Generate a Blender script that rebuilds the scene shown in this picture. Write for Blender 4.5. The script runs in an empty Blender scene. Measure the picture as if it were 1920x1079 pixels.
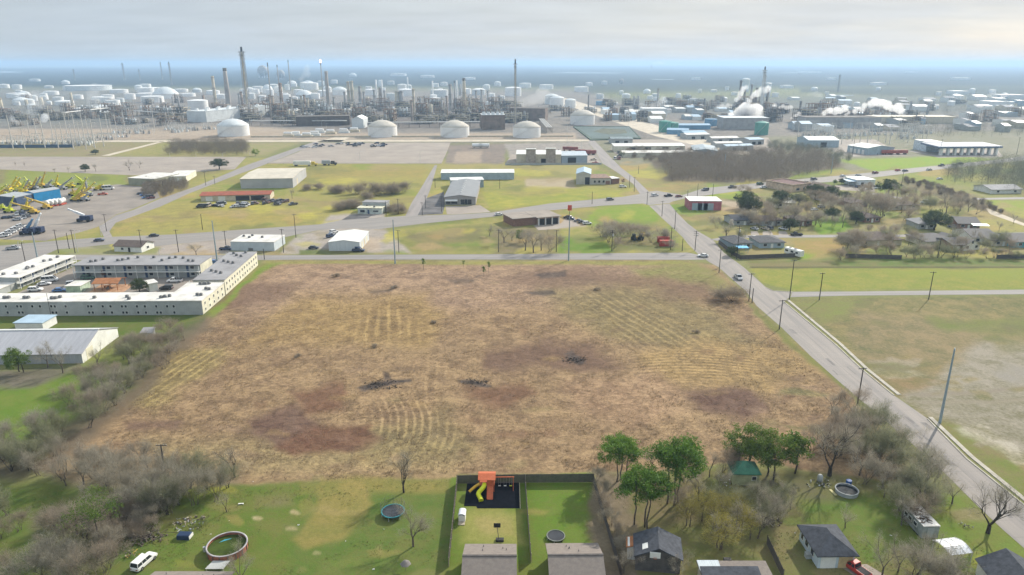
import bpy, math, random
import numpy as np
from mathutils import Vector, Matrix
from mathutils.geometry import tessellate_polygon
R = math.radians
SC = bpy.context.scene
COL = SC.collection
# ---------------------------------------------------------------- camera model: the photograph's own drone camera
F, CX, CY, H = 1330.0, 960.0, 539.5, 80.0
PITCH = math.atan((CY - 118.0) / F)
CP, SP = math.cos(PITCH), math.sin(PITCH)
SUN_EL, SUN_AZ = 31.0, 40.0            # azimuth clockwise from the view direction (+Y)

def ray(x, y):
    dx, dy = (x - CX) / F, -(y - CY) / F
    return Vector((dx, CP + dy * SP, -SP + dy * CP))

def at(x, y, z=0.0):
    """survey a point of the photograph onto the level z"""
    d = ray(x, y)
    t = (z - H) / d.z
    return Vector((d.x * t, d.y * t, z))

def scale_at(x, y):
    return F / ((0 - H) / ray(x, y).z)

def up_to(base, top):
    """point above/beside `base` (ground pixel) seen at pixel `top`, in the upright plane facing the camera"""
    b = at(*base); d = ray(*top); t = b.y / d.y
    return Vector((d.x * t, b.y, H + d.z * t))

def height(base, ytop):
    return up_to(base, (base[0], ytop)).z

# ---------------------------------------------------------------- materials
MATS = {}
def newmat(name):
    m = bpy.data.materials.new(name); m.use_nodes = True
    return m, m.node_tree.nodes, m.node_tree.links, m.node_tree.nodes['Principled BSDF']

def mat(name, col, rough=0.75, var=0.18, scale=0.6, metal=0.0, spec=0.3, second=None, stretch=None, world=False, bump=0.0, detail=5):
    if name in MATS: return MATS[name]
    m, N, L, P = newmat(name)
    P.inputs['Roughness'].default_value = rough
    P.inputs['Metallic'].default_value = metal
    P.inputs['Specular IOR Level'].default_value = spec
    c = col
    tc = N.new('ShaderNodeTexCoord'); geo = N.new('ShaderNodeNewGeometry')
    mp = N.new('ShaderNodeMapping'); L.new(geo.outputs['Position'] if world else tc.outputs['Object'], mp.inputs['Vector'])
    if stretch: mp.inputs['Scale'].default_value = stretch
    n = N.new('ShaderNodeTexNoise'); n.inputs['Scale'].default_value = scale; n.inputs['Detail'].default_value = detail
    n.inputs['Roughness'].default_value = 0.65
    L.new(mp.outputs[0], n.inputs['Vector'])
    mx = N.new('ShaderNodeMix'); mx.data_type = 'RGBA'
    c2 = second or tuple(v * (1 - 2 * var) for v in c)
    c1 = tuple(min(1, v * (1 + (var if not second else 0))) for v in c)
    mx.inputs['A'].default_value = (*c1, 1); mx.inputs['B'].default_value = (*c2, 1)
    mr = N.new('ShaderNodeMapRange'); mr.inputs['From Min'].default_value = .36; mr.inputs['From Max'].default_value = .68
    L.new(n.outputs['Fac'], mr.inputs['Value']); L.new(mr.outputs[0], mx.inputs['Factor'])
    L.new(mx.outputs['Result'], P.inputs['Base Color'])
    if bump:
        b = N.new('ShaderNodeBump'); b.inputs['Strength'].default_value = bump; b.inputs['Distance'].default_value = 0.1
        L.new(n.outputs['Fac'], b.inputs['Height']); L.new(b.outputs[0], P.inputs['Normal'])
    MATS[name] = m
    return m

def paint_mat():
    """vehicle paint: the colour is the object's own colour"""
    if 'paint' in MATS: return MATS['paint']
    m, N, L, P = newmat('vehicle_paint')
    oi = N.new('ShaderNodeObjectInfo'); L.new(oi.outputs['Color'], P.inputs['Base Color'])
    P.inputs['Roughness'].default_value = .3; P.inputs['Coat Weight'].default_value = .4
    MATS['paint'] = m; return m

def tint_mat(name, rough=.7, var=.25, scale=.5, stretch=None):
    """like mat() but the base colour is the object's own colour"""
    if name in MATS: return MATS[name]
    m, N, L, P = newmat(name)
    oi = N.new('ShaderNodeObjectInfo'); tc = N.new('ShaderNodeTexCoord')
    mp = N.new('ShaderNodeMapping'); L.new(tc.outputs['Object'], mp.inputs['Vector'])
    if stretch: mp.inputs['Scale'].default_value = stretch
    n = N.new('ShaderNodeTexNoise'); n.inputs['Scale'].default_value = scale; n.inputs['Detail'].default_value = 6
    L.new(mp.outputs[0], n.inputs['Vector'])
    mr = N.new('ShaderNodeMapRange'); mr.inputs['From Min'].default_value = .3; mr.inputs['From Max'].default_value = .7
    mr.inputs['To Min'].default_value = 1 + var * .4; mr.inputs['To Max'].default_value = 1 - var
    L.new(n.outputs['Fac'], mr.inputs['Value'])
    mx = N.new('ShaderNodeVectorMath'); mx.operation = 'SCALE'
    L.new(oi.outputs['Color'], mx.inputs[0]); L.new(mr.outputs[0], mx.inputs['Scale'])
    L.new(mx.outputs[0], P.inputs['Base Color'])
    P.inputs['Roughness'].default_value = rough; P.inputs['Specular IOR Level'].default_value = .3
    MATS[name] = m; return m

def leaf_mat(name, c1, c2, trans=.35, rough=.6):
    if name in MATS: return MATS[name]
    m, N, L, P = newmat(name)
    geo = N.new('ShaderNodeNewGeometry'); tc = N.new('ShaderNodeTexCoord'); oi = N.new('ShaderNodeObjectInfo')
    n = N.new('ShaderNodeTexNoise'); n.inputs['Scale'].default_value = .55; n.inputs['Detail'].default_value = 3
    L.new(tc.outputs['Object'], n.inputs['Vector'])
    a = N.new('ShaderNodeMath'); a.operation = 'MULTIPLY_ADD'; a.inputs[1].default_value = .45
    L.new(geo.outputs['Random Per Island'], a.inputs[0])
    b = N.new('ShaderNodeMath'); b.operation = 'MULTIPLY_ADD'; b.inputs[1].default_value = .9; b.inputs[2].default_value = -.25
    L.new(n.outputs['Fac'], b.inputs[0]); L.new(b.outputs[0], a.inputs[2])
    c = N.new('ShaderNodeMath'); c.operation = 'MULTIPLY_ADD'; c.inputs[1].default_value = .35; c.inputs[2].default_value = -.17
    L.new(oi.outputs['Random'], c.inputs[0])
    s = N.new('ShaderNodeMath'); s.operation = 'ADD'; s.use_clamp = True
    L.new(a.outputs[0], s.inputs[0]); L.new(c.outputs[0], s.inputs[1])
    mx = N.new('ShaderNodeMix'); mx.data_type = 'RGBA'
    mx.inputs['A'].default_value = (*c1, 1); mx.inputs['B'].default_value = (*c2, 1)
    L.new(s.outputs[0], mx.inputs['Factor']); L.new(mx.outputs['Result'], P.inputs['Base Color'])
    P.inputs['Roughness'].default_value = rough; P.inputs['Specular IOR Level'].default_value = .2
    if trans:
        t = N.new('ShaderNodeBsdfTranslucent'); L.new(mx.outputs['Result'], t.inputs['Color'])
        ms = N.new('ShaderNodeMixShader'); ms.inputs[0].default_value = trans
        L.new(P.outputs[0], ms.inputs[1]); L.new(t.outputs[0], ms.inputs[2])
        L.new(ms.outputs[0], N['Material Output'].inputs['Surface'])
    MATS[name] = m; return m

# ---------------------------------------------------------------- mesh collector
class MB:
    def __init__(s): s.v = []; s.f = []; s.m = []; s.smooth = []
    def add(s, vs, fs, mi=0, sm=False):
        o = len(s.v); s.v += [tuple(v) for v in vs]
        for f in fs: s.f.append(tuple(i + o for i in f)); s.m.append(mi); s.smooth.append(sm)
        return s
    def box(s, x0, y0, z0, x1, y1, z1, mi=0):
        return s.add([(x0,y0,z0),(x1,y0,z0),(x1,y1,z0),(x0,y1,z0),(x0,y0,z1),(x1,y0,z1),(x1,y1,z1),(x0,y1,z1)],
                     [(0,3,2,1),(4,5,6,7),(0,1,5,4),(1,2,6,5),(2,3,7,6),(3,0,4,7)], mi)
    def bar(s, p, q, w, h=None, mi=0):
        p, q = Vector(p), Vector(q); h = h or w; d = (q - p).normalized()
        u = d.cross(Vector((0, 0, 1)))
        u = u.normalized() if u.length > 1e-4 else Vector((1, 0, 0)); t = u.cross(d).normalized()
        vs = [c + a * u * w / 2 + b * t * h / 2 for c in (p, q) for a, b in ((-1,-1),(1,-1),(1,1),(-1,1))]
        return s.add(vs, [(0,1,2,3),(7,6,5,4),(0,4,5,1),(1,5,6,2),(2,6,7,3),(3,7,4,0)], mi)
    def tube(s, p, q, r0, r1=None, n=8, mi=0, cap=True, sm=True):
        p, q = Vector(p), Vector(q); r1 = r0 if r1 is None else r1; d = (q - p)
        if d.length < 1e-6: return s
        d.normalize(); u = d.orthogonal().normalized(); w = d.cross(u)
        vs = []
        for c, r in ((p, r0), (q, r1)):
            for i in range(n):
                a = 2 * math.pi * i / n; vs.append(c + (u * math.cos(a) + w * math.sin(a)) * r)
        fs = [(i, (i + 1) % n, n + (i + 1) % n, n + i) for i in range(n)]
        s.add(vs, fs, mi, sm)
        if cap: s.add(vs[n:], [tuple(range(n))], mi); s.add(vs[:n], [tuple(reversed(range(n)))], mi)
        return s
    def lathe(s, prof, n=24, mi=0, c=(0, 0), sm=True):
        """prof: list of (radius, z) bottom to top"""
        vs = []
        for r, z in prof:
            for i in range(n):
                a = 2 * math.pi * i / n; vs.append((c[0] + r * math.cos(a), c[1] + r * math.sin(a), z))
        fs = []
        for k in range(len(prof) - 1):
            for i in range(n):
                j = (i + 1) % n; fs.append((k*n+i, k*n+j, (k+1)*n+j, (k+1)*n+i))
        return s.add(vs, fs, mi, sm)
    def prism(s, poly, z0, z1, mi=0):
        n = len(poly)
        vs = [(p[0], p[1], z0) for p in poly] + [(p[0], p[1], z1) for p in poly]
        return s.add(vs, [tuple(range(n, 2*n)), tuple(reversed(range(n)))] + [(i, (i+1) % n, n + (i+1) % n, n + i) for i in range(n)], mi)
    def yprism(s, prof, y0, y1, mi=0):
        """prof in (x, z), extruded along y"""
        n = len(prof)
        vs = [(p[0], y0, p[1]) for p in prof] + [(p[0], y1, p[1]) for p in prof]
        return s.add(vs, [tuple(range(n)), tuple(reversed(range(n, 2*n)))] + [(i, n + i, n + (i+1) % n, (i+1) % n) for i in range(n)], mi)
    def xprism(s, prof, x0, x1, mi=0):
        n = len(prof)
        vs = [(x0, p[0], p[1]) for p in prof] + [(x1, p[0], p[1]) for p in prof]
        return s.add(vs, [tuple(range(n)), tuple(reversed(range(n, 2*n)))] + [(i, n + i, n + (i+1) % n, (i+1) % n) for i in range(n)], mi)
    def slab(s, quad, t, mi=0):
        """a quad thickened downwards by t"""
        q = [Vector(p) for p in quad]; n = (q[1]-q[0]).cross(q[-1]-q[0]).normalized()
        if n.z < 0: q.reverse(); n = -n
        k = len(q); vs = q + [p - n * t for p in q]
        return s.add(vs, [tuple(range(k)), tuple(reversed(range(k, 2*k)))] + [(i, k+i, k+(i+1) % k, (i+1) % k) for i in range(k)], mi)
    def mesh(s, name, mats):
        me = bpy.data.meshes.new(name)
        me.from_pydata(s.v, [], s.f)
        for m in (mats if isinstance(mats, (list, tuple)) else [mats]): me.materials.append(m)
        me.polygons.foreach_set('material_index', s.m); me.polygons.foreach_set('use_smooth', s.smooth)
        me.update(); return me

def link(name, data, parent=None, loc=None, rz=None, color=None):
    o = bpy.data.objects.new(name, data); COL.objects.link(o)
    if parent: o.parent = parent
    if loc is not None: o.location = loc
    if rz is not None: o.rotation_euler = (0, 0, rz)
    if color: o.color = (*color, 1)
    return o
def part(name, mb, mats, parent, label=None, color=None):
    o = link(name, mb.mesh(name, mats) if isinstance(mb, MB) else mb, parent, color=color)
    if label: o['label'] = label
    return o
def tag(o, label, cat, group=None):
    o['label'] = label; o['category'] = cat
    if group: o['group'] = group
    return o
def thing(name, label, cat, loc=(0, 0, 0), rz=0, group=None):
    return tag(link(name, None, None, loc, rz), label, cat, group)
def solo(name, mb, mats, label, cat, loc=(0, 0, 0), rz=0, group=None, color=None):
    return tag(link(name, mb.mesh(name, mats) if isinstance(mb, MB) else mb, None, loc, rz, color), label, cat, group)
def structure(name, mb, mats):
    o = link(name, mb.mesh(name, mats)); o['kind'] = 'structure'; return o
def copy_tree(o, parent=None):
    c = o.copy(); COL.objects.link(c); c.parent = parent
    for ch in o.children: copy_tree(ch, c)
    return c
_U = 'first second third fourth fifth sixth seventh eighth ninth tenth eleventh twelfth thirteenth fourteenth fifteenth sixteenth seventeenth eighteenth nineteenth twentieth'.split()
def ordw(i):
    if i < 20: return _U[i]
    if i >= 99: return 'hundred and ' + ordw(i - 99)
    t = ['twenty', 'thirty', 'forty', 'fifty', 'sixty', 'seventy', 'eighty', 'ninety'][(i + 1) // 10 - 2]
    k = (i + 1) % 10
    return (t[:-1] + 'ieth') if k == 0 else t + '-' + _U[k - 1]
def number(objs, fmt, key=None):
    """labels that count along a row from a landmark"""
    for i, o in enumerate(sorted(objs, key=key) if key else objs): o['label'] = fmt.format(ordw(i))

def sheet(name, polys, z, m, kind='structure', skirt=0.0):
    """flat sheet(s) from photo-surveyed outlines"""
    mb = MB()
    for poly in polys:
        ps = [at(x, y, z) for x, y in poly]
        tris = tessellate_polygon([[Vector((p.x, p.y, 0)) for p in ps]])
        fs = []
        for t in tris:
            a, b, c = (ps[i] for i in t)
            fs.append(tuple(t) if (b - a).cross(c - a).z > 0 else tuple(reversed(t)))
        mb.add(ps, fs)
        if skirt:
            n = len(ps); mb.add(ps + [p - Vector((0, 0, skirt)) for p in ps], [(i, (i+1) % n, n + (i+1) % n, n + i) for i in range(n)])
    o = link(name, mb.mesh(name, m)); o['kind'] = kind
    return o
# ---------------------------------------------------------------- ground: one sheet, zone colours surveyed per vertex
def sdf(px, py, poly):
    """signed distance (pixels of the survey) to a polygon, negative inside"""
    n = len(poly); d = np.full(px.shape, 1e18); ins = np.zeros(px.shape, bool)
    for i in range(n):
        x0, y0 = poly[i]; x1, y1 = poly[(i + 1) % n]
        ex, ey = x1 - x0, y1 - y0
        wx, wy = px - x0, py - y0
        t = np.clip((wx * ex + wy * ey) / max(ex * ex + ey * ey, 1e-9), 0, 1)
        d = np.minimum(d, (wx - t * ex) ** 2 + (wy - t * ey) ** 2)
        c = ((y0 <= py) & (y1 > py)) | ((y1 <= py) & (y0 > py))
        if abs(ey) > 1e-9: ins ^= c & (px < x0 + (py - y0) * ex / ey)
    d = np.sqrt(d); d[ins] *= -1
    return d

_rs = np.random.RandomState(5)
def vnoise(x, y, sc, octs=4, seed=0):
    """value noise on world coordinates"""
    rs = np.random.RandomState(seed); out = np.zeros(x.shape); amp = 1; tot = 0
    for o in range(octs):
        tab = rs.rand(256, 256); u, v = x / sc + 37.1 * o, y / sc + 11.7 * o
        iu, iv = np.floor(u).astype(int), np.floor(v).astype(int); fu, fv = u - iu, v - iv
        fu = fu * fu * (3 - 2 * fu); fv = fv * fv * (3 - 2 * fv)
        g = lambda a, b: tab[a % 256, b % 256]
        out += amp * ((g(iu, iv) * (1-fu) + g(iu+1, iv) * fu) * (1-fv) + (g(iu, iv+1) * (1-fu) + g(iu+1, iv+1) * fu) * fv)
        tot += amp; amp *= .55; sc /= 2.1
    return out / tot

GRN = ((.085,.125,.022), (.125,.13,.04)); GRNB = ((.10,.165,.022), (.145,.175,.038)); GRND = ((.045,.08,.018), (.075,.085,.03))
YEL = ((.33,.285,.08), (.22,.195,.065)); YGR = ((.21,.215,.055), (.31,.26,.095)); TANG = ((.235,.19,.085), (.12,.125,.05))
STRAW = ((.312,.215,.118), (.178,.118,.070)); PINK = ((.335,.23,.148), (.20,.134,.092)); PUR = ((.092,.052,.040), (.165,.105,.075)); GOLD = ((.325,.225,.095), (.21,.14,.066))
RED = ((.110,.052,.034), (.175,.10,.062)); SOIL = ((.045,.038,.036), (.11,.085,.07)); OLV = ((.23,.185,.08), (.15,.125,.065))
DIRT = ((.42,.335,.25), (.33,.26,.19)); PALE = ((.285,.255,.205), (.165,.15,.09)); CONC = ((.40,.36,.315), (.33,.30,.265)); GRAV = ((.30,.265,.235), (.21,.19,.17))
FAR = ((.018,.028,.030), (.045,.055,.05)); WOOD = ((.10,.082,.06), (.15,.12,.08)); REF = ((.255,.225,.19), (.13,.12,.11)); DARK = ((.055,.05,.045), (.09,.08,.065))
# (outline, colours, softness px, strength)
ZONES = [
 ([(-500,165),(2400,165),(2400,118),(-500,118)], FAR, 8, 1),
 ([(-500,168),(1100,168),(1160,190),(2400,205),(2400,268),(-500,268)], REF, 8, 1),
 ([(1150,185),(2400,165),(2400,215),(1200,215)], ((.085,.095,.085),(.17,.165,.14)), 10, .85),
 ([(1500,166),(2400,160),(2400,176),(1700,180),(1500,174)], FAR, 4, .8),
 ([(1640,190),(2400,184),(2400,198),(1700,200)], ((.05,.06,.05),(.1,.1,.08)), 4, .8),
 ([(1080,160),(1420,160),(1400,172),(1100,176)], FAR, 5, .7),
 ([(-500,168),(250,172),(240,235),(-500,240)], ((.20,.20,.17),(.12,.12,.11)), 8, .7),
 ([(360,190),(955,195),(1010,235),(940,242),(640,240),(440,232),(360,228)], ((.17,.145,.125),(.09,.08,.075)), 6, .9),
 ([(-500,240),(250,243),(440,235),(640,250),(1080,250),(1080,262),(-500,264)], DIRT, 3, .8),
 ([(-500,266),(300,266),(560,268),(460,296),(-500,294)], ((.22,.21,.09),(.26,.20,.13)), 4, 1),
 ([(205,291),(300,268),(470,268),(465,294),(250,293)], YGR, 5, .8),
 ([(455,270),(560,268),(500,292),(462,296)], ((.24,.24,.08),(.3,.24,.14)), 4, .8),
 # middle belt
 ([(-500,296),(470,296),(840,308),(1110,308),(1180,355),(900,398),(440,440),(-500,470)], YGR, 3, 1),
 ([(-500,318),(420,318),(330,345),(-500,352)], TANG, 6, .9),
 ([(20,320),(240,322),(235,345),(150,355),(0,350)], ((.17,.22,.035),(.24,.25,.06)), 8, .9),
 ([(560,310),(815,312),(770,400),(640,410),(560,360)], YEL, 8, .7),
 ([(580,318),(800,316),(790,332),(590,334)], ((.33,.22,.085),(.25,.22,.06)), 6, .55),
 ([(590,355),(770,350),(760,380),(640,398),(560,396)], YGR, 8, .6),
 ([(240,400),(330,380),(560,392),(640,395),(600,418),(330,432),(205,442)], YEL, 7, .9),
 ([(350,396),(460,402),(560,410),(420,420)], ((.33,.23,.07),(.27,.23,.06)), 10, .6),
 ([(830,300),(1120,308),(1170,350),(1080,330),(880,330),(820,315)], ((.31,.255,.10),(.25,.235,.08)), 5, .9),
 ([(985,335),(1075,333),(1080,353),(985,352)], DIRT, 3, .75),
 ([(905,360),(1190,350),(1198,366),(1040,382),(918,394)], ((.30,.28,.06),(.22,.235,.05)), 4, 1),
 ([(840,272),(950,270),(945,308),(835,307)], ((.25,.20,.16),(.17,.145,.125)), 3, 1),
 ([(855,285),(905,283),(900,305),(850,305)], DIRT, 3, .6),
 ([(945,270),(1105,266),(1130,306),(960,308)], ((.33,.29,.25),(.22,.2,.18)), 3, 1),
 # behind the side street
 ([(700,437),(920,407),(1240,382),(1250,400),(1310,475),(700,478)], YGR, 3, 1),
 ([(730,440),(935,418),(940,470),(730,474)], ((.15,.16,.05),(.22,.21,.07)), 10, .8),
 ([(760,440),(900,428),(920,452),(780,456)], ((.15,.115,.075),(.19,.17,.07)), 12, .8),
 ([(930,425),(1050,428),(1045,476),(930,476)], ((.19,.145,.10),(.12,.11,.05)), 8, .8),
 ([(1060,395),(1225,383),(1240,410),(1220,420),(1120,425),(1080,415)], ((.165,.24,.03),(.22,.25,.05)), 6, 1),
 ([(1050,442),(1128,442),(1150,474),(1050,474)], ((.095,.185,.02),(.15,.2,.04)), 5, 1),
 ([(1120,410),(1235,420),(1285,466),(1150,474)], ((.14,.12,.07),(.12,.15,.04)), 10, .85),
 ([(1040,412),(1085,408),(1100,425),(1020,430)], DIRT, 3, .9),
 ([(560,440),(640,422),(720,428),(770,475),(520,476)], ((.36,.315,.27),(.27,.24,.21)), 3, 1),
 ([(560,467),(685,469),(690,477),(560,478)], GRN, 3, .9),
 ([(620,405),(720,398),(720,420),(600,424)], ((.36,.315,.27),(.30,.26,.23)), 3, 1),
 ([(675,440),(720,445),(710,472),(675,475)], DIRT, 5, .7),
 ([(100,465),(440,446),(530,446),(520,478),(130,480)], ((.36,.31,.26),(.29,.25,.22)), 4, 1),
 ([(100,466),(300,462),(290,477),(110,480)], ((.16,.2,.04),(.24,.22,.07)), 4, .8),
 ([(430,470),(530,468),(525,477),(430,478)], GRN, 3, .9),
 ([(-500,470),(60,470),(40,484),(-500,486)], GRN, 3, .9),
 # right-hand districts
 ([(1105,266),(2400,230),(2400,300),(1880,296),(1320,350),(1200,340)], ((.24,.22,.16),(.17,.17,.1)), 4, 1),
 ([(1150,310),(1240,310),(1360,345),(1215,358),(1180,330)], ((.24,.25,.06),(.27,.22,.10)), 4, .9),
 ([(1215,300),(1300,290),(1570,300),(1590,322),(1430,345),(1245,340)], WOOD, 6, 1),
 ([(1575,300),(1810,292),(1865,300),(1640,322)], ((.19,.29,.03),(.24,.28,.05)), 3, 1),
 ([(1500,326),(1580,316),(1600,324),(1470,338)], ((.19,.27,.03),(.24,.26,.05)), 3, .9),
 ([(1690,325),(1770,320),(1840,355),(1820,372),(1700,345)], ((.24,.25,.06),(.19,.22,.05)), 4, 1),
 ([(1260,378),(1460,350),(1600,340),(1700,340),(2400,400),(2400,500),(1420,500),(1330,450)], ((.19,.20,.06),(.25,.215,.09)), 5, 1),
 ([(1800,376),(2400,372),(2400,420),(1900,415)], ((.20,.27,.035),(.25,.25,.06)), 4, 1),
 ([(1830,390),(2400,420),(2400,436),(1800,432)], YEL, 6, .7),
 ([(1640,345),(1700,338),(1730,360),(1650,362)], ((.19,.28,.03),(.24,.27,.05)), 5, .9),
 ([(1690,336),(1830,368),(1900,405),(2000,430),(1990,438),(1880,408),(1760,372),(1680,344)], ((.15,.115,.075),(.19,.155,.08)), 3, .85),
 ([(1325,345),(1420,362),(1415,374),(1330,372)], ((.17,.25,.03),(.23,.25,.05)), 3, .9),
 ([(1340,374),(1385,378),(1400,398),(1352,396)], DIRT, 3, .9),
 ([(1290,398),(1400,398),(1380,440),(1300,430)], ((.25,.225,.075),(.3,.24,.11)), 4, .8),
 ([(1515,412),(1585,408),(1600,432),(1540,440)], ((.125,.225,.02),(.16,.23,.03)), 4, 1),
 ([(1480,450),(1570,446),(1590,480),(1505,484)], ((.30,.21,.085),(.25,.21,.06)), 5, 1),
 ([(1495,472),(1530,478),(1500,486)], ((.15,.26,.02),(.19,.24,.04)), 4, .9),
 ([(1400,486),(2400,484),(2400,500),(1410,500)], ((.105,.155,.035),(.17,.155,.06)), 4, 1),
 ([(1400,492),(1560,490),(1560,501),(1410,502)], ((.21,.16,.085),(.17,.15,.06)), 4, .8),
 ([(1405,503),(2400,502),(2400,543),(1490,545),(1430,530)], ((.255,.235,.055),(.18,.21,.04)), 2.5, 1),
 ([(1650,508),(2400,506),(2400,522),(1680,520)], ((.17,.24,.03),(.23,.24,.05)), 8, .7),
 ([(1405,500.5),(2400,499.5),(2400,503),(1410,503.5)], ((.055,.05,.03),(.1,.09,.04)), 1.2, .9),
 # big right field
 ([(1470,560),(2400,552),(2400,1000),(1920,940),(1740,785)], TANG, 3, 1),
 ([(1485,562),(1600,560),(1580,600),(1530,610)], ((.15,.19,.045),(.2,.18,.07)), 10, .8),
 ([(1600,585),(1800,600),(1860,640),(1760,700),(1700,735),(1640,690),(1580,640)], ((.24,.185,.10),(.13,.125,.06)), 14, .9),
 ([(1730,600),(2400,590),(2400,625),(1780,622)], ((.11,.16,.03),(.17,.16,.06)), 8, .8),
 ([(1760,690),(1840,640),(2400,620),(2400,860),(1900,850),(1790,790),(1690,745)], PALE, 14, .9),
 ([(1740,785),(1800,795),(1860,830),(1930,900),(2000,990),(1930,950)], ((.13,.165,.035),(.20,.165,.075)), 6, .9),
 ([(1660,700),(1760,720),(1690,745),(1640,715)], ((.24,.16,.085),(.17,.145,.06)), 8, .8),
 ([(1800,610),(1900,600),(1960,640),(1880,665),(1820,640)], ((.20,.17,.08),(.13,.14,.05)), 10, .6),
 ([(1690,742),(1740,735),(1830,735),(1930,722),(2400,700),(2400,712),(1930,730),(1830,742),(1740,745)], ((.20,.17,.13),(.27,.23,.17)), 2, .75),
 ([(1690,752),(1760,752),(1850,752),(1930,745),(2400,735),(2400,742),(1930,752),(1850,758),(1760,760)], ((.22,.19,.14),(.28,.24,.18)), 2, .6),
 ([(1860,690),(1900,680),(1960,700),(1900,720)], ((.24,.22,.19),(.3,.27,.22)), 8, .7),
 ([(1640,690),(1690,680),(1720,705),(1670,712)], ((.33,.31,.22),(.22,.2,.12)), 6, .6),
 ([(1790,800),(1840,795),(1900,830),(1930,870),(1900,870),(1850,835)], ((.44,.40,.32),(.2,.18,.1)), 5, .6),
 # the cleared lot
 ([(495,490),(1290,490),(1340,498),(1400,552),(1470,620),(1600,752),(1690,850),(1740,905),(1560,890),(1450,868),(1110,888),(860,886),(845,895),(600,908),(460,912),(370,890),(140,900),(60,880),(120,830),(240,740),(345,630),(432,552)], STRAW, 4, 1),
 ([(520,492),(1240,492),(1100,560),(900,590),(640,570),(450,600),(440,560)], PINK, 22, .9),
 ([(560,560),(800,550),(830,600),(800,660),(700,650),(520,640),(430,660)], GOLD, 22, .85),
 ([(1010,545),(1180,530),(1300,560),(1440,640),(1260,660),(1130,640)], OLV, 22, .7),
 ([(1300,640),(1540,640),(1560,690),(1420,740),(1240,720),(1200,670)], ((.35,.24,.10),(.24,.17,.08)), 22, .7),
 ([(240,740),(330,650),(420,650),(380,720),(270,770)], ((.30,.235,.09),(.20,.155,.068)), 14, .75),
 ([(280,830),(700,800),(900,830),(840,880),(560,895),(300,880)], ((.32,.25,.12),(.2,.155,.085)), 24, .7),
 ([(560,840),(850,760),(870,850),(700,870)], OLV, 24, .5),
 ([(1180,500),(1310,494),(1400,552),(1390,560),(1310,530),(1220,520)], ((.17,.18,.05),(.24,.205,.085)), 9, .85),
 ([(495,490.5),(1280,490.5),(1310,497),(500,495)], ((.24,.25,.05),(.2,.19,.06)), 2, .8),
 ([(1180,520),(1330,525),(1370,560),(1250,560)], PUR, 16, .55),
 ([(1000,505),(1180,510),(1200,530),(1040,540),(960,530)], PUR, 16, .6),
 ([(370,560),(470,530),(560,535),(540,560),(440,580),(380,585)], PUR, 14, .6),
 ([(900,658),(960,645),(1020,632),(1100,648),(1160,682),(1085,698),(1010,690),(955,702),(905,690)], PUR, 14, .8),
 ([(900,720),(980,715),(1000,740),(940,765),(880,745)], RED, 12, .8),
 ([(550,730),(640,715),(650,760),(580,770)], RED, 10, .85),
 ([(465,790),(560,755),(620,790),(590,830),(520,840),(470,815)], PUR, 10, .95),
 ([(515,835),(600,790),(690,795),(700,830),(640,850),(560,855)], RED, 10, .95),
 ([(1265,735),(1400,732),(1440,770),(1390,795),(1310,775)], PUR, 12, .95),
 ([(240,790),(330,785),(330,805),(250,812)], PUR, 8, .7),
 ([(700,650),(860,640),(880,665),(740,672)], ((.24,.165,.095),(.3,.21,.12)), 14, .5),
 ([(1000,515),(1060,508),(1064,520),(1020,525)], SOIL, 3, .75),
 ([(980,548),(1042,545),(1045,553),(1000,556)], SOIL, 2.5, .8),
 ([(835,525),(885,521),(890,530),(850,534)], SOIL, 4, .6),
 ([(690,548),(735,541),(740,545),(700,552)], SOIL, 3, .7),
 ([(668,726),(700,718),(770,712),(772,718),(720,728),(680,734)], SOIL, 2.5, .95),
 ([(715,695),(728,700),(735,712),(720,715)], SOIL, 2.5, .85),
 ([(862,714),(890,712),(925,722),(915,726),(870,720)], SOIL, 2, .95),
 ([(1058,662),(1072,656),(1094,678),(1086,686),(1066,676)], SOIL, 3, .85),
 ([(1050,720),(1240,700),(1290,770),(1200,800),(1080,780)], ((.36,.24,.145),(.22,.14,.085)), 20, .7),
 # far side verge, motel grass
 ([(380,592),(432,553),(492,494),(530,492),(505,500),(470,530),(420,575),(395,598)], ((.13,.20,.03),(.19,.2,.05)), 4, 1),
 ([(-500,590),(390,588),(360,625),(330,640),(-500,640)], GRN, 4, 1),
 ([(-500,490),(140,485),(100,520),(-500,560)], ((.30,.235,.19),(.36,.3,.24)), 4, .9),
 ([(150,640),(330,632),(300,660),(240,700),(180,705),(150,690)], ((.20,.225,.055),(.15,.17,.05)), 8, .9),
 ([(-500,690),(170,690),(230,720),(200,760),(60,830),(-500,840)], GRNB, 10, 1),
 ([(-500,685),(150,690),(60,720),(-500,735)], ((.16,.125,.11),(.1,.09,.07)), 10, .85),
 ([(330,620),(370,596),(395,600),(350,650),(250,760),(180,830),(60,900),(-500,960),(-500,850),(60,830),(200,755),(250,690)], WOOD, 14, .85),
 ([(130,860),(480,860),(460,915),(300,940),(100,905)], ((.19,.15,.095),(.24,.185,.11)), 12, .8),
 # front gardens
 ([(-500,912),(300,918),(470,914),(600,909),(850,893),(862,887),(850,1400),(-500,1400)], ((.085,.132,.026),(.135,.145,.042)), 6, 1),
 ([(330,925),(460,914),(600,912),(570,1000),(540,1079),(300,1079),(280,1000)], ((.092,.138,.022),(.135,.14,.038)), 12, .85),
 ([(610,905),(845,892),(840,920),(690,925),(650,1010),(580,1030),(560,1010),(600,960)], ((.235,.185,.06),(.17,.165,.045)), 9, .85),
 ([(60,960),(200,920),(260,960),(180,1079),(60,1079)], WOOD, 18, .6),
 ([(-500,900),(120,905),(130,960),(-500,975)], ((.07,.105,.022),(.11,.12,.03)), 12, .8),
 ([(485,935),(560,932),(560,950),(490,955)], ((.2,.15,.09),(.16,.15,.05)), 10, .6),
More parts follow.
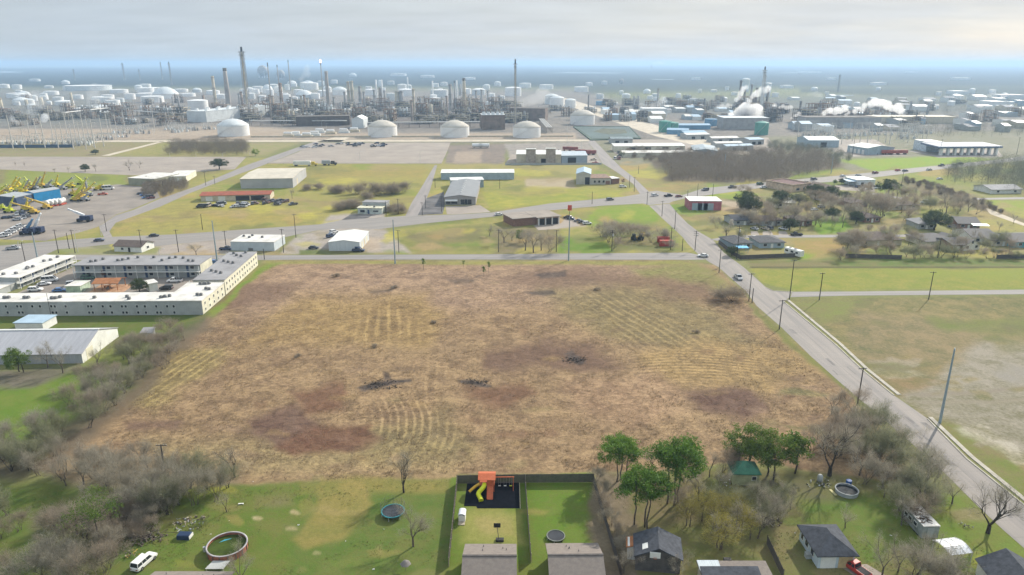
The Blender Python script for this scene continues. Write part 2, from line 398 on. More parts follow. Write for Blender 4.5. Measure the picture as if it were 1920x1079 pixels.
 ([(845,893),(1110,888),(1140,1400),(835,1400)], ((.095,.16,.020),(.135,.16,.035)), 3, 1),
 ([(870,955),(980,958),(985,1020),(860,1020),(858,985)], ((.24,.225,.07),(.2,.21,.05)), 9, .9),
 ([(880,972),(960,970),(975,1000),(890,1000)], ((.31,.245,.10),(.26,.22,.08)), 8, .6),
 ([(1110,888),(1240,885),(1480,880),(1740,905),(1900,1079),(1950,1400),(1140,1400)], ((.125,.135,.04),(.17,.14,.065)), 8, 1),
 ([(1110,880),(1180,888),(1210,1010),(1230,1400),(1150,1400)], ((.2,.155,.105),(.15,.12,.08)), 7, .9),
 ([(1180,900),(1300,900),(1320,980),(1200,990)], ((.17,.12,.075),(.12,.125,.035)), 14, .8),
 ([(1490,925),(1690,920),(1720,1000),(1620,1060),(1500,985)], ((.085,.14,.022),(.13,.145,.035)), 12, .9),
 ([(1640,900),(1830,930),(1920,1020),(1960,1079),(1760,1079),(1690,1000)], ((.11,.175,.022),(.15,.165,.035)), 12, .8),
 ([(1780,965),(1840,955),(1860,975),(1800,985)], ((.26,.19,.13),(.18,.16,.06)), 6, .7),
 ([(1340,890),(1560,885),(1640,905),(1560,935),(1400,930)], ((.11,.095,.06),(.12,.125,.04)), 10, .8),
 # road verge
 ([(1400,566),(1420,574),(1464,613),(1578,720),(1570,724),(1450,620)], ((.115,.15,.03),(.15,.16,.045)), 5, .8),
]
def spots(cx, cy, rx, ry, seed):
    rr = random.Random(seed)
    return [(cx + rx * math.cos(a) * (f := rr.uniform(.7, 1.2)), cy + ry * math.sin(a) * f) for a in [i * math.pi / 5 for i in range(10)]]
for k, (cx, cy) in enumerate([(484, 973), (557, 961), (549, 991), (596, 1038)]):
    ZONES.append((spots(cx, cy, 10, 4.5, k), ((.42,.34,.2),(.3,.25,.12)), 2.5, .75 if k < 3 else .35))
_rr = random.Random(77)
for k in range(70):          # small scars in the cleared lot
    x, y = _rr.uniform(300, 1560), _rr.uniform(515, 880)
    c = _rr.choice([PUR, PUR, OLV, SOIL, GOLD, PINK, RED]); s = (y - 380) / 300
    ZONES.append((spots(x, y, _rr.uniform(6, 24) * s, _rr.uniform(2, 6) * s, k), c, 5, .3 if c is SOIL else .45))
for k in range(330):         # worn, dry and damp spots in the grass
    big = k < 270
    x, y = (_rr.uniform(160, 1900), _rr.uniform(312, 480)) if big else (_rr.uniform(250, 1850), _rr.uniform(905, 1079))
    sx, sy = (_rr.uniform(10, 55), _rr.uniform(3, 9)) if big else (_rr.uniform(8, 40), _rr.uniform(4, 14))
    ZONES.append((spots(x, y, sx, sy, 200+k), _rr.choice([((.34,.25,.12),(.25,.19,.09)), ((.14,.155,.05),(.11,.12,.045)), ((.25,.2,.085),(.17,.14,.07)), ((.38,.26,.10),(.3,.21,.08)), ((.13,.22,.025),(.17,.21,.04)), ((.42,.36,.07),(.3,.28,.06))]), 3.6, _rr.uniform(.4, .7) if big else _rr.uniform(.12, .35)))
for k in range(40):          # rough hummocks in the right field
    x, y = _rr.uniform(1500, 1930), _rr.uniform(560, 900)
    ZONES.append((spots(x, y, _rr.uniform(10, 45), _rr.uniform(3, 10), 400+k), _rr.choice([OLV, TANG, ((.12,.14,.045),(.16,.13,.07)), ((.3,.26,.19),(.2,.17,.11))]), 3.6, .65))
# mown rows in the lot: outline, direction (pixel a -> pixel b), spacing m, bend
ROWS = [
 ([(690,580),(735,572),(770,600),(790,640),(700,640),(660,625)], (725,570), (722,640), 3.2, .0),
 ([(700,770),(745,748),(810,752),(850,800),(855,840),(700,840),(690,800)], (775,755), (770,840), 1.9, .012),
 ([(1090,550),(1180,548),(1330,640),(1300,660),(1180,655)], (1110,550), (1290,655), 3.0, .0),
 ([(1190,668),(1400,650),(1450,690),(1330,722),(1200,705)], (1200,690), (1440,690), 2.0, .01),
 ([(240,740),(330,655),(420,655),(380,715),(280,770)], (250,745), (400,650), 2.4, .0),
 ([(800,690),(830,690),(826,760),(800,765)], (815,690), (815,765), 2.6, .0)]

def build_ground():
    ys = list(np.arange(1500, 420, -2.6)) + list(np.arange(420, 165, -1.5)) + list(np.arange(165, 124, -.9))
    y = 124.0
    while y > 121.3: ys.append(y); y -= .5
    xs = np.arange(-420, 2341, 3.2)
    PX, PY = np.meshgrid(xs, np.array(ys)); ny, nx = PX.shape
    dx, dy = (PX - CX) / F, -(PY - CY) / F
    t = H / (SP - dy * CP)
    X, Y = dx * t, (CP + dy * SP) * t
    # ragged zone borders: displace the survey coordinates by world noise
    pxm = F / t
    wx = (vnoise(X, Y, 14, 4, 1) - .5) * 9 * np.clip(pxm, .3, 8); wy = (vnoise(X, Y, 14, 4, 2) - .5) * 4.5 * np.clip(pxm, .3, 8)
    c1 = np.empty((ny, nx, 3)); c2 = np.empty((ny, nx, 3)); c1[:] = (.2,.2,.08); c2[:] = (.16,.17,.06)
    for poly, (a, b), soft, st in ZONES:
        k = 1.2 if soft == 3.6 else min(1.0, soft / 8)
        x0, x1 = min(p[0] for p in poly) - soft*3-40, max(p[0] for p in poly) + soft*3+40
        y0, y1 = min(p[1] for p in poly) - soft*3-20, max(p[1] for p in poly) + soft*3+20
        iy = np.where((PY[:, 0] > y0) & (PY[:, 0] < y1))[0]; ix = np.where((xs > x0) & (xs < x1))[0]
        if not len(iy) or not len(ix): continue
        s = np.s_[iy[0]:iy[-1]+1, ix[0]:ix[-1]+1]
        d = sdf(PX[s] + wx[s] * k, PY[s] + wy[s] * k, poly)
        w = np.clip(.5 - d / (2 * soft), 0, 1); w = (w * w * (3 - 2 * w) * st)[..., None]
        c1[s] = c1[s] * (1 - w) + np.array(a) * w; c2[s] = c2[s] * (1 - w) + np.array(b) * w
    rows = np.zeros((ny, nx)); ph = np.zeros((ny, nx))
    for poly, a, b, sp, bend in ROWS:
        d = sdf(PX + wx * .6, PY + wy * .6, poly); w = np.clip(.5 - d / 44, 0, 1) ** 1.3
        pa, pb = at(*a), at(*b); dv = (pb - pa).normalized()
        u = (X - pa.x) * dv.x + (Y - pa.y) * dv.y; v = -(X - pa.x) * dv.y + (Y - pa.y) * dv.x
        p = (v + bend * (u - 12) ** 2 + (vnoise(X, Y, 9, 2, 8) - .5) * 1.0) / sp * 2 * math.pi
        m = w > rows; rows = np.where(m, w, rows); ph = np.where(m, p, ph)
    lot = np.clip(.5 - sdf(PX, PY, [(500,497),(1290,497),(1390,560),(1590,760),(1680,870),(1110,885),(600,900),(380,880),(160,860),(250,750),(360,640),(440,560)]) / 20, 0, 1)
    Z = lot * (vnoise(X, Y, 6, 4, 3) - .3) * .22
    Z = np.maximum(Z, 0) * (t < 420)
    n = nx * ny
    me = bpy.data.meshes.new('ground')
    me.vertices.add(n); me.vertices.foreach_set('co', np.stack([X, Y, Z], -1).astype(np.float32).ravel())
    q = np.arange(n).reshape(ny, nx)
    quads = np.stack([q[:-1, :-1], q[:-1, 1:], q[1:, 1:], q[1:, :-1]], -1).reshape(-1, 4).astype(np.int32)
    me.loops.add(quads.size); me.loops.foreach_set('vertex_index', quads.ravel())
    me.polygons.add(len(quads)); me.polygons.foreach_set('loop_start', np.arange(0, quads.size, 4, dtype=np.int32))
    me.polygons.foreach_set('use_smooth', np.ones(len(quads), bool))
    me.update(calc_edges=True)
    for nm, c in (('zone_a', c1), ('zone_b', c2)):
        at_ = me.attributes.new(nm, 'FLOAT_COLOR', 'POINT')
        at_.data.foreach_set('color', np.concatenate([c, np.ones((ny, nx, 1))], -1).astype(np.float32).ravel())
    for nm, c in (('rows', rows), ('row_phase', ph), ('stubble', lot)):
        at_ = me.attributes.new(nm, 'FLOAT', 'POINT'); at_.data.foreach_set('value', c.astype(np.float32).ravel())
    # material
    m, N, L, P = newmat('ground_cover')
    geo = N.new('ShaderNodeNewGeometry')
    def attr(nm):
        a = N.new('ShaderNodeAttribute'); a.attribute_name = nm; return a
    def noise(sc, det=6, rough=.6, dist=0, vec=None):
        k = N.new('ShaderNodeTexNoise'); k.inputs['Scale'].default_value = sc; k.inputs['Detail'].default_value = det
        k.inputs['Roughness'].default_value = rough; k.inputs['Distortion'].default_value = dist
        L.new(vec or geo.outputs['Position'], k.inputs['Vector']); return k.outputs['Fac']
    def math_(op, a, b=None, c=None, clamp=False):
        k = N.new('ShaderNodeMath'); k.operation = op; k.use_clamp = clamp
        for i, v in enumerate((a, b, c)):
            if v is None: continue
            if isinstance(v, (int, float)): k.inputs[i].default_value = v
            else: L.new(v, k.inputs[i])
        return k.outputs[0]
    def remap(v, a, b, lo=0, hi=1):
        k = N.new('ShaderNodeMapRange'); L.new(v, k.inputs['Value'])
        for nm, x in zip(('From Min', 'From Max', 'To Min', 'To Max'), (a, b, lo, hi)): k.inputs[nm].default_value = x
        return k.outputs[0]
    n_big = noise(.018, 5); n_mid = noise(.16, 7, .65, .4); n_small = noise(1.1, 5, .7); n_fine = noise(3.2, 3, .7)
    A, B, RW, RP, ST = attr('zone_a'), attr('zone_b'), attr('rows'), attr('row_phase'), attr('stubble')
    f = math_('ADD', remap(n_mid, .35, .66), remap(n_small, .3, .72, -.35, .35))
    f = math_('ADD', f, remap(n_big, .3, .7, -.3, .3))
    f = math_('ADD', f, math_('MULTIPLY', math_('MULTIPLY', math_('SUBTRACT', math_('POWER', math_('MULTIPLY_ADD', math_('SINE', RP.outputs['Fac']), .5, .5), 3.0), .35), RW.outputs['Fac']), remap(n_mid, .3, .65, -1.25, -.35)), clamp=True)
    mx = N.new('ShaderNodeMix'); mx.data_type = 'RGBA'
    L.new(A.outputs['Color'], mx.inputs['A']); L.new(B.outputs['Color'], mx.inputs['B']); L.new(f, mx.inputs['Factor'])
    k = math_('MULTIPLY', remap(n_fine, .3, .72, .88, 1.12), remap(n_small, .3, .7, 1.1, .9))
    mpg = N.new('ShaderNodeMapping'); mpg.inputs['Scale'].default_value = (.55, 1.5, 1); mpg.inputs['Rotation'].default_value = (0, 0, .25); L.new(geo.outputs['Position'], mpg.inputs['Vector'])
    n_str = noise(.9, 6, .72, 1.6, mpg.outputs[0]); n_clump = noise(.33, 5, .6, 1.2)
    kk = math_('MULTIPLY', ST.outputs['Fac'], math_('ADD', remap(n_str, .36, .66, -.22, .22), remap(n_clump, .34, .66, -.24, .2)))
    rowk = math_('MULTIPLY', math_('MULTIPLY', math_('SUBTRACT', math_('POWER', math_('MULTIPLY_ADD', math_('SINE', RP.outputs['Fac']), .5, .5), 2.5), .35), RW.outputs['Fac']), remap(n_mid, .33, .6, .36, .06))
    kk = math_('ADD', kk, rowk)
    k = math_('ADD', k, kk)
    sc = N.new('ShaderNodeVectorMath'); sc.operation = 'SCALE'
    L.new(mx.outputs['Result'], sc.inputs[0]); L.new(k, sc.inputs['Scale'])
    L.new(sc.outputs[0], P.inputs['Base Color'])
    P.inputs['Roughness'].default_value = .95; P.inputs['Specular IOR Level'].default_value = .1
    bp = N.new('ShaderNodeBump'); bp.inputs['Distance'].default_value = .35
    L.new(math_('MULTIPLY_ADD', ST.outputs['Fac'], .35, .2), bp.inputs['Strength'])
    hgt = math_('ADD', math_('MULTIPLY', n_small, .8), math_('MULTIPLY', n_fine, .5))
    L.new(hgt, bp.inputs['Height']); L.new(bp.outputs[0], P.inputs['Normal'])
    me.materials.append(m)
    o = link('ground', me); o['kind'] = 'structure'
    mb = MB(); e = 26000
    mb.add([(-e,-2000,-.6),(e,-2000,-.6),(e,25500,-.6),(-e,25500,-.6)], [(0,1,2,3)])
    structure('terrain', mb, mat('distant_land', (.07,.08,.05), .95, .3, .004, world=True, spec=.1))
    return X, Y

build_ground()
# ---------------------------------------------------------------- roads and paved lots
ROAD = mat('road_concrete', (.345,.315,.285), .85, .16, .05, world=True, second=(.26,.24,.225), detail=9)
def road_mat(name, c, second, ang, sc=(.02, .35, 1)):
    m = mat(name, c, .85, .1, 1.0, world=True, second=second, detail=8)
    mp = [n for n in m.node_tree.nodes if n.type == 'MAPPING'][0]
    mp.vector_type = 'TEXTURE'; mp.inputs['Rotation'].default_value = (0, 0, ang); mp.inputs['Scale'].default_value = (40, 2.6, 1)
    return m
pa, pb = at(1836, 952), at(1464, 613); ANG_A = math.atan2(pb.y - pa.y, pb.x - pa.x)
M_RA = road_mat('street_concrete', (.30,.268,.24), (.205,.19,.18), ANG_A)
M_AV = road_mat('avenue_asphalt', (.285,.26,.235), (.215,.2,.188), math.atan2(*(lambda d: (d.y, d.x))(at(880,406)-at(440,438))))
M_EW = road_mat('side_street_asphalt', (.28,.258,.24), (.21,.198,.19), 0)
M_ASPH = mat('dark_asphalt', (.12,.115,.115), .9, .3, .12, world=True)
M_LOT = mat('lot_concrete', (.35,.30,.25), .9, .12, .05, world=True, second=(.26,.222,.19), detail=9)
M_YARD = mat('yard_paving', (.30,.26,.22), .9, .12, .06, world=True, second=(.19,.165,.145), detail=9)
M_KERB = mat('kerb_concrete', (.40,.37,.31), .85, .15, .4, world=True)
M_TRACK = mat('caliche_track', (.52,.45,.35), .95, .12, .1, world=True)
sheet('road', [[(1975,1085),(1920,1028),(1880,993),(1836,952),(1780,896),(1747,865),(1692,816),(1636,769),(1578,720),(1520,668),(1464,613),(1419,574),(1398,546),(1373,524),(1347,501),(1330,492),(1308,476),(1290,458),(1280,445),(1262,428),(1242,410),(1230,398),(1217,386),(1255,382),(1270,400),(1290,420),(1310,435),(1337,450),(1357,474),(1395,502),(1436,539),(1450,545),(1485,548),(1480,558),(1470,566),(1567,646),(1617,693),(1678,743),(1739,785),(1814,860),(1920,946),(2060,1060)]], .03, M_RA)
sheet('avenue', [[(-60,476),(0,461),(100,452),(195,445),(325,440),(440,432),(600,421),(640,413),(700,409),(760,405),(865,402),(920,399),(1030,382),(1170,369),(1200,364),(1212,360),(1232,358),(1280,366),(1320,353),(1470,339),(1601,327),(1726,314),(1870,300),(1960,288),(1960,298),(1890,304),(1770,317),(1664,330),(1592,339),(1460,348),(1360,362),(1290,371),(1262,378),(1255,381),(1217,385),(1205,382),(1130,386),(1030,395),(970,401),(920,407),(790,420),(710,430),(660,428),(600,431),(530,446),(440,447),(290,462),(212,458),(150,464),(107,468),(60,490),(-60,530)]], .034, M_AV)
sheet('side_street', [[(130,478),(515,479),(920,477),(1290,474),(1309,478),(1322,487),(1300,487.5),(920,487),(560,487),(480,488),(130,488)], [(1486,547.5),(1601,547),(1920,543.5),(2100,542),(2100,551),(1920,552),(1601,554.5),(1482,557.5)]], .038, M_EW)
sheet('north_road', [[(1200,364),(1187,345),(1155,322),(1130,307),(1117,285),(1100,262),(1113,262),(1142,292),(1165,315),(1187,332),(1216,359)], [(195,445),(185,425),(217,404),(250,394),(300,373),(375,347),(465,309),(560,276),(590,266),(600,266),(570,280),(476,317),(450,326),(355,363),(300,388),(217,418),(205,434),(212,447)], [(760,405),(772,380),(787,357),(815,310),(820,310),(807,355),(797,380),(783,405)]], .026, road_mat('north_road_asphalt', (.30,.27,.25), (.23,.21,.2), math.atan2(*(lambda d: (d.y, d.x))(at(450,318)-at(300,380)))))
sheet('plant_road', [[(-500,263.5),(300,263.5),(850,262.5),(1105,262),(1105,265),(850,266),(300,266.5),(-500,267)], [(1040,190),(1060,184),(1300,256),(1420,290),(1380,290),(1230,256)], [(590,267),(640,255),(660,256),(640,266)]], .03, M_TRACK)
sheet('dirt_track', [[(190,292.5),(300,265.5),(308,266),(205,292.5)], [(1845,388),(1857,402),(1920,424),(2000,450),(2000,445),(1920,419)]], .03, M_TRACK)
sheet('lane', [[(1332,449),(1376,441.5),(1576,440.5),(1760,440),(1920,436),(2100,434),(2100,439),(1920,441),(1760,444.5),(1576,445.5),(1400,446.5),(1345,452)], [(1820,372),(1920,370),(2100,369),(2100,372),(1920,374),(1830,375)], [(1640,362),(1700,372),(1690,374),(1630,364)]], .03, M_EW)
sheet('parking_lot', [[(502,307),(560,285),(592,268),(845,267.5),(836,290),(828,307)], [(-400,294),(0,294),(462,294.5),(440,318),(330,325),(250,329),(150,325),(0,318),(-400,320)], [(835,387),(900,385),(920,398),(865,401.5),(838,402)], [(1000,423),(1052,419),(1060,410),(1078,411),(1086,424),(1040,430),(1010,432)], [(948,306),(960,290),(1112,292),(1125,305)], [(1545,350),(1600,345),(1640,348),(1640,360),(1560,356)]], .028, M_LOT)
sheet('asphalt_apron', [[(783,404),(800,372),(832,360),(834,386),(830,401.5)], [(600,424),(640,413),(655,404),(672,402),(700,403),(690,409)], ], .031, M_ASPH)
sheet('yard', [[(-300,455),(0,449),(85,452),(150,436),(183,426),(217,403),(250,392),(300,371),(292,352),(220,346),(160,352),(60,360),(-300,380)], [(10,560),(140,500),(390,522),(350,548),(60,551)]], .022, M_YARD)
sheet('drying_lot', [[(1150,262),(1330,262),(1345,290),(1300,296),(1165,296),(1145,282)], [(1320,262),(1440,258),(1460,284),(1340,286)], [(1500,262),(1640,262),(1700,292),(1590,294)], [(1700,283),(1870,280),(1880,294),(1760,296)]], .024, M_LOT)
sheet('driveway', [[(1600,1079),(1575,1062),(1625,1058),(1660,1079)], [(1408,434),(1420,434),(1424,441),(1408,441)], [(1430,434),(1446,434),(1450,441),(1430,441)], [(1460,434),(1474,434),(1478,441),(1460,441)], [(905,1079),(900,1078),(950,1078)]], .026, M_LOT)
def ribbon(name, pts, w, z, m):
    mb = MB(); ps = [at(*p) for p in pts]; vs = []
    for i, p in enumerate(ps):
        d = (ps[min(i+1, len(ps)-1)] - ps[max(i-1, 0)]).normalized(); n = Vector((-d.y, d.x, 0))
        vs += [p + n*w/2 + Vector((0,0,z)), p - n*w/2 + Vector((0,0,z)), p + n*w/2, p - n*w/2]
    fs = []
    for i in range(len(ps)-1):
        a, b = 4*i, 4*(i+1)
        fs += [(a, b, b+1, a+1)[::-1], (a, a+2, b+2, b), (a+1, b+1, b+3, a+3)]
    mb.add(vs, fs); e = 4*(len(ps)-1); mb.add([vs[0], vs[1], vs[3], vs[2]], [(0,1,2,3)]); mb.add(vs[e:e+4], [(0,2,3,1)])
    return structure(name, mb, m)
ribbon('sidewalk', [(1477,563),(1575,645),(1625,692),(1686,741)], 1.0, .14, M_KERB)
ribbon('sidewalk', [(1744,783),(1822,857),(1928,943),(2060,1050)], 1.0, .14, M_KERB)
ribbon('kerb', [(1470,566.5),(1567,647),(1617,694),(1676,742)], .35, .15, M_KERB)
ribbon('kerb', [(1739,786),(1813,861),(1919,947),(2058,1060)], .35, .15, M_KERB)
ribbon('kerb', [(1436,539.5),(1450,546),(1486,548)], .3, .14, M_KERB)
# bay water on the horizon
M_BAY = mat('bay_water', (.20,.25,.28), .25, .1, .001, world=True)
sheet('bay', [[(-400,128.5),(60,127.5),(280,126),(520,124.6),(520,124.1),(-400,124.6)], [(-400,137.5),(20,137),(46,135.2),(10,133.6),(-400,133.4)], [(1020,137.4),(1160,137.8),(1170,136.6),(1060,136)], [(1220,149.4),(1262,150),(1262,149),(1225,148.5)], [(1465,137),(1530,137.2),(1530,136.2),(1470,136)], [(1560,179.6),(1602,180),(1600,178.6),(1565,178.6)]], .5, M_BAY)
mb = MB(); ps = [(1075,237),(1180,237),(1202,259),(1108,262)]
P4 = [at(x, y, 1.2) for x, y in ps]; P4i = [at(x, y, .4) for x, y in [(1078,238),(1178,238),(1197,258),(1110,260.5)]]
mb.add(P4 + P4i, [(0,1,5,4),(1,2,6,5),(2,3,7,6),(3,0,4,7)]); mb.add(P4 + [Vector((p.x, p.y, 0)) for p in P4], [(0,4,5,1),(1,5,6,2),(2,6,7,3),(3,7,4,0)])
po = thing('settling_pond', 'square green settling pond beside the white storage tanks', 'pond', (0,0,0))
part('bank', mb, mat('pond_bank', (.10,.14,.10), .9, .2, .05, world=True), po)
mb = MB(); mb.add([p + Vector((0,0,.3)) for p in P4i], [(0,1,2,3)])
part('water', mb, mat('pond_water', (.07,.11,.09), .4, .2, .03, world=True), po)
mb = MB(); mb.add([at(x, y, .78) for x, y in [(1112,247),(1130,241),(1172,243),(1176,250),(1140,252)]], [(0,1,2,3,4)])
part('algae_patch', mb, mat('pond_algae', (.09,.10,.06), .8, .3, .1, world=True), po)

def road_joints():
    """slab joints and a centre seam across the diagonal street"""
    Lp = [at(*p) for p in [(1373,524),(1398,546),(1419,574),(1464,613),(1520,668),(1578,720),(1636,769),(1692,816),(1747,865),(1836,952),(1920,1028)]]
    Rp = [at(*p) for p in [(1395,502),(1436,539),(1470,566),(1567,646),(1617,693),(1678,743),(1739,785),(1814,860),(1920,946),(2060,1060)]]
    Ls = [(b - a).normalized() for a, b in zip(Lp, Lp[1:])]; ax = (Lp[-1] - Lp[2]).normalized(); nn = Vector((-ax.y, ax.x, 0))
    f = lambda P, t: np.interp(t, [p.dot(ax) for p in P], [p.dot(nn) for p in P])
    t0, t1 = Lp[3].dot(ax), Lp[-1].dot(ax); mb = MB(); r = random.Random(3); t = t0
    pt = lambda t, n, z=.034: ax * t + nn * n + Vector((0, 0, z))
    while t < t1:
        a, b = f(Lp, t), f(Rp, t); w = r.uniform(.05, .09); a += (b-a)*.02; b -= (b-a)*.06
        mb.add([pt(t, a), pt(t+w, a), pt(t+w, b), pt(t, b)], [(0,1,2,3) if b > a else (3,2,1,0)]); t += r.uniform(4.5, 6)
    t = t0
    while t < t1:
        m, m2 = (f(Lp, t)+f(Rp, t))/2, (f(Lp, t+8)+f(Rp, t+8))/2
        mb.add([pt(t, m-.06, .036), pt(t+8, m2-.06, .036), pt(t+8, m2+.06, .036), pt(t, m+.06, .036)], [(0,1,2,3)]); t += 8
    for k in range(16):
        t = r.uniform(t0, t1); a, b = f(Lp, t), f(Rp, t); n = a + (b-a)*r.uniform(.1, .8); l, w = r.uniform(1, 5), r.uniform(.3, 1.4)
        mb.add([pt(t, n, .039), pt(t+l, n+r.uniform(-.2,.2), .039), pt(t+l, n+w, .039), pt(t+r.uniform(-.3,.3), n+w, .039)], [(0,1,2,3)])
    structure('road_markings', mb, mat('tar_seam', (.20,.185,.175), .9, .15, .5, world=True))
road_joints()
# ---------------------------------------------------------------- trees
M_BARK = mat('grey_bark', (.13,.105,.085), .95, .25, 2.0)
M_BARKD = mat('dark_bark', (.055,.045,.038), .95, .25, 2.0)
M_TWIG = leaf_mat('grey_twigs', (.25,.23,.175), (.45,.41,.33), .42, .9)
M_TWIGB = leaf_mat('brown_twigs', (.24,.20,.15), (.42,.355,.275), .42, .9)
M_TWIGG = leaf_mat('olive_twigs', (.175,.185,.105), (.33,.325,.21), .42, .9)
M_PINE = leaf_mat('pine_needles', (.055,.12,.018), (.19,.325,.05), .45)
M_OAK = leaf_mat('oak_leaves', (.035,.055,.02), (.09,.12,.04), .3)
M_EVER = leaf_mat('cedar_leaves', (.06,.115,.02), (.21,.29,.055), .4)
M_BUD = leaf_mat('yellow_buds', (.20,.18,.045), (.38,.33,.08), .4)
M_SPRING = leaf_mat('spring_leaves', (.20,.28,.03), (.36,.42,.06), .35)
M_BLOSSOM = leaf_mat('white_blossom', (.5,.46,.4), (.7,.66,.6), .2)
M_RUST = leaf_mat('rust_leaves', (.16,.06,.03), (.30,.13,.07), .2)

def rdir(r):
    z = r.uniform(-1, 1); a = r.uniform(0, 2*math.pi); k = math.sqrt(1 - z*z)
    return Vector((k*math.cos(a), k*math.sin(a), z))

def grow(r, p, d, ln, rad, lvl, mb, tips, spread=.75, up=.12, kids=(3, 5), bend=.18, minr=.012):
    n = 4 if lvl > 1 else 3; pts = [p]; dirs = [d]
    for i in range(n):
        d = (d + rdir(r) * bend + Vector((0, 0, up))).normalized(); p = p + d * ln / n; pts.append(p); dirs.append(d)
    for i in range(n):
        a, b = rad * (1 - .55*i/n), rad * (1 - .55*(i+1)/n)
        mb.tube(pts[i], pts[i+1], max(a, minr), max(b, minr), 6 if rad > .12 else (4 if rad > .04 else 3), cap=False)
    if lvl == 0:
        for i in range(1, n + 1): tips.append((pts[i], dirs[i]))
        return
    k = r.randint(*kids)
    for j in range(k):
        t = r.uniform(.35, 1.0) if j else 1.0
        i = min(int(t * n), n - 1); q = pts[i].lerp(pts[i+1], t * n - i)
        side = rdir(r); side = (side - dirs[i] * side.dot(dirs[i])).normalized()
        nd = (dirs[i] + side * r.uniform(.5, 1.15) * spread).normalized()
        grow(r, q, nd, ln * r.uniform(.55, .82), rad * (.42 if j else .55) * r.uniform(.85, 1.1), lvl - 1, mb, tips, spread, up, kids, bend, minr)

def twigs(r, tips, per, ln, wid, fuzz=.9, droop=0.0, fill=.9):
    mb = MB()
    for p, d in tips:
        for _ in range(per):
            dd = (d + rdir(r) * fuzz + Vector((0, 0, .1 - droop))).normalized(); l = ln * r.uniform(.5, 1.25)
            q = p + rdir(r) * ln * fill * r.random() ** .5; s = dd.orthogonal().normalized(); s.rotate(Matrix.Rotation(r.uniform(0, 6.28), 3, dd))
            w = wid * r.uniform(.7, 1.3); m = q + dd * l * .55 + rdir(r) * l * .10
            o = len(mb.v)
            mb.v += [tuple(q + s*w/2), tuple(q - s*w/2), tuple(m - s*w*.35), tuple(m + s*w*.35), tuple(q + dd * l)]
            mb.f += [(o, o+1, o+2, o+3), (o+3, o+2, o+4)]; mb.m += [0, 0]; mb.smooth += [False, False]
    return mb

def leaves(r, centres, per, rad, size, flat=.75):
    mb = MB()
    for c in centres:
        rr = rad * r.uniform(.7, 1.3); k = int(per * r.uniform(.75, 1.25))
        for _ in range(k):
            v = rdir(r) * (r.random() ** .4) * rr; v.z *= flat
            p = c + v; n = (v.normalized() * .6 + rdir(r) + Vector((0, 0, .3))).normalized(); a = n.orthogonal().normalized()
            a.rotate(Matrix.Rotation(r.uniform(0, 6.28), 3, n)); b = n.cross(a); s = size * r.uniform(.6, 1.4)
            o = len(mb.v)
            mb.v += [tuple(p + a*s), tuple(p + b*s*.55), tuple(p - a*s), tuple(p - b*s*.55)]
            mb.f.append((o, o+1, o+2, o+3)); mb.m.append(0); mb.smooth.append(False)
    return mb

PROTO = {}
def proto(kind, trunk, crown, bark, leaf):
    a = trunk.mesh(kind + '_trunk', bark); b = crown.mesh(kind + '_crown', leaf)
    h = max(v[2] for v in crown.v)
    PROTO.setdefault(kind, []).append((a, b, h))

def bare(kind, seed, n, h, lvl, per, tl, wid, leaf, bark, spread=.75, up=.12, stems=1, kids=(3, 5), trunk=.3, rad=.2, lean=.15):
    for k in range(n):
        r = random.Random(seed + k); mb = MB(); tips = []
        for s in range(stems):
            p = Vector((0, 0, -.3)) if stems == 1 else Vector((r.uniform(-.8, .8), r.uniform(-.8, .8), -.3))
            d = (Vector((0, 0, 1)) + Vector((r.uniform(-1, 1), r.uniform(-1, 1), 0)) * (lean if stems == 1 else .5)).normalized()
            q = p + d * (h * trunk * r.uniform(.8, 1.2) + .3)
            mb.tube(p, q, rad * 1.25, rad, 7, cap=False)
            for j in range(r.randint(3, 4) if stems == 1 else 2):
                a = j * 2.1 + r.uniform(-.5, .5)
                dd = (d + Vector((math.cos(a), math.sin(a), 0)) * r.uniform(.35, .95) * spread).normalized()
                grow(r, q, dd, h * .36 * r.uniform(.85, 1.2), rad * .62, lvl, mb, tips, spread, up, kids)
        cr = twigs(r, tips, per, tl, wid)
        proto(kind, mb, cr, bark, leaf)

bare('bare_tree', 11, 4, 10, 2, 13, .95, .024, M_TWIG, M_BARK, .85, .10, rad=.2, trunk=.22)
bare('bare_small_tree', 31, 2, 6, 1, 22, .75, .022, M_TWIG, M_BARK, .85, .12, rad=.10, trunk=.2)
bare('thicket_tree', 51, 4, 8, 2, 13, .95, .027, M_TWIGB, M_BARK, .95, .12, stems=3, rad=.085, trunk=.08, kids=(3, 4))
bare('grey_thicket_tree', 71, 3, 8, 2, 13, 1.0, .027, M_TWIG, M_BARK, .95, .14, stems=3, rad=.08, trunk=.07, kids=(3, 4))
bare('olive_thicket_tree', 81, 3, 8, 2, 14, 1.0, .03, M_TWIGG, M_BARKD, .95, .12, stems=3, rad=.085, trunk=.07, kids=(3, 4))
bare('old_bare_tree', 91, 2, 11, 3, 5, .9, .024, M_TWIG, M_BARKD, .9, .10, rad=.32, trunk=.16, kids=(3, 4))
bare('bare_bush', 101, 3, 4, 1, 30, .9, .03, M_TWIGB, M_BARK, 1.3, .0, stems=4, rad=.05, trunk=.04, kids=(3, 4))

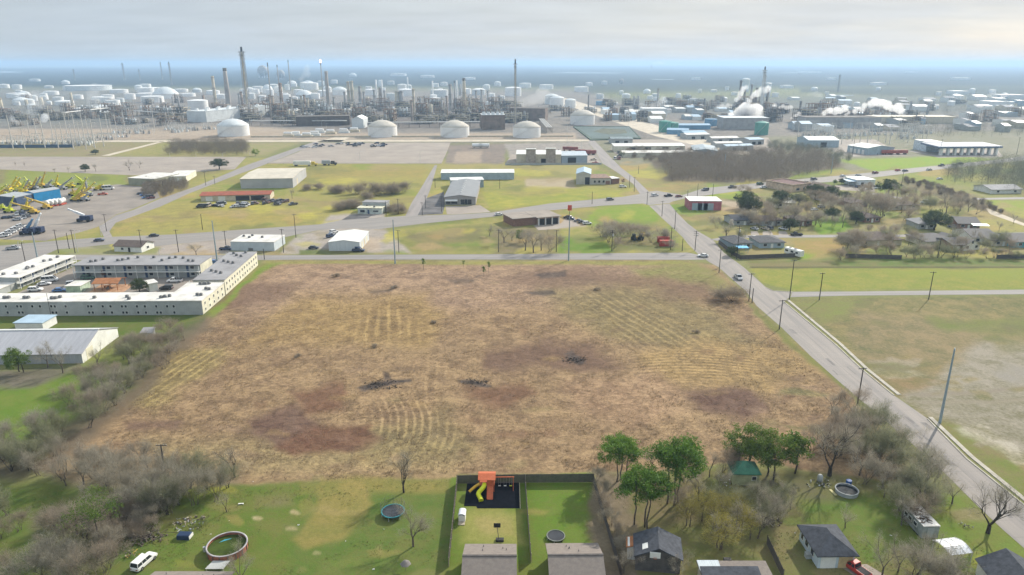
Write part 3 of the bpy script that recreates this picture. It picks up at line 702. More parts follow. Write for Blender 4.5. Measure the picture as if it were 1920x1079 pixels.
def leafy(kind, seed, n, h, crown_r, crown_h, crown_z, nc, per, crad, size, leaf, bark, trunks=1, rad=.22, flat=.7, shell=.55, low=-.55):
    for k in range(n):
        r = random.Random(seed + k); mb = MB(); cs = []
        while len(cs) < nc:
            v = rdir(r) * (shell + (1 - shell) * r.random()) if r.random() < .8 else rdir(r) * r.random()
            if v.z < low: continue
            rr = crown_r * (1 + .22 * math.sin(3 * math.atan2(v.y, v.x) + seed + k))
            cs.append(Vector((v.x * rr, v.y * rr, crown_z + v.z * crown_h)))
        tops = []
        for t in range(trunks):
            x, y = (0, 0) if trunks == 1 else (r.uniform(-1.6, 1.6), r.uniform(-1.3, 1.3))
            p = Vector((x, y, -.3)); zt = crown_z - crown_h * .35
            for i in range(4):
                q = Vector((x + r.uniform(-.2, .2), y + r.uniform(-.2, .2), zt * (i + 1) / 4))
                mb.tube(p, q, rad * (1.2 - .15*i), rad * (1.05 - .15*i), 7, cap=False); p = q
            tops.append(p)
        for c in cs[::2]:
            t = min(tops, key=lambda q: (q - c).length); m = t.lerp(c, .5) + Vector((0, 0, -.3))
            mb.tube(t, m, rad * .38, rad * .22, 4, cap=False); mb.tube(m, c, rad * .22, .02, 3, cap=False)
        proto(kind, mb, leaves(r, cs, per, crad, size, flat), bark, leaf)
leafy('pine_tree', 111, 3, 11, 4.3, 3.0, 7.4, 150, 80, .85, .135, M_PINE, M_BARK, trunks=3, rad=.13, low=-.2)
leafy('wispy_pine', 115, 1, 11, 3.9, 3.2, 7.2, 62, 46, 1.0, .12, M_EVER, M_BARK, trunks=1, rad=.15, low=-.3)
leafy('evergreen_tree', 121, 3, 10, 3.5, 4.2, 5.4, 110, 85, .85, .13, M_EVER, M_BARKD, trunks=2, rad=.16)
leafy('live_oak', 131, 2, 8, 4.6, 3.1, 4.4, 110, 75, 1.0, .16, M_OAK, M_BARKD, rad=.3)
leafy('small_cedar', 141, 2, 7, 2.0, 2.6, 3.9, 36, 60, .75, .16, M_EVER, M_BARKD, rad=.12)
leafy('budding_tree', 151, 3, 8, 3.8, 3.0, 4.8, 90, 60, 1.1, .085, M_BUD, M_BARK, trunks=2, rad=.13)
leafy('spring_tree', 161, 1, 7, 3.0, 3.0, 3.6, 40, 60, 1.0, .2, M_SPRING, M_BARK, rad=.15)
leafy('blossom_tree', 171, 1, 5, 1.0, 2.2, 2.8, 22, 60, .6, .14, M_BLOSSOM, M_BARK, rad=.08)
leafy('sapling', 181, 2, 4, .7, 1.3, 2.6, 9, 40, .5, .12, M_EVER, M_BARKD, rad=.05)
leafy('rust_tree', 191, 1, 4, 1.4, 1.4, 2.4, 20, 40, .7, .13, M_RUST, M_BARKD, rad=.08)
_tr = random.Random(3)
TREE_CAT = {'pine_tree': 'pine tree', 'wispy_pine': 'pine tree', 'sapling': 'sapling'}
def tree(kind, px, h, label=None, group=None, wide=1.0, rz=None, cat=None):
    a, b, ph = _tr.choice(PROTO[kind]); s = h / ph
    o = thing(kind, label or '', cat or TREE_CAT.get(kind, 'tree'), at(*px) if len(px) == 2 else px, _tr.uniform(0, 6.28) if rz is None else rz, group)
    o.scale = (s * wide, s * wide, s)
    t = link('trunk', a, o); c = link('crown', b, o)
    return o
def th(px, ytop):
    return max(1.0, height(px, ytop))
def row(kind, group, fmt, pts, wide=1.0):
    """pts: (x, y base, y top); ordered as given"""
    os_ = []
    pts = sorted(pts, key=lambda p: at(p[0], p[1]).x / at(p[0], p[1]).y)
    for i, p in enumerate(pts):
        k = kind if isinstance(kind, str) else _tr.choice(kind)
        os_.append(tree(k, p[:2], th(p[:2], p[2]), None, group, (p[3] if len(p) > 3 else wide) * _tr.uniform(.92, 1.08)))
    number(os_, fmt); return os_
def scatter(poly, n, seed, mind):
    r = random.Random(seed); xs, ys = [p[0] for p in poly], [p[1] for p in poly]; out = []
    P = np.array
    for _ in range(n * 60):
        x, y = r.uniform(min(xs), max(xs)), r.uniform(min(ys), max(ys))
        if sdf(P([x]), P([y]), poly)[0] > 0: continue
        w = at(x, y)
        if all((w - at(*q)).length > mind for q in out): out.append((x, y))
        if len(out) >= n: break
    return sorted(out, key=lambda q: q[1])
TH = ['thicket_tree', 'thicket_tree', 'grey_thicket_tree', 'olive_thicket_tree']
def clump(kind, group, fmt, poly, n, seed, hr, mind=2.5, wide=1.0, byx=False):
    pts = scatter(poly, n, seed, mind); r = random.Random(seed)
    if byx: pts.sort(key=lambda q: q[0])
    os_ = []
    for x, y in pts:
        k = kind if isinstance(kind, str) else r.choice(kind)
        os_.append(tree(k, (x, y), r.uniform(*hr), None, group, wide * r.uniform(.85, 1.15)))
    number(os_, fmt); return os_
# thicket along the west side of the lot
clump(TH, 'bare trees beside the metal warehouse', 'bare bushy tree between warehouse gable and brown lot, {} from the motel', [(255,700),(225,690),(250,655),(310,632),(350,600),(352,640),(335,680),(270,716)], 17, 1, (5.5, 8.5), 3.0)
clump(TH, 'bare trees along the lawn and lot', 'bare grey tree between bright lawn and brown lot, {} from the warehouse', [(120,775),(165,725),(215,708),(250,718),(225,770),(160,810),(120,815)], 14, 2, (6, 9), 3.0)
clump(['grey_thicket_tree','olive_thicket_tree'], 'grey thicket by the lawn end', 'grey leafless thicket tree at the lawn end, {} counting towards the camera', [(-30,830),(60,812),(125,820),(130,870),(60,905),(-30,905)], 14, 3, (6, 9), 2.8)
clump(['thicket_tree','bare_small_tree','grey_thicket_tree'], 'bare trees before the brown lot', 'slim bare tree on the near lot edge, {} counting from the frame edge', [(110,890),(150,872),(300,868),(330,890),(300,912),(120,912)], 18, 4, (5, 8.5), 2.6, byx=True)
clump(['grey_thicket_tree','bare_tree','olive_thicket_tree'], 'bare trees round the junk heap', 'bare grey tree around the brush heap, {} counting towards the camera', [(205,925),(320,918),(420,905),(450,925),(385,945),(330,965),(215,975)], 15, 5, (6, 9.5), 2.6)
clump(['grey_thicket_tree','thicket_tree','bare_tree'], 'bare trees below the tall pine', 'bare tree near the lone tall pine, {} counting towards the camera', [(80,1005),(130,960),(220,990),(235,1040),(215,1110),(130,1120),(60,1090)], 16, 6, (5.5, 8.5), 2.4)
clump(['thicket_tree','olive_thicket_tree'], 'brush at the frame corner', 'brownish bare tree in the corner brush, {} counting towards the camera', [(-60,960),(30,955),(50,1010),(30,1100),(-60,1100)], 8, 7, (5, 8), 2.6)
tree('wispy_pine', (190,1035), th((190,1035), 925), 'tall lone pine with a green crown among grey brush', None, .95)
tree('evergreen_tree', (35,700), th((35,700), 650), 'dark evergreen in front of the white metal warehouse', None, 1.15)
tree('bare_tree', (118,700), th((118,700), 640), 'pale bare tree before the warehouse front wall')
tree('bare_tree', (90,690), th((90,690), 638), 'pale bare tree between evergreen and warehouse front wall')
tree('bare_tree', (185,690), th((185,690), 640), 'pale bare tree before the lit warehouse gable')
tree('olive_thicket_tree', (315,890), th((315,890), 850), 'dark ivy covered tree at the foot of the near pole')
tree('old_bare_tree', (441,895), th((441,895), 828), 'dark bare tree on the lot edge beside the lawn', None, 1.0)
tree('old_bare_tree', (757,924), th((757,924), 838), 'forked bare tree standing alone on the lawn edge', None, .72, rz=.5)
tree('bare_tree', (775,1025), th((775,1025), 950), 'spreading bare tree on the lawn below the teal trampoline', None, 1.15)
tree('bare_small_tree', (425,960), th((425,960), 918), 'twisted bare tree between pool and junk heap')
tree('bare_tree', (455,1100), th((455,1100), 1015), 'thin bare tree beside the brown roof with scaffold frame', None, .9)
# behind the fenced gardens
row(['grey_thicket_tree','thicket_tree'], 'bare bushes along the fence', 'bare grey bush outside the garden fence, {} from the lot', [(1118,905,868),(1128,930,890),(1140,960,915),(1145,985,945),(1152,1010,975),(1160,1040,1000)], .9)
tree('pine_tree', (1160,900), th((1160,900), 820), 'broad green pine on the lot edge nearest the garden fence', 'green pines behind the gardens', 1.18)
tree('pine_tree', (1268,948), th((1268,948), 826), 'green pine with bare reddish stems beside the grey brush', 'green pines behind the gardens', .95)
tree('pine_tree', (1205,985), th((1205,985), 876), 'green pine on three thin stems above the dark roofed house', 'green pines behind the gardens', 1.05)
tree('evergreen_tree', (1400,880), th((1400,880), 797), 'dense bright evergreen behind the green roofed shed', 'evergreens on the lot edge', 1.25)
tree('evergreen_tree', (1445,892), th((1445,892), 805), 'taller dense evergreen beside the small cedar', 'evergreens on the lot edge', .95)
tree('small_cedar', (1490,888), th((1490,888), 810), 'slim dull green cedar right of the evergreens', None, 1.0)
tree('old_bare_tree', (1555,892), th((1555,892), 768), 'big dark spreading bare tree by the round pool', None, 1.1)
row(['bare_tree','thicket_tree'], 'bare trees before the brown lot edge', 'brown bare tree between pines and evergreens, {} from the fence', [(1222,880,832),(1285,905,850),(1330,895,845),(1355,885,828),(1375,890,835),(1345,930,870),(1310,940,880),(1290,960,905)], .95)
clump(['olive_thicket_tree','grey_thicket_tree','bare_tree'], 'thicket by the diagonal road', 'grey green thicket tree beside the diagonal road, {} counting towards the camera', [(1590,890),(1600,820),(1640,800),(1700,850),(1755,905),(1745,930),(1680,925),(1600,905)], 20, 8, (6.5, 10), 2.6)
clump(['thicket_tree','bare_tree'], 'bare trees at the lot corner', 'brown bare tree at the lot corner by the road, {} counting towards the camera', [(1500,850),(1560,770),(1620,770),(1640,800),(1590,860)], 9, 9, (6, 9), 3.0)
row('budding_tree', 'yellow budding trees', 'yellow green budding tree behind the dark roofed house, {} from the pines', [(1290,985,930),(1330,985,920),(1365,990,925),(1395,1005,950),(1350,1035,965)], 1.0)
clump(['thicket_tree','olive_thicket_tree','bare_tree'], 'bare trees before the small shed', 'bare tree below the green roofed shed, {} counting towards the camera', [(1370,930),(1430,905),(1500,915),(1490,950),(1440,990),(1390,975)], 6, 10, (3, 4.5), 2.6)
tree('old_bare_tree', (1852,1000), th((1852,1000), 893), 'bare pollarded tree standing at the near road edge', None, 1.1)
tree('bare_small_tree', (1785,945), th((1785,945), 893), 'small bare tree on the verge behind the old trailer', None, 1.2)
tree('bare_small_tree', (1738,955), th((1738,955), 905), 'ivy wrapped bare stump tree beside the old trailer')
tree('bare_tree', (1690,985), th((1690,985), 925), 'bare bush tree against the far end of the old trailer', None, .9)
tree('bare_small_tree', (1585,990), th((1585,990), 945), 'faint bare tree on the lawn behind the hip roofed house')
tree('thicket_tree', (1712,1075), th((1712,1075), 1022), 'wide pale bare tree beside the red pickup', None, 1.2)
tree('thicket_tree', (1780,1095), th((1780,1095), 1055), 'pale bare bush below the white carport')
tree('bare_tree', (1170,1075), th((1170,1075), 1022), 'pale bare tree left of the dark roofed house')
tree('bare_tree', (1268,1090), th((1268,1090), 1030), 'thin bare tree in front of the dark roofed house')
row('bare_small_tree', 'bare trees round the yellow budding trees', 'thin grey tree near the flat patio roof, {} from the pines', [(1350,1030,955),(1380,1000,930),(1420,1010,950),(1440,985,935)], 1.0)
# saplings and shrubs in the lot
row('sapling', 'saplings along the far lot edge', 'slim green sapling on the far lot edge, {} from the motel', [(794,506,484),(869,502,488),(907,520,499),(916,512,490)], .9)
tree('bare_bush', (1362,566), th((1362,566), 530), 'round bare bush at the road side of the brown lot', None, 1.2)
row('bare_bush', 'low dead shrubs in the lot', 'low bare shrub on the brown lot, {} from the motel', [(740,542,534),(630,520,511),(700,650,643),(560,670,662),(815,606,599),(1305,625,617),(1120,545,538)], 1.5)
# middle belt
row(['bare_bush','bare_bush','thicket_tree'], 'dark shrubs in the yellow field', 'dark bare shrub in the yellow field, {} from the beige warehouse', [(580,357,342),(602,355,339),(628,360,341),(642,362,343),(668,365,339),(690,366,334),(704,364,338),(722,363,335),(742,363,334),(758,361,337)], 1.35)
row(['bare_bush'], 'bare shrubs behind the small shop', 'bare shrub behind the small shop, {} from the warehouse', [(640,392,370),(655,390,368),(672,388,366),(686,374,356),(738,398,376),(748,400,380)], 1.3)
tree('bare_small_tree', (548,373,), th((548,373), 352), 'small bare tree behind the red roofed scrapyard')
tree('bare_tree', (368,478), th((368,478), 453), 'bare tree on the forecourt behind the motel', None, 1.3)
tree('live_oak', (411,318), th((411,318), 297), 'round dark oak beside the north road', None, 1.25)
tree('live_oak', (160,322), th((160,322), 307), 'small round evergreen at the edge of the pale lot')
tree('live_oak', (179,290), th((179,290), 280), 'small dark evergreen near the dirt track', None, 1.3)
tree('bare_tree', (243,320), th((243,320), 297), 'spreading bare tree beside the pale lot', None, 1.3)
tree('bare_tree', (262,316), th((262,316), 298), 'leaning bare tree beside the larger bare tree')
row('bare_small_tree', 'tiny bare trees in the pale lot', 'tiny bare tree on the pale lot, {} from the frame edge', [(29,311,303),(46,312,304),(128,324,312),(180,322,305),(103,325,314)], .9)
tree('spring_tree', (479,293), th((479,293), 278), 'bright yellow green tree beside the north road', None, 1.1)
tree('blossom_tree', (1370,430), th((1370,430), 411), 'white blossoming tree before the dark roofed houses', None, 1.0)
tree('rust_tree', (1473,428), th((1473,428), 411), 'small rust brown tree before the dark roofed houses')
row('rust_tree', 'rust shrubs in the motel court', 'rust coloured shrub against the motel walkway, {} from the pavilion', [(196,522,507),(318,520,506)], .9)
tree('live_oak', (262,549), th((262,549), 521), 'dense evergreen in the motel courtyard beside the pavilion', None, .95)
row(['thicket_tree','bare_tree'], 'bare trees behind the side street', 'bare tree behind the side street, {} from the white shop', [(918,443,420),(945,455,418),(960,452,425),(985,470,428),(1000,474,430),(1015,470,425),(1030,472,432),(995,455,425)], 1.25)
tree('evergreen_tree', (974,455), th((974,455), 430), 'ivy green tree among bare trees near the auto garage', None, .8)
row(['thicket_tree','grey_thicket_tree'], 'thicket behind the farm machines', 'bare thicket tree behind the parked machines, {} from the garage', [(1130,445,412),(1142,455,412),(1152,440,408),(1165,452,410),(1178,440,412),(1190,450,415),(1205,445,418),(1220,455,425),(1240,450,420),(1255,455,425),(1150,468,440),(1262,470,445)], 1.25)
tree('bare_tree', (1010,418), th((1010,418), 402), 'bare tree in front of the auto garage')
tree('olive_thicket_tree', (1168,296), th((1168,296), 280), 'dark evergreen bush beside the north road sheds')
tree('rust_tree', (1168,346), th((1168,346), 335), 'brown bush beside the blue roofed workshop')
row(['thicket_tree','bare_tree'], 'garden trees behind the pink storage', 'bare garden tree behind the small lane, {} from the pink storage', [(1392,410,385),(1400,420,390),(1415,400,362),(1432,405,368),(1442,420,380),(1455,425,388),(1470,418,375),(1485,422,385),(1500,430,390),(1512,425,392),(1425,428,395),(1492,400,365)], 1.15)
row(['thicket_tree','bare_tree'], 'garden trees in the middle of the district', 'bare garden tree among dark roofs, {} from the long dark wood', [(1530,385,350),(1545,380,355),(1560,400,370),(1580,410,375),(1600,412,380),(1615,415,378),(1628,400,360),(1640,410,368),(1655,405,352),(1600,390,362),(1545,405,372),(1570,385,358)], 1.15)
row(['live_oak'], 'dark evergreens between the houses', 'dark round evergreen between the houses, {} from the pink storage', [(1497,385,362),(1585,376,358),(1560,412,388),(1605,420,395),(1752,432,392),(1480,432,408)], 1.1)
row(['bare_tree','thicket_tree'], 'bare trees along the ditch', 'bare tree along the straight ditch, {} from the avenue', [(1715,372,345),(1690,378,348),(1770,382,352),(1785,390,356),(1800,396,362),(1815,398,365),(1695,415,382),(1702,412,380),(1765,395,370),(1792,402,375),(1830,402,378)], 1.15)
row(['thicket_tree','grey_thicket_tree'], 'bare trees behind the brown roofed house', 'bare tree round the brown roofed house, {} from the camper', [(1580,470,428),(1592,465,420),(1608,460,425),(1622,465,425),(1600,485,455),(1575,488,462),(1635,440,418),(1660,445,420),(1680,440,415),(1645,480,455),(1665,478,450)], 1.2)
row(['thicket_tree','olive_thicket_tree'], 'back garden trees above the ditch', 'bare back garden tree above the green ditch, {} from the camper', [(1575,486,462),(1700,482,455),(1715,485,455),(1730,484,452),(1748,482,455),(1765,484,450),(1790,484,460),(1815,486,462),(1850,485,462),(1865,484,458),(1880,486,462),(1905,486,465)], 1.15)
row('bare_tree', 'thin trees in the far green verge', 'slim bare tree on the green verge, {} from the avenue', [(1758,362,340),(1766,362,342),(1873,434,412),(1900,420,400)], .8)
row(['live_oak','evergreen_tree'], 'evergreens by the roadside store', 'dark evergreen beside the roadside store, {} from the avenue', [(1565,347,336),(1578,346,334),(1372,480,462)], 1.0)
tree('bare_small_tree', (1443,444), th((1443,444), 428), 'leafless small tree between lane and grey roofed houses')
tree('olive_thicket_tree', (1385,455), th((1385,455), 425), 'dull green tree at the lane corner by the utility pole', None, .8)
tree('bare_tree', (1360,450), th((1360,450), 412), 'tan bare tree at the mouth of the lane', None, .9)
tree('grey_thicket_tree', (1343,428), th((1343,428), 400), 'round brown tree beside the road below the pink storage', None, 1.2)
clump(['thicket_tree','grey_thicket_tree','bare_tree'], 'bare trees over the district gardens', 'bare garden tree in the district thicket, {} counting towards the camera', [(1390,372),(1460,366),(1640,362),(1690,410),(1610,425),(1500,430),(1395,425)], 30, 15, (7, 11), 5)
clump(['thicket_tree','olive_thicket_tree','bare_tree'], 'bare trees among the ditch houses', 'bare tree among the houses above the ditch, {} counting towards the camera', [(1590,448),(1720,440),(1790,446),(1910,450),(1900,480),(1700,484),(1600,470)], 22, 16, (6, 10), 5)
clump(['grey_thicket_tree','thicket_tree','bare_bush'], 'low brush round the junk', 'low grey brush beside the junk and estate car, {} counting towards the camera', [(195,955),(330,940),(345,975),(262,1012),(240,1050),(205,1030)], 14, 25, (3.5, 5.5), 1.8)
clump(['grey_thicket_tree','olive_thicket_tree','bare_tree'], 'bare trees over the shed garden', 'grey bare tree in the garden of the green roofed shed, {} counting towards the camera', [(1345,960),(1440,955),(1500,930),(1440,1010),(1370,1005)], 8, 35, (5, 7), 3)
clump(['thicket_tree','olive_thicket_tree','bare_tree'], 'bare trees between pool and trailer', 'bare tree between round pool and old trailer, {} counting towards the camera', [(1625,920),(1735,925),(1760,950),(1700,985),(1660,960)], 9, 36, (5, 8.5), 2.6)
clump(['bare_tree','grey_thicket_tree'], 'bare trees below the trailer', 'pale bare tree below the old trailer, {} counting towards the camera', [(1650,1055),(1745,1055),(1770,1100),(1650,1100)], 5, 37, (6, 8), 3)
clump(['thicket_tree','olive_thicket_tree','bare_tree','live_oak'], 'tall trees of the district', 'tall tree standing over the district roofs, {} counting towards the camera', [(1390,385),(1460,360),(1600,355),(1720,372),(1790,400),(1700,425),(1530,430),(1400,425)], 26, 38, (9, 13), 5)
# far woods that read as one mass
M_WT = leaf_mat('wood_twigs', (.18,.145,.105), (.30,.245,.18), .2, .9); M_WTG = leaf_mat('green_wood_twigs', (.13,.135,.095), (.24,.235,.165), .2, .9)
def wood(name, poly, n, seed, hr, twig, label, dens=1.0):
    r = random.Random(seed); mb = MB(); pts = scatter(poly, n, seed, 4.0)
    for x, y in pts:
        p = at(x, y); h = r.uniform(*hr); w = h * .5
        for s in range(2):
            mb.tube(p + Vector((r.uniform(-.5,.5), 0, -.3)), p + Vector((r.uniform(-1,1), r.uniform(-1,1), h*.5)), .06, .03, 3, cap=False)
        for _ in range(int(430 * dens)):
            v = rdir(r) * r.random() ** .45; q = p + Vector((v.x*w, v.y*w, h*.48 + v.z*h*.46))
            d = (rdir(r) + Vector((0,0,.6))).normalized(); l = r.uniform(.8, 1.8); s = d.orthogonal().normalized() * r.uniform(.035, .075)
            mb.add([q + s, q - s, q + d*l], [(0,1,2)], 1)
    o = link(name, mb.mesh(name, [M_BARK, twig])); o['kind'] = 'stuff'; o['label'] = label
    return o
wood('woodland', [(1245,330),(1240,305),(1290,292),(1420,288),(1550,292),(1568,318),(1480,336),(1440,344),(1260,342)], 420, 1, (7, 11), M_WT, 'brown leafless wood behind the avenue junction')
wood('woodland', [(1770,330),(1790,318),(1850,310),(1980,300),(1980,385),(1850,350),(1780,343)], 150, 2, (8, 13), M_WTG, 'grey green wood at the far end of the avenue')
wood('woodland', [(312,291),(320,276),(380,270),(460,272),(466,292),(380,293)], 110, 3, (7, 11), M_WT, 'dark leafless wood behind the pale lot')
wood('undergrowth', [(1170,285),(1300,284),(1330,300),(1240,305),(1185,300)], 70, 4, (4, 7), M_WT, 'brown brush beside the north road sheds')
wood('undergrowth', [(1440,270),(1560,285),(1600,300),(1570,312),(1545,290),(1440,284)], 60, 5, (5, 8), M_WTG, 'scrub above the bright green verge')
wood('undergrowth', [(1690,337),(1740,345),(1850,385),(1880,402),(1850,396),(1760,366),(1700,345)], 60, 6, (2, 4), M_WT, 'brown brush along the ditch')
wood('undergrowth', [(270,345),(300,342),(360,348),(345,360),(300,372),(270,368)], 40, 7, (4, 7), M_WT, 'brown brush beside the equipment yard')
wood('woodland', [(1690,242),(1930,234),(1930,256),(1760,258)], 120, 8, (8, 13), M_WTG, 'dark tree belt beyond the far substation', .4)
wood('woodland', [(1130,178),(1500,172),(1900,184),(1900,196),(1500,182),(1140,187)], 190, 9, (9, 14), M_WTG, 'hazy tree belt far beyond the steaming units', .3)
wood('woodland', [(1560,203),(1930,205),(1930,220),(1600,216)], 110, 10, (8, 12), M_WTG, 'tree belt among the far sheds', .35)
# dry stubble over the lot: nobody could count it
def stubble():
    r = random.Random(9); mb = MB()
    poly = [(500,520),(1390,560),(1470,640),(1590,750),(1680,860),(1450,868),(1110,886),(850,890),(600,905),(460,908),(160,870),(250,750),(345,650),(450,560)]
    xs, ys = np.array([r.uniform(150, 1690) for _ in range(32000)]), np.array([r.uniform(520, 908) for _ in range(32000)])
    ok = sdf(xs, ys, poly) < -3
    W = [at(x, y) for x, y in zip(xs[ok], ys[ok])]
    bare_ = np.zeros(len(W), bool)
    for zp, zc, zs, st in ZONES:
        if zc in (PUR, RED, SOIL) and st > .6: bare_ |= sdf(xs[ok], ys[ok], zp) < 2
    nz = vnoise(np.array([p.x for p in W]), np.array([p.y for p in W]), 7, 3, 21)
    for p, k, bb in zip(W, nz, bare_):
        if k < .46 or (bb and r.random() < .9): continue
        a = r.uniform(0, 6.28); n = r.randint(3, 5)
        for i in range(n):
            b = a + i * 6.28 / n; h = r.uniform(.10, .34); q = p + Vector((math.cos(b), math.sin(b), 0)) * r.uniform(.05, .3)
            s = Vector((-math.sin(b), math.cos(b), 0)) * r.uniform(.04, .11)
            mb.add([q - s, q + s, q + Vector((math.cos(b) * h * .9, math.sin(b) * h * .9, h))], [(0, 1, 2)])
    # low dead clumps, few and ragged
    cx, cy = np.array([r.uniform(170, 1660) for _ in range(5200)]), np.array([r.uniform(505, 900) for _ in range(5200)])
    in_ = sdf(cx, cy, poly) < -4; PC = [at(x, y) for x, y in zip(cx[in_], cy[in_])]
    nc_ = vnoise(np.array([p.x for p in PC]), np.array([p.y for p in PC]), 11, 3, 33)
    for p, k in zip(PC, nc_):
        if k < .55: continue
        R_ = r.uniform(.2, .9)
        for i in range(r.randint(3, 9)):
            b = r.uniform(0, 6.28); q = p + Vector((math.cos(b), math.sin(b), 0)) * R_ * r.random(); h = r.uniform(.08, .34)
            s = Vector((-math.sin(b), math.cos(b), 0)) * r.uniform(.04, .10); d = Vector((math.cos(b) * h, math.sin(b) * h, h))
            mb.add([q - s, q + s, q + d], [(0, 1, 2)], r.choice([0, 1, 2]))
    o = link('dry_grass', mb.mesh('dry_grass', [leaf_mat('dry_straw', (.26,.185,.11), (.42,.32,.19), .3, .9), leaf_mat('dead_weeds', (.17,.12,.075), (.30,.215,.13), .3, .9), leaf_mat('reddish_weeds', (.18,.11,.07), (.29,.18,.115), .3, .9)])); o['kind'] = 'stuff'
    o['label'] = 'dry straw stubble covering the cleared lot'
stubble()

def lawn_weeds():
    r = random.Random(14); mb = MB(); X, Y = np.array([r.uniform(-40, 1900) for _ in range(16000)]), np.array([r.uniform(880, 1100) for _ in range(16000)])
    ok = np.zeros(len(X), bool)
    for poly in ([(-40,915),(470,916),(845,896),(838,1100),(-40,1100)], [(1120,890),(1740,906),(1890,1075),(1900,1100),(1150,1100)], [(1125,885),(1160,890),(1175,1060)]): ok |= sdf(X, Y, poly) < -2
    PW = [at(x, y) for x, y in zip(X[ok], Y[ok])]; nw = vnoise(np.array([p.x for p in PW]), np.array([p.y for p in PW]), 8, 3, 44)
    for p, k in zip(PW, nw):
        if k < .5: continue
        m = 0 if r.random() < .7 else 1
        for i in range(r.randint(3, 6)):
            b = r.uniform(0, 6.28); q = p + Vector((math.cos(b), math.sin(b), 0)) * r.uniform(.0, .3); h = r.uniform(.05, .14); s = Vector((-math.sin(b), math.cos(b), 0)) * r.uniform(.03, .06)
            mb.add([q - s, q + s, q + Vector((math.cos(b) * h, math.sin(b) * h, h))], [(0, 1, 2)], m)
    o = link('weeds', mb.mesh('weeds', [leaf_mat('lawn_weeds', (.08,.12,.022), (.17,.19,.05), .4, .9), leaf_mat('fallen_leaf_litter', (.19,.14,.075), (.31,.24,.14), .3, .9)])); o['kind'] = 'stuff'; o['label'] = 'weeds and fallen leaves over the lawns'
lawn_weeds()
# ---------------------------------------------------------------- buildings
M_WHITE = mat('white_metal', (.72,.72,.68), .55, .07, .4)
M_CREAM = mat('cream_wall', (.66,.63,.50), .8, .08, .4)
M_PALEG = mat('pale_grey_wall', (.38,.395,.385), .8, .09, .4)
M_GREYW = mat('grey_metal_wall', (.36,.38,.39), .6, .10, .5)
M_BEIGEW = mat('beige_wall', (.55,.49,.37), .8, .1, .4)
M_BLUEG = mat('blue_grey_metal', (.34,.42,.47), .55, .08, .4)
M_ROOFW = mat('white_roof', (.74,.72,.67), .7, .06, .22, second=(.50,.48,.44), detail=8)
M_ROOFG = mat('grey_membrane_roof', (.32,.315,.32), .85, .1, .15, second=(.24,.235,.24))
M_ROOFB = mat('beige_roof', (.55,.50,.41), .7, .08, .2)
M_SHINGB = mat('brown_shingles', (.135,.105,.09), .95, .16, 1.2)
M_SHINGG = mat('grey_shingles', (.205,.19,.18), .95, .12, 1.3, second=(.155,.145,.14))
M_SHINGD = mat('dark_slate_shingles', (.062,.068,.082), .9, .2, 1.2)
M_SHINGK = mat('charcoal_shingles', (.105,.105,.11), .9, .2, 1.2)
M_TAUPE = mat('taupe_shingles', (.225,.195,.17), .95, .1, 1.5, second=(.175,.15,.135))
M_REDROOF = mat('rust_red_roof', (.36,.10,.05), .7, .2, .4, second=(.24,.075,.05))
M_ORANGE = mat('terracotta_roof', (.36,.15,.06), .7, .15, .6)
M_BLUEROOF = mat('light_blue_roof', (.36,.48,.58), .5, .06, .3)
M_GLASS = mat('dark_glass', (.025,.03,.038), .15, .1, 1.0, spec=.5)
M_DOORB = mat('blue_door', (.03,.06,.13), .5, .1, 1.0)
M_DARKG = mat('dark_opening', (.02,.02,.022), .8, .1, 1.0)
M_METAL = mat('roof_unit_metal', (.18,.18,.18), .5, .2, 1.0)
M_PINK = mat('pink_block_wall', (.42,.15,.17), .8, .1, .5)
M_BRICK = mat('brown_brick', (.24,.135,.10), .9, .12, 1.0)
M_TEAL = mat('teal_wall', (.05,.30,.36), .7, .1, .5)
M_BLUEW = mat('sunlit_blue_wall', (.02,.25,.52), .5, .08, .3)  # sunlight painted into the shed's blue
M_WOODF = mat('weathered_fence_wood', (.115,.10,.09), .95, .2, 1.2, second=(.075,.07,.066))
M_WOODP = mat('pale_fence_wood', (.42,.36,.27), .9, .15, 1.2)
M_POLEW = mat('creosote_pole', (.05,.042,.036), .9, .2, 1.0)
M_STEELB = mat('blue_grey_steel', (.27,.34,.37), .5, .08, .6)
M_STEELL = mat('light_steel', (.5,.5,.48), .45, .06, .5)

def frame(A, B):
    a, b = at(*A), at(*B); return a, math.atan2(b.y - a.y, b.x - a.x), (b - a).length
def depth_of(a, ang, C):
    c = at(*C); v = c - a; return -v.x * math.sin(ang) + v.y * math.cos(ang)
WINMESH = {}
def opening(parent, name, face, u, z, w, h, m, dims, t=.06):
    """a thin real frame-and-pane block standing t proud of a wall face: front/back/left/right"""
    wd, dp = dims; key = (name, round(w, 2), round(h, 2), m.name)
    if key not in WINMESH:
        mb = MB(); mb.box(-w/2, -t, 0, w/2, .02, h, 0)
        if name == 'window':
            f = .07; mb.box(-w/2-f, -t-.03, h, w/2+f, .02, h+f, 1); mb.box(-w/2-f, -t-.05, -f, w/2+f, .02, 0, 1)
            mb.box(-w/2-f, -t-.03, 0, -w/2, .02, h, 1); mb.box(w/2, -t-.03, 0, w/2+f, .02, h, 1)
        WINMESH[key] = mb.mesh(name, [m, M_WHITE])
    o = link(name, WINMESH[key], parent)
    if face == 'front': o.location = (u, 0, z)
    elif face == 'back': o.location = (u, dp, z); o.rotation_euler.z = math.pi
    elif face == 'right': o.location = (wd, u, z); o.rotation_euler.z = math.pi/2
    else: o.location = (0, u, z); o.rotation_euler.z = -math.pi/2
    return o
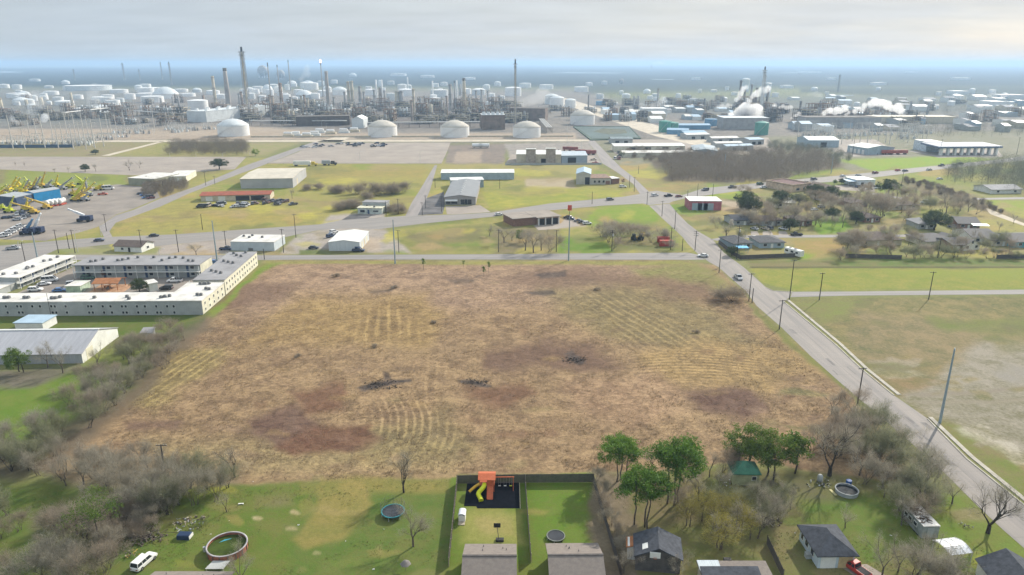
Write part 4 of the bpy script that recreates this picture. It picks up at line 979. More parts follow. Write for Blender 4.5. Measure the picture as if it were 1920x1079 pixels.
def on_front(T, x, y):
    """local (x, z) of a pixel on the thing's front wall plane"""
    a = T.location; ang = T.rotation_euler.z; n = Vector((-math.sin(ang), math.cos(ang), 0)); e = Vector((math.cos(ang), math.sin(ang), 0))
    o = Vector((0, 0, H)); d = ray(x, y); t = (a - o).dot(n) / d.dot(n); p = o + d * t
    return (p - a).dot(e), p.z
def roof_mb(style, w, d, h, rise, o=.35, t=.18):
    mb = MB()
    if style == 'flat': mb.box(-o, -o, h, w+o, d+o, h+max(t, .25))
    elif style == 'gx':       # ridge along x
        m = d/2; k = rise / m * o
        mb.slab([(-o,-o,h-k+t),(w+o,-o,h-k+t),(w+o,m,h+rise+t),(-o,m,h+rise+t)], t); mb.slab([(-o,m,h+rise+t),(w+o,m,h+rise+t),(w+o,d+o,h-k+t),(-o,d+o,h-k+t)], t)
    elif style == 'gy':
        m = w/2; k = rise / m * o
        mb.slab([(-o,-o,h-k+t),(m,-o,h+rise+t),(m,d+o,h+rise+t),(-o,d+o,h-k+t)], t); mb.slab([(m,-o,h+rise+t),(w+o,-o,h-k+t),(w+o,d+o,h-k+t),(m,d+o,h+rise+t)], t)
    elif style == 'shed':     # high at the back
        mb.slab([(-o,-o,h+t),(w+o,-o,h+t),(w+o,d+o,h+rise+t),(-o,d+o,h+rise+t)], t)
    elif style == 'hip':
        e = min(w, d)/2; z0, z1 = h, h+rise
        a, b, c, f = (-o,-o,z0), (w+o,-o,z0), (w+o,d+o,z0), (-o,d+o,z0)
        p, q = ((e,d/2,z1),(w-e,d/2,z1)) if w >= d else ((w/2,e,z1),(w/2,d-e,z1))
        vs = [a,b,c,f,p,q] + [(v[0],v[1],z0-t) for v in (a,b,c,f)]
        fs = [(0,1,5,4),(1,2,5),(2,3,4,5),(3,0,4)] if w >= d else [(0,1,4),(1,2,5,4),(2,3,5),(3,0,4,5)]
        mb.add(vs, fs + [(6,7,1,0),(7,8,2,1),(8,9,3,2),(9,6,0,3),(9,8,7,6)])
    return mb
def building(name, label, cat, A, B, D, h, style='flat', rise=0, wall=None, roof=None, ov=.3, group=None, wins=(), doors=(), units=0, seed=0, skirt=.3):
    """A, B: front base corners (photo survey); D: depth in m or a surveyed back right corner"""
    a, ang, w = frame(A, B); d = depth_of(a, ang, D) if isinstance(D, tuple) else D
    T = thing(name, label, cat, a, ang, group)
    mb = MB(); mb.box(0, 0, -skirt, w, d, h)
    if style == 'gx':
        for x in (0.0, w): mb.add([(x,0,h),(x,d,h),(x,d/2,h+rise)], [(0,1,2) if x else (2,1,0)])
    if style == 'gy':
        for y in (0.0, d): mb.add([(0,y,h),(w,y,h),(w/2,y,h+rise)], [(0,1,2) if not y else (2,1,0)])
    if style == 'shed':
        mb.add([(0,0,h),(0,d,h),(0,d,h+rise)], [(2,1,0)]); mb.add([(w,0,h),(w,d,h),(w,d,h+rise)], [(0,1,2)]); mb.add([(0,d,h),(w,d,h),(w,d,h+rise),(0,d,h+rise)], [(3,2,1,0)])
    part('wall', mb, wall or M_WHITE, T); part('roof', roof_mb(style, w, d, h, rise, ov), roof or M_ROOFW, T)
    for f, u, z, ww, hh in wins: opening(T, 'window', f, u * (w if f in ('front','back') else d), z, ww, hh, M_GLASS, (w, d))
    for it in doors:
        f, u, z, ww, hh = it[:5]; opening(T, 'door', f, u * (w if f in ('front','back') else d), z, ww, hh, it[5] if len(it) > 5 else M_DARKG, (w, d))
    r = random.Random(seed)
    for i in range(units): roof_unit(T, r.uniform(.1,.9)*w, r.uniform(.2,.8)*d, h + .25, r)
    T['w'] = w; T['d'] = d
    return T
UNIT = None
def roof_unit(T, x, y, z, r):
    global UNIT
    if UNIT is None:
        mb = MB(); mb.box(-.45,-.45,0,.45,.45,.75); mb.lathe([(.36,.75),(.36,.85),(.1,.86)], 12); mb.box(-.55,-.55,-.0,.55,.55,.06)
        UNIT = mb.mesh('roof_unit', M_METAL)
    return link('roof_unit', UNIT, T, (x, y, z), r.uniform(-.1, .1))
WR = lambda n, z, w, h, f='front', a=.08, b=.92: [(f, a + (b-a)*i/max(n-1, 1), z, w, h) for i in range(n)]

# --- motel round its court
def motel():
    A, B = (-70, 594), (381, 590.5)
    a, ang, w = frame(A, B); h = height((200, 592.3), 566.6)
    T = thing('motel_wing', 'long white roofed motel wing facing the grass with small square windows', 'motel', a, ang, 'motel wings round the court')
    loc = lambda x, y, z: (lambda p: ((p.x-a.x)*math.cos(ang)+(p.y-a.y)*math.sin(ang), -(p.x-a.x)*math.sin(ang)+(p.y-a.y)*math.cos(ang)))(at(x, y, z))
    d1 = loc(200, 550.7, h)[1]; d2 = loc(423, 531, h)[1]; ws = w - loc(330, 548, h)[0]
    mb = MB(); mb.box(0, 0, -.3, w, d1, h); mb.box(w-ws, d1, -.3, w-.003, d2, h)
    part('wall', mb, M_PALEG, T)  # white wall coloured grey, the front's shade painted in
    mb = MB(); mb.prism([(-.2,-.25),(w+.25,-.25),(w+.25,d2),(w-ws-.2,d2),(w-ws-.2,d1+.2),(-.2,d1+.2)], h+.002, h+.3)
    part('roof', mb, M_ROOFW, T)
    mb = MB(); mb.prism([(w+.003,0.1),(w+.06,.1),(w+.06,d2-.1),(w+.003,d2-.1)], .1, h-.05); part('sunlit_end_wall', mb, M_CREAM, T)  # cream overlay paints the sunlit end lighter than the front
    for ypx, xs in ((577, [45,127,153,235,290,372,397,475,637,660,742,798,880,907,988,1045,1127,1205,1252]), (588.5, [58,140,166,383,409,485,645,671,752,809,890,915,998,1053,1134,1160,1258])):
        for x in xs:
            u, z = on_front(T, x/3.84, ypx); opening(T, 'window', 'front', u, z, .75, .85, M_GLASS, (w, d1))
    for i in range(5):
        for z in (h*.18, h*.62): opening(T, 'window', 'right', d2*(.12+.19*i), z, .75, .85, M_GLASS, (w+.06, d2))
    r = random.Random(4)
    for x, y in [(10,559),(45,560),(98,560),(112,559),(178,559),(238,558),(243,561),(302,559),(310,557),(375,534),(385,533),(386,543),(370,554)]:
        p = loc(x, y, h+.3)
        for k in range(2 if r.random() < .6 else 1): roof_unit(T, p[0]+k*1.3, p[1]+r.uniform(-.4,.4), h+.3, r)
    mb = MB(); mb.tube((w*.37,-.5,-.3),(w*.37,-.5,h+3.2),.06); part('mast', mb, M_POLEW, T)
    # right wing (grey roof)
    a2 = at(424, 553); b2 = at(484, 497.5); an = math.atan2(b2.y-a2.y, b2.x-a2.x); L = (b2-a2).length; h2 = height((430,548), 521)
    W = thing('motel_wing', 'grey roofed motel wing running back along the brown lot', 'motel', a2, an, 'motel wings round the court')
    dep = 11.0
    mb = MB(); mb.box(0,0,-.3,L,dep,h2); part('wall', mb, M_CREAM, W)
    mb = MB(); mb.box(-.2,-.2,h2+.002,L+.2,dep+.2,h2+.28); part('roof', mb, M_ROOFG, W)
    for i in range(13):
        for z in (h2*.2, h2*.62): opening(W, 'window', 'front', L*(.05+.075*i), z, .8, .9, M_GLASS, (L, dep))
    for i, f in enumerate((.2,.24,.28,.55,.58,.62,.8,.84,.92,.95)): roof_unit(W, L*f, dep*(.35+.2*(i%3)), h2+.28, r)
    walkway(W, 'back', L, dep, h2)
    # back building
    A, B = (144, 521.5), (378, 520.5); a3, an3, w3 = frame(A, B); h3 = height((300,521), 496.5)
    K = thing('motel_wing', 'grey roofed motel block with a railed walkway facing the court', 'motel', a3, an3, 'motel wings round the court')
    d3 = 11.5
    mb = MB(); mb.box(0,0,-.3,w3,d3,h3); part('wall', mb, M_PALEG, K)  # grey holds the shade of the court front
    mb = MB(); mb.box(w3+.003,.05,0,w3+.07,d3-.05,h3-.05); part('sunlit_end_wall', mb, M_CREAM, K)  # lighter sheet: sunlight on the end put into its colour
    mb = MB(); mb.box(-.3,-1.5,h3+.002,w3+.3,d3+.2,h3+.28); part('roof', mb, M_ROOFG, K)
    for f in (.1,.13,.16,.3,.33,.36,.42,.55,.66,.69,.73,.8,.88,.92): roof_unit(K, w3*f, d3*r.uniform(.2,.8), h3+.28, r)
    walkway(K, 'front', w3, d3, h3)
    # left wing
    a4 = at(17, 549); b4 = at(139, 499); an4 = math.atan2(b4.y-a4.y, b4.x-a4.x); L4 = (b4-a4).length; h4 = height((60,531), 511)
    Q = thing('motel_wing', 'white roofed motel wing across the court with an outside walkway', 'motel', a4, an4, 'motel wings round the court')
    mb = MB(); mb.box(L4*.12,0,-.3,L4,12,h4); mb.box(-4,.5,-.3,L4*.12,11.5,h4*.55); part('wall', mb, M_PALEG, Q)
    mb = MB(); mb.box(L4*.12-.2,-1.4,h4+.002,L4+.2,12.2,h4+.28); mb.box(-4.2,.3,h4*.55+.002,L4*.12-.01,11.7,h4*.55+.25); part('roof', mb, M_ROOFW, Q)
    for f in (.2,.24,.42,.46,.5,.72,.77,.9): roof_unit(Q, L4*f, 5+r.uniform(-2,2), h4+.28, r)
    walkway(Q, 'front', L4, 12, h4, .12)
def walkway(T, face, L, dep, h, u0=0.0):
    s = -1 if face == 'front' else 1; y0 = 0 if face == 'front' else dep
    n = max(5, int(L/7)); hm = h/2
    mb = MB(); ya, yb = sorted((y0 + s*.002, y0 + s*1.5)); mb.box(L*u0, ya, hm-.12, L, yb, hm+.06); part('walkway', mb, M_WHITE, T)
    mb = MB(); y = y0 + s*1.45
    mb.box(L*u0, min(y,y+.05*s), hm+.95, L, max(y,y+.05*s), hm+1.02)
    for i in range(n*5+1): x = L*u0 + (L*(1-u0))*i/(n*5); mb.box(x-.02, min(y,y+.04*s), hm+.06, x+.02, max(y,y+.04*s), hm+.95)
    part('railing', mb, M_WHITE, T)
    for i in range(n+1):
        x = L*u0 + (L*(1-u0)-.2)*i/n; m2 = MB(); m2.box(x, min(y0+s*1.3,y0+s*1.48), 0, x+.16, max(y0+s*1.3,y0+s*1.48), h); part('post', m2, M_WHITE, T)
    for i in range(n):
        for z in (.1, hm+.1):
            x = L*u0 + L*(1-u0)*(i+.5)/n
            opening(T, 'door', face, x-1.0, z, .95, 2.0, M_DOORB, (L, dep)); opening(T, 'window', face, x+.9, z+.8, 1.5, 1.1, M_GLASS, (L, dep))
motel()
# court buildings
building('court_shed', 'pale green shed with a white roof beside the court pavilion', 'shed', (125,550), (152,549.5), 7, 2.6, 'shed', -.2, mat('mint_wall', (.42,.52,.40), .8), M_ROOFW)
building('court_shed', 'small white shed behind the court evergreen tree', 'shed', (281,548), (297,545), 5, 3.0, 'flat', 0, M_WHITE, M_ROOFW, doors=[('front', .5, 0, 1, 2.1, M_WHITE)])
def pavilion():
    a, ang, w = frame((178,546), (221,545)); T = thing('pavilion', 'open timber pavilion with a terracotta roof in the motel court', 'pavilion', a, ang)
    d, h = 6.5, 2.9
    mb = MB(); mb.slab([(-.6,-.6,h),(w+.6,-.6,h),(w+.6,d/2,h+1.1),(-.6,d/2,h+1.1)], .15); mb.slab([(-.6,d/2,h+1.1),(w+.6,d/2,h+1.1),(w+.6,d+.6,h),(-.6,d+.6,h)], .15)
    part('roof', mb, M_ORANGE, T)
    for x in (0, w/3, 2*w/3, w):
        for y in (0, d): mb = MB(); mb.box(x-.1,y-.1,-.2,x+.1,y+.1,h+(.0)); part('post', mb, M_ORANGE, T)
    mb = MB(); mb.box(-1.5,-2.2,-.2,w+3,d+1,.06); part('floor_slab', mb, mat('terracotta_paving', (.45,.27,.16), .9), T)
    mb = MB(); mb.box(w*.4,1.5,.06,w*.55,3,.8); part('grill', mb, M_METAL, T)
    mb = MB(); mb.box(w*.2,3.2,.72,w*.45,4.2,.8); mb.box(w*.22,3.3,.06,w*.24,4.1,.72); mb.box(w*.41,3.3,.06,w*.43,4.1,.72); part('table', mb, M_ORANGE, T)
pavilion()
# --- metal warehouse
def warehouse():
    a = at(156, 681.5); c = at(222.6, 631.5); ang = math.atan2(-(c.x-a.x), c.y-a.y); d = (c-a).length
    L = 48.0; e = Vector((math.cos(ang), math.sin(ang), 0)); a0 = a - e*L
    h = height((156,681.5), 664); T = thing('warehouse', 'big grey roofed metal warehouse with a bright white gable end', 'warehouse', a0, ang)
    mb = MB(); mb.box(0,0,-.3,L,d,h)
    rise = 3.4
    mb.add([(0,0,h),(0,d,h),(0,d/2,h+rise)], [(2,1,0)]); part('wall', mb, mat('grey_ribbed_wall', (.40,.41,.43), .5, .10, .6, stretch=(6,1,.2)), T)
    mb = MB(); mb.add([(L+.004,0,-.3),(L+.004,d,-.3),(L+.004,d,h),(L+.004,d/2,h+rise),(L+.004,0,h)], [(0,1,2,3,4)]); part('gable_wall', mb, M_WHITE, T)
    part('roof', roof_mb('gx', L, d, h, rise, .25, .15), mat('galvanised_roof', (.43,.43,.45), .45, .12, .3, stretch=(4,.4,1), second=(.34,.34,.36)), T)
    mb = MB(); mb.box(-.3, d/2-.3, h+rise+.05, L+.3, d/2+.3, h+rise+.28); part('ridge_cap', mb, M_WHITE, T)
    opening(T, 'door', 'right', d*.2, 0, 3.5, 3.2, M_CREAM, (L+.01, d))
warehouse()
building('storage_building', 'small white metal building behind the big warehouse', 'shed', (30,621), (82,621), 7, 2.6, 'flat', 0, M_WHITE, M_BLUEROOF)
building('grey_shed', 'little grey shed at the end of the warehouse grass', 'shed', (266,639), (286,638), 3.2, 2.3, 'shed', .5, M_GREYW, M_ROOFG)
# --- belt behind the side street
T = building('metal_shop', 'white metal shop with a low gable roof beside the side street', 'shop', (617,471), (675,471), (697,450), 4.0, 'gy', .9, mat('white_ribbed_wall', (.56,.60,.62), .5, .05, .5, stretch=(5,1,.3)), M_WHITE, .2,
   doors=[('right', .25, 0, 3, 3, M_CREAM), ('right', .5, 0, 3, 3, M_BEIGEW), ('right', .75, 0, 3, 3, M_CREAM), ('front', .93, 0, 2.6, 2.0, M_DOORB)])
building('flat_office', 'long white flat roofed building beside the side street', 'office', (434,470), (515,471), (529,457), 3.9, 'flat', 0, mat('pale_blue_wall', (.50,.55,.58), .7, .06, .4), M_ROOFW, .15, units=4, seed=3, doors=[('front', .45, 0, 2.2, 1.2, M_METAL)])
building('roadside_shop', 'white shop with a brown gable roof beside the avenue', 'shop', (215,472), (266,474), 9, 2.6, 'gx', 1.6, M_WHITE, M_SHINGB, .5, wins=[('front', .3, .9, 1.2, 1), ('right', .5, .9, 1.5, 1)], doors=[('front', .55, 0, 1, 2.1)])
building('beige_warehouse', 'large beige warehouse with shade grey painted on its walls', 'warehouse', (452,354), (550,352.5), (579,331.5), 6.3, 'gx', .9, mat('shade_grey_wall', (.42,.42,.42), .8, .08, .1), M_ROOFB, .3, wins=[], doors=[('right', .3, 0, 4, 4, M_BEIGEW)])  # beige walls given the grey of the shaded front
def scrapyard():
    T = building('scrapyard_building', 'long low building with a rusty red roof', 'building', (377,378), (507,375), 13, 3.4, 'gx', 1.2, M_BEIGEW, M_REDROOF, .6, doors=[('front', .12, 0, 4, 2.8, M_WHITE), ('front', .3, 0, 4, 2.8, M_WHITE), ('front', .6, 0, 8, 2.8), ('front', .82, 0, 8, 2.8)])
scrapyard()
building('cream_workshop', 'cream flat roofed workshop with an olive front wall', 'workshop', (242,347), (291,349), 26, 4.6, 'flat', 0, mat('olive_wall', (.32,.32,.23), .85, .1, .3), M_ROOFW, .2, group='cream workshops by the north road')
building('cream_workshop', 'cream flat roofed workshop with tall white doors', 'workshop', (312,342.5), (350,341.5), (366,330), 3.9, 'flat', 0, M_CREAM, M_ROOFW, .2, doors=[('front', u, 0, 1.5, 3.0, M_WHITE) for u in (.25,.42,.59,.76)], group='cream workshops by the north road')
building('blue_shed', 'blue walled shed with a grey sloping roof among yellow lifts', 'shed', (33,387), (66,379), 12, 5.0, 'shed', .8, mat('shaded_blue_wall', (.045,.075,.14), .6), M_GREYW, .2)  # dark half of one blue shed, shade painted into the wall
T = building('blue_shed', 'blue hall painted sunlit bright among the yellow boom lifts', 'hall', (66,379.5), (115,371), 9, 5.4, 'gx', .9, M_BLUEW, M_GREYW, .1)  # lit half of the same shed, brightened by colour
T = building('small_shop', 'small white shop with a stepped flat roof by the avenue', 'shop', (671,401), (716,402), 7, 3.2, 'flat', 0, mat('mint_pale_wall', (.50,.55,.50), .8), mat('cream_roof', (.60,.58,.44), .8), .4,
  wins=[('front', .2, .8, 2.6, 1.4), ('front', .75, 1.2, 3, .8)], doors=[('front', .45, 0, 1.1, 2.2, M_DOORB)], units=2, seed=8)
mb = MB(); w = T['w']; mb.box(w*.05, 7.05, -.3, w*1.05, 14, 5.0); part('rear_block', mb, M_PALEG, T)
mb = MB(); mb.box(w*.03, 7.0, 5.002, w*1.07, 14.2, 5.25); part('rear_roof', mb, M_ROOFG, T)
T = building('grey_showroom', 'grey gable roofed showroom with glazed front beside dark asphalt', 'showroom', (834,384.5), (892,384.5), (906,352), 4.6, 'gy', 1.2, mat('tan_grey_wall', (.33,.31,.29), .8, .08, .4), mat('dull_metal_roof', (.27,.275,.28), .5, .1, .2, second=(.22,.225,.23)), .5,
  wins=[('front', .12, .6, 3, 1.8), ('front', .3, .6, 4, 1.8), ('front', .62, .3, 4, 3), ('front', .76, .3, 4, 3)])
mb = MB(); w = T['w']; mb.slab([(.3,-2.2,2.6),(w*.42,-2.2,2.6),(w*.42,-.06,3.2),(.3,-.06,3.2)], .12); part('awning', mb, M_WHITE, T)
for k in range(7): mb = MB(); mb.box(w*.5-.6, T['d']*(.12+.12*k), 5.95, w*.5+.6, T['d']*(.12+.12*k)+1.0, 6.3); part('ridge_vent', mb, M_WHITE, T)
building('white_annex', 'white flat annex behind the grey showroom', 'building', (846,353), (907,351.5), 12, 5.0, 'flat', 0, M_BLUEG, M_WHITE, .3)
building('long_shed', 'long low pale blue metal shed with a white roof', 'shed', (827,337.5), (964,337), 12, 4.8, 'shed', .8, M_BLUEG, M_WHITE, .3)
T = building('blue_roof_workshop', 'tall workshop with a light blue gable roof', 'workshop', (1080,346), (1107,346.5), 24, 7.2, 'gy', 1.6, mat('putty_wall', (.47,.46,.41), .8, .06, .4), M_BLUEROOF, .3, doors=[('front', .78, 0, 3.2, 5)])
building('brown_roof_block', 'low putty coloured block with a flat brown roof', 'workshop', (1107.5,346.5), (1145,346), 19, 4.2, 'flat', 0, mat('putty_wall2', (.45,.43,.38), .8, .06, .4), mat('brown_flat_roof', (.25,.17,.13), .9), .2, wins=[('front', u, 1.2, 1.5, 1.6) for u in (.2,.42,.64)], doors=[('front', .85, 0, 3, 2.4, M_BRICK)])
building('brick_annex', 'small brown brick annex at the end of the flat block', 'shed', (1147,345.5), (1161,344.5), 9, 3.6, 'flat', 0, M_BRICK, M_WHITE, .2)
T = building('factory_hall', 'white roofed factory hall with two square brown towers', 'factory', (968,305.5), (1052,306), 26, 7.0, 'gx', 2.0, M_BEIGEW, M_WHITE, .3, doors=[('front', .62, 0, 5, 3.5)])
w = T['w']
for f, hh in ((.22, 11.5), (.66, 12.0)):
    mb = MB(); mb.box(w*f, -3, -.3, w*f+8, -.003, hh); part('tower', mb, mat('tower_wall', (.36,.30,.25), .8), T)
    mb = MB(); mb.box(w*f-.3, -3.3, hh+.002, w*f+8.3, .3, hh+.4); part('tower_cap', mb, M_WHITE, T)
building('blue_grey_hall', 'blue grey metal hall with a pale roof beside the white factory', 'factory', (1053,306), (1101,305.5), 24, 6.0, 'gx', 2.2, mat('bluegrey_wall', (.30,.36,.42), .6, .05, .4), mat('pale_blue_metal_roof', (.52,.58,.62), .5, .06, .3), .3, doors=[('front', .4, 0, 7, 4.5)])
building('long_store', 'long white shed with dark doors beside the north road', 'shed', (1152,285), (1284,284), 14, 5.0, 'shed', 1.2, M_CREAM, M_WHITE, .4, group='long white sheds by the north road', doors=[('front', u, 0, 6, 4) for u in (.25,.47,.72)])
building('long_store', 'lower white lean-to in front of the long white shed', 'shed', (1168,295), (1306,294), 9, 3.6, 'shed', 1.0, M_CREAM, M_ROOFW, .4, group='long white sheds by the north road')
building('yard_store', 'blue grey shed with a wide sloping roof behind the brown wood', 'shed', (1300,293), (1345,294), 40, 5.0, 'gy', 1.5, M_BLUEG, mat('faded_blue_roof', (.33,.39,.43), .6, .08, .3), .5)
for i, (A, B, d, h, m, lab) in enumerate([((1335,268),(1385,267),14,4.5,M_ROOFW,'white roofed depot behind the brown wood beside small tanks'),((1342,277),(1392,276),12,4,M_ROOFW,'second white roofed depot row nearer the brown wood'),((1362,284),(1412,282),12,4.5,M_BLUEROOF,'blue roofed depot at the edge of the brown wood'),((1405,272),(1432,271),20,5,M_BLUEROOF,'blue roofed depot beside the green tank'),((1287,262),(1330,261),16,5,M_WHITE,'white shed between pond and depots'),((1145,270),(1186,270),16,5,mat('slate_wall', (.22,.27,.28), .8),'slate coloured shed beside the settling pond')]):
    building('depot', lab, 'shed', A, B, d, h, 'gx', 1.2, M_PALEG, m, .4, group='depot sheds', doors=[('front', .3, 0, 4, 3), ('front', .7, 0, 4, 3)])
building('river_hall', 'pale blue hall behind the green verge', 'hall', (1515,277), (1572,277), 30, 7, 'gx', 2.5, M_BLUEG, mat('pale_blue_metal_roof', (.5,.5,.5)), .4, group='pale halls by the far verge', doors=[('front', .5, 0, 6, 5)])
building('river_hall', 'white ribbed hall beside the red trailers', 'hall', (1588,285), (1625,291), 30, 6, 'gx', 2.0, M_BLUEG, M_WHITE, .4, group='pale halls by the far verge', doors=[('front', u, 0, 3, 4, M_WHITE) for u in (.2,.4,.6,.8)])
def canopy():
    a, ang, w = frame((1765,292), (1868,291)); T = thing('loading_canopy', 'long dark blue canopy on white columns at the avenue end', 'canopy', a, ang)
    mb = MB(); mb.slab([(-4,-1,8),(w+4,-1,8),(w+4,26,9),(-4,26,9)], 1.6); part('roof', mb, mat('navy_canopy', (.10,.14,.22), .6), T)
    for i in range(9): mb = MB(); mb.box(w*i/8-.9,0,-.3,w*i/8+.9,3,6.9); part('column', mb, M_WHITE, T)
    T = building('white_depot', 'white block at the end of the dark blue canopy', 'depot', (1735,285), (1766,285), 22, 9, 'flat', 0, mat('bluewhite_wall', (.55,.62,.68), .7), M_WHITE, .3)
canopy()
T = building('auto_garage', 'brown roofed auto garage with three dark bays', 'garage', (1009,423), (1048,419.5), 16, 4.0, 'flat', 0, mat('brick_pale', (.42,.30,.24), .85), mat('tan_flat_roof', (.30,.26,.22), .9, .1, .2), 1.0)
w = T['w']
for u in (.18, .5, .82): opening(T, 'door', 'front', w*u, 0, w*.24, 3.3, M_DARKG, (w, 16))
for u in (.02, .34, .66, .98): mb = MB(); mb.box(w*u-.25,-.5,-.2,w*u+.25,-.07,4.0); part('pier', mb, M_WHITE, T)
mb = MB(); mb.box(-13,2,-.3,-.02,16,3.9); part('office_wing', mb, M_BRICK, T); mb = MB(); mb.box(-13.6,1.4,3.902,-1.1,16.6,4.2); part('office_roof', mb, mat('tan_flat_roof', (0,0,0)), T)
T = building('pink_storage', 'pink self storage block with white roller doors and white roof', 'storage', (1292,394.5), (1352,395), 14, 5.2, 'flat', 0, M_PINK, M_WHITE, .15, doors=[('front', u, 0, 5.6, 4, M_BLUEG) for u in (.24,.42,.6)])
T = building('flat_shop', 'beige shop with a flat brown roof beside the avenue', 'shop', (1485,361), (1519,357), 22, 4.0, 'flat', 0, mat('peach_wall', (.58,.45,.33), .85), mat('maroon_flat_roof', (.16,.09,.085), .9), .1, wins=[('front', .3, .8, 3, 1.5), ('front', .7, .8, 3, 1.5)])
mb = MB(); w = T['w']; d = T['d']
mb.box(-.3,-.3,4.26,w+.3,.0,5.0); mb.box(-.3,d,4.26,w+.3,d+.3,5.0); mb.box(-.3,0,4.26,0,d,5.0); mb.box(w,0,4.26,w+.3,d,5.0); part('parapet', mb, mat('peach_wall', (0,0,0)), T)
building('roadside_store', 'white store with a carport behind the bend of the avenue', 'shop', (1606,350), (1640,349), 14, 4.2, 'flat', 0, mat('store_wall', (.56,.62,.66), .7), M_WHITE, .3, doors=[('front', .3, 0, 2, 2.6), ('front', .7, 0, 2, 2.6)])
def carport(name, label, A, B, d, h, m, group=None, posts=4):
    a, ang, w = frame(A, B); T = thing(name, label, 'carport', a, ang, group)
    mb = MB(); mb.slab([(-.2,-.2,h),(w+.2,-.2,h),(w+.2,d,h+.2),(-.2,d,h+.2)], .1); part('roof', mb, m, T)
    for i in range(2):
        for j in range(2): mb = MB(); mb.box(i*(w-.12),j*(d-.3),-.2,i*(w-.12)+.12,j*(d-.3)+.12,h-.1); part('post', mb, M_WHITE, T)
carport('carport', 'open carport beside the white roadside store', (1590,350), (1604,350), 10, 3.4, M_BLUEROOF)
# --- houses of the district
HOUSES = [
 ((1375,468),(1410,466),13,'hip',2.6,M_SHINGK,M_BLUEG,'grey hip roofed house in the corner garden by the road'),
 ((1424,466),(1470,465),12,'hip',2.6,M_SHINGK,M_BLUEG,'dark hip roofed house beside the camper'),
 ((1374,423),(1418,422),12,'gx',2.4,M_SHINGD,M_PALEG,'dark slate roofed house behind the white blossoming tree'),
 ((1428,424),(1468,423),12,'hip',2.4,M_SHINGB,M_PALEG,'brown roofed house with a small porch behind parked cars'),
 ((1488,424),(1522,423),12,'hip',2.4,M_SHINGB,M_BRICK,'brown roofed house with two parked cars beside the bright green lawn'),
 ((1602,462),(1690,460),15,'hip',3.2,M_SHINGB,M_BEIGEW,'wide brown roofed house behind the camper field'),
 ((1735,464),(1792,462),14,'hip',3.2,M_SHINGG,M_CREAM,'tan grey roofed house with a cream porch above the ditch'),
 ((1785,471),(1806,470),13,'gx',2.4,M_SHINGK,M_BRICK,'small dark roofed house beside the white gabled one'),
 ((1806,471),(1836,468),16,'gy',2.8,M_SHINGG,M_WHITE,'white gabled house with one dark attic window'),
 ((1822,456),(1868,456),16,'gx',3.2,M_SHINGG,M_WHITE,'pale house behind the white gabled one'),
 ((1862,462),(1900,461),15,'hip',3.0,M_SHINGG,M_BEIGEW,'grey roofed house between white and teal houses'),
 ((1898,465),(1960,464),16,'gx',3.0,M_SHINGG,M_TEAL,'teal walled house with a grey roof'),
 ((1795,429),(1836,430),13,'gx',3.0,M_SHINGG,M_BRICK,'grey roofed house with a mint green awning'),
 ((1668,394),(1724,393),14,'hip',2.8,M_SHINGB,M_BEIGEW,'long brown roofed house near the straight ditch'),
 ((1592,389),(1626,388),13,'hip',2.6,M_SHINGB,M_BRICK,'dark brown roofed house behind the bright lawn'),
 ((1540,378),(1572,377),13,'gx',2.4,M_ROOFG,M_PALEG,'grey roofed house among bare trees behind the avenue shop'),
 ((1620,418),(1650,417),13,'hip',2.4,M_SHINGB,M_BRICK,'brown roofed house among trees in the middle of the district'),
 ((1455,390),(1490,389),13,'gx',2.2,M_ROOFW,M_CREAM,'pale roofed house hidden among bare trees below the avenue'),
 ((1522,362),(1572,359),22,'hip',3.6,M_SHINGB,M_BEIGEW,'big brown hip roofed building beside the flat beige shop'),
 ((1858,364),(1915,363),16,'gx',2.6,M_ROOFG,M_WHITE,'white bungalow below the far wood'),
 ((1722,430),(1752,430),12,'hip',2.4,M_ROOFG,M_PALEG,'grey roofed house half hidden by the dark oak'),
]
for i, (A, B, d, st, rise, rm, wm, lab) in enumerate(HOUSES):
    building('house', lab, 'house', A, B, d, 2.7, st, rise*.7, wm, rm, .6, group='houses of the district', wins=[('front', .22, .9, 1.6, 1.2), ('front', .78, .9, 1.6, 1.2)] + ([('right', .5, .9, 1.4, 1.2)]), doors=[('front', .5, 0, 1.1, 2.1, M_WHITE)])
T = [o for o in COL.objects if o.get('label') == 'grey roofed house with a mint green awning'][0]
mb = MB(); w = T['w']; mb.slab([(w*.55,-3.2,2.4),(w+3,-3.2,2.4),(w+3,-.5,2.9),(w*.55,-.5,2.9)], .1); part('awning', mb, mat('mint_awning', (.25,.62,.5), .5), T)
T = [o for o in COL.objects if o.get('label') == 'white gabled house with one dark attic window'][0]
opening(T, 'window', 'front', T['w']/2, 3.0, 1.2, 1.2, M_GLASS, (T['w'], 16))
solo('garden_canopy', MB().slab([(-2.4,-1.6,2.3),(2.4,-1.6,2.3),(2.4,1.6,2.5),(-2.4,1.6,2.5)], .15).bar((-2.2,-1.4,0),(-2.2,-1.4,2.3),.1).bar((2.2,-1.4,0),(2.2,-1.4,2.3),.1).bar((2.2,1.4,0),(2.2,1.4,2.3),.1).bar((-2.2,1.4,0),(-2.2,1.4,2.3),.1), mat('sky_blue_canvas', (.12,.42,.68), .7), 'sky blue garden canopy inside the corner fence', 'canopy', at(1391,473))
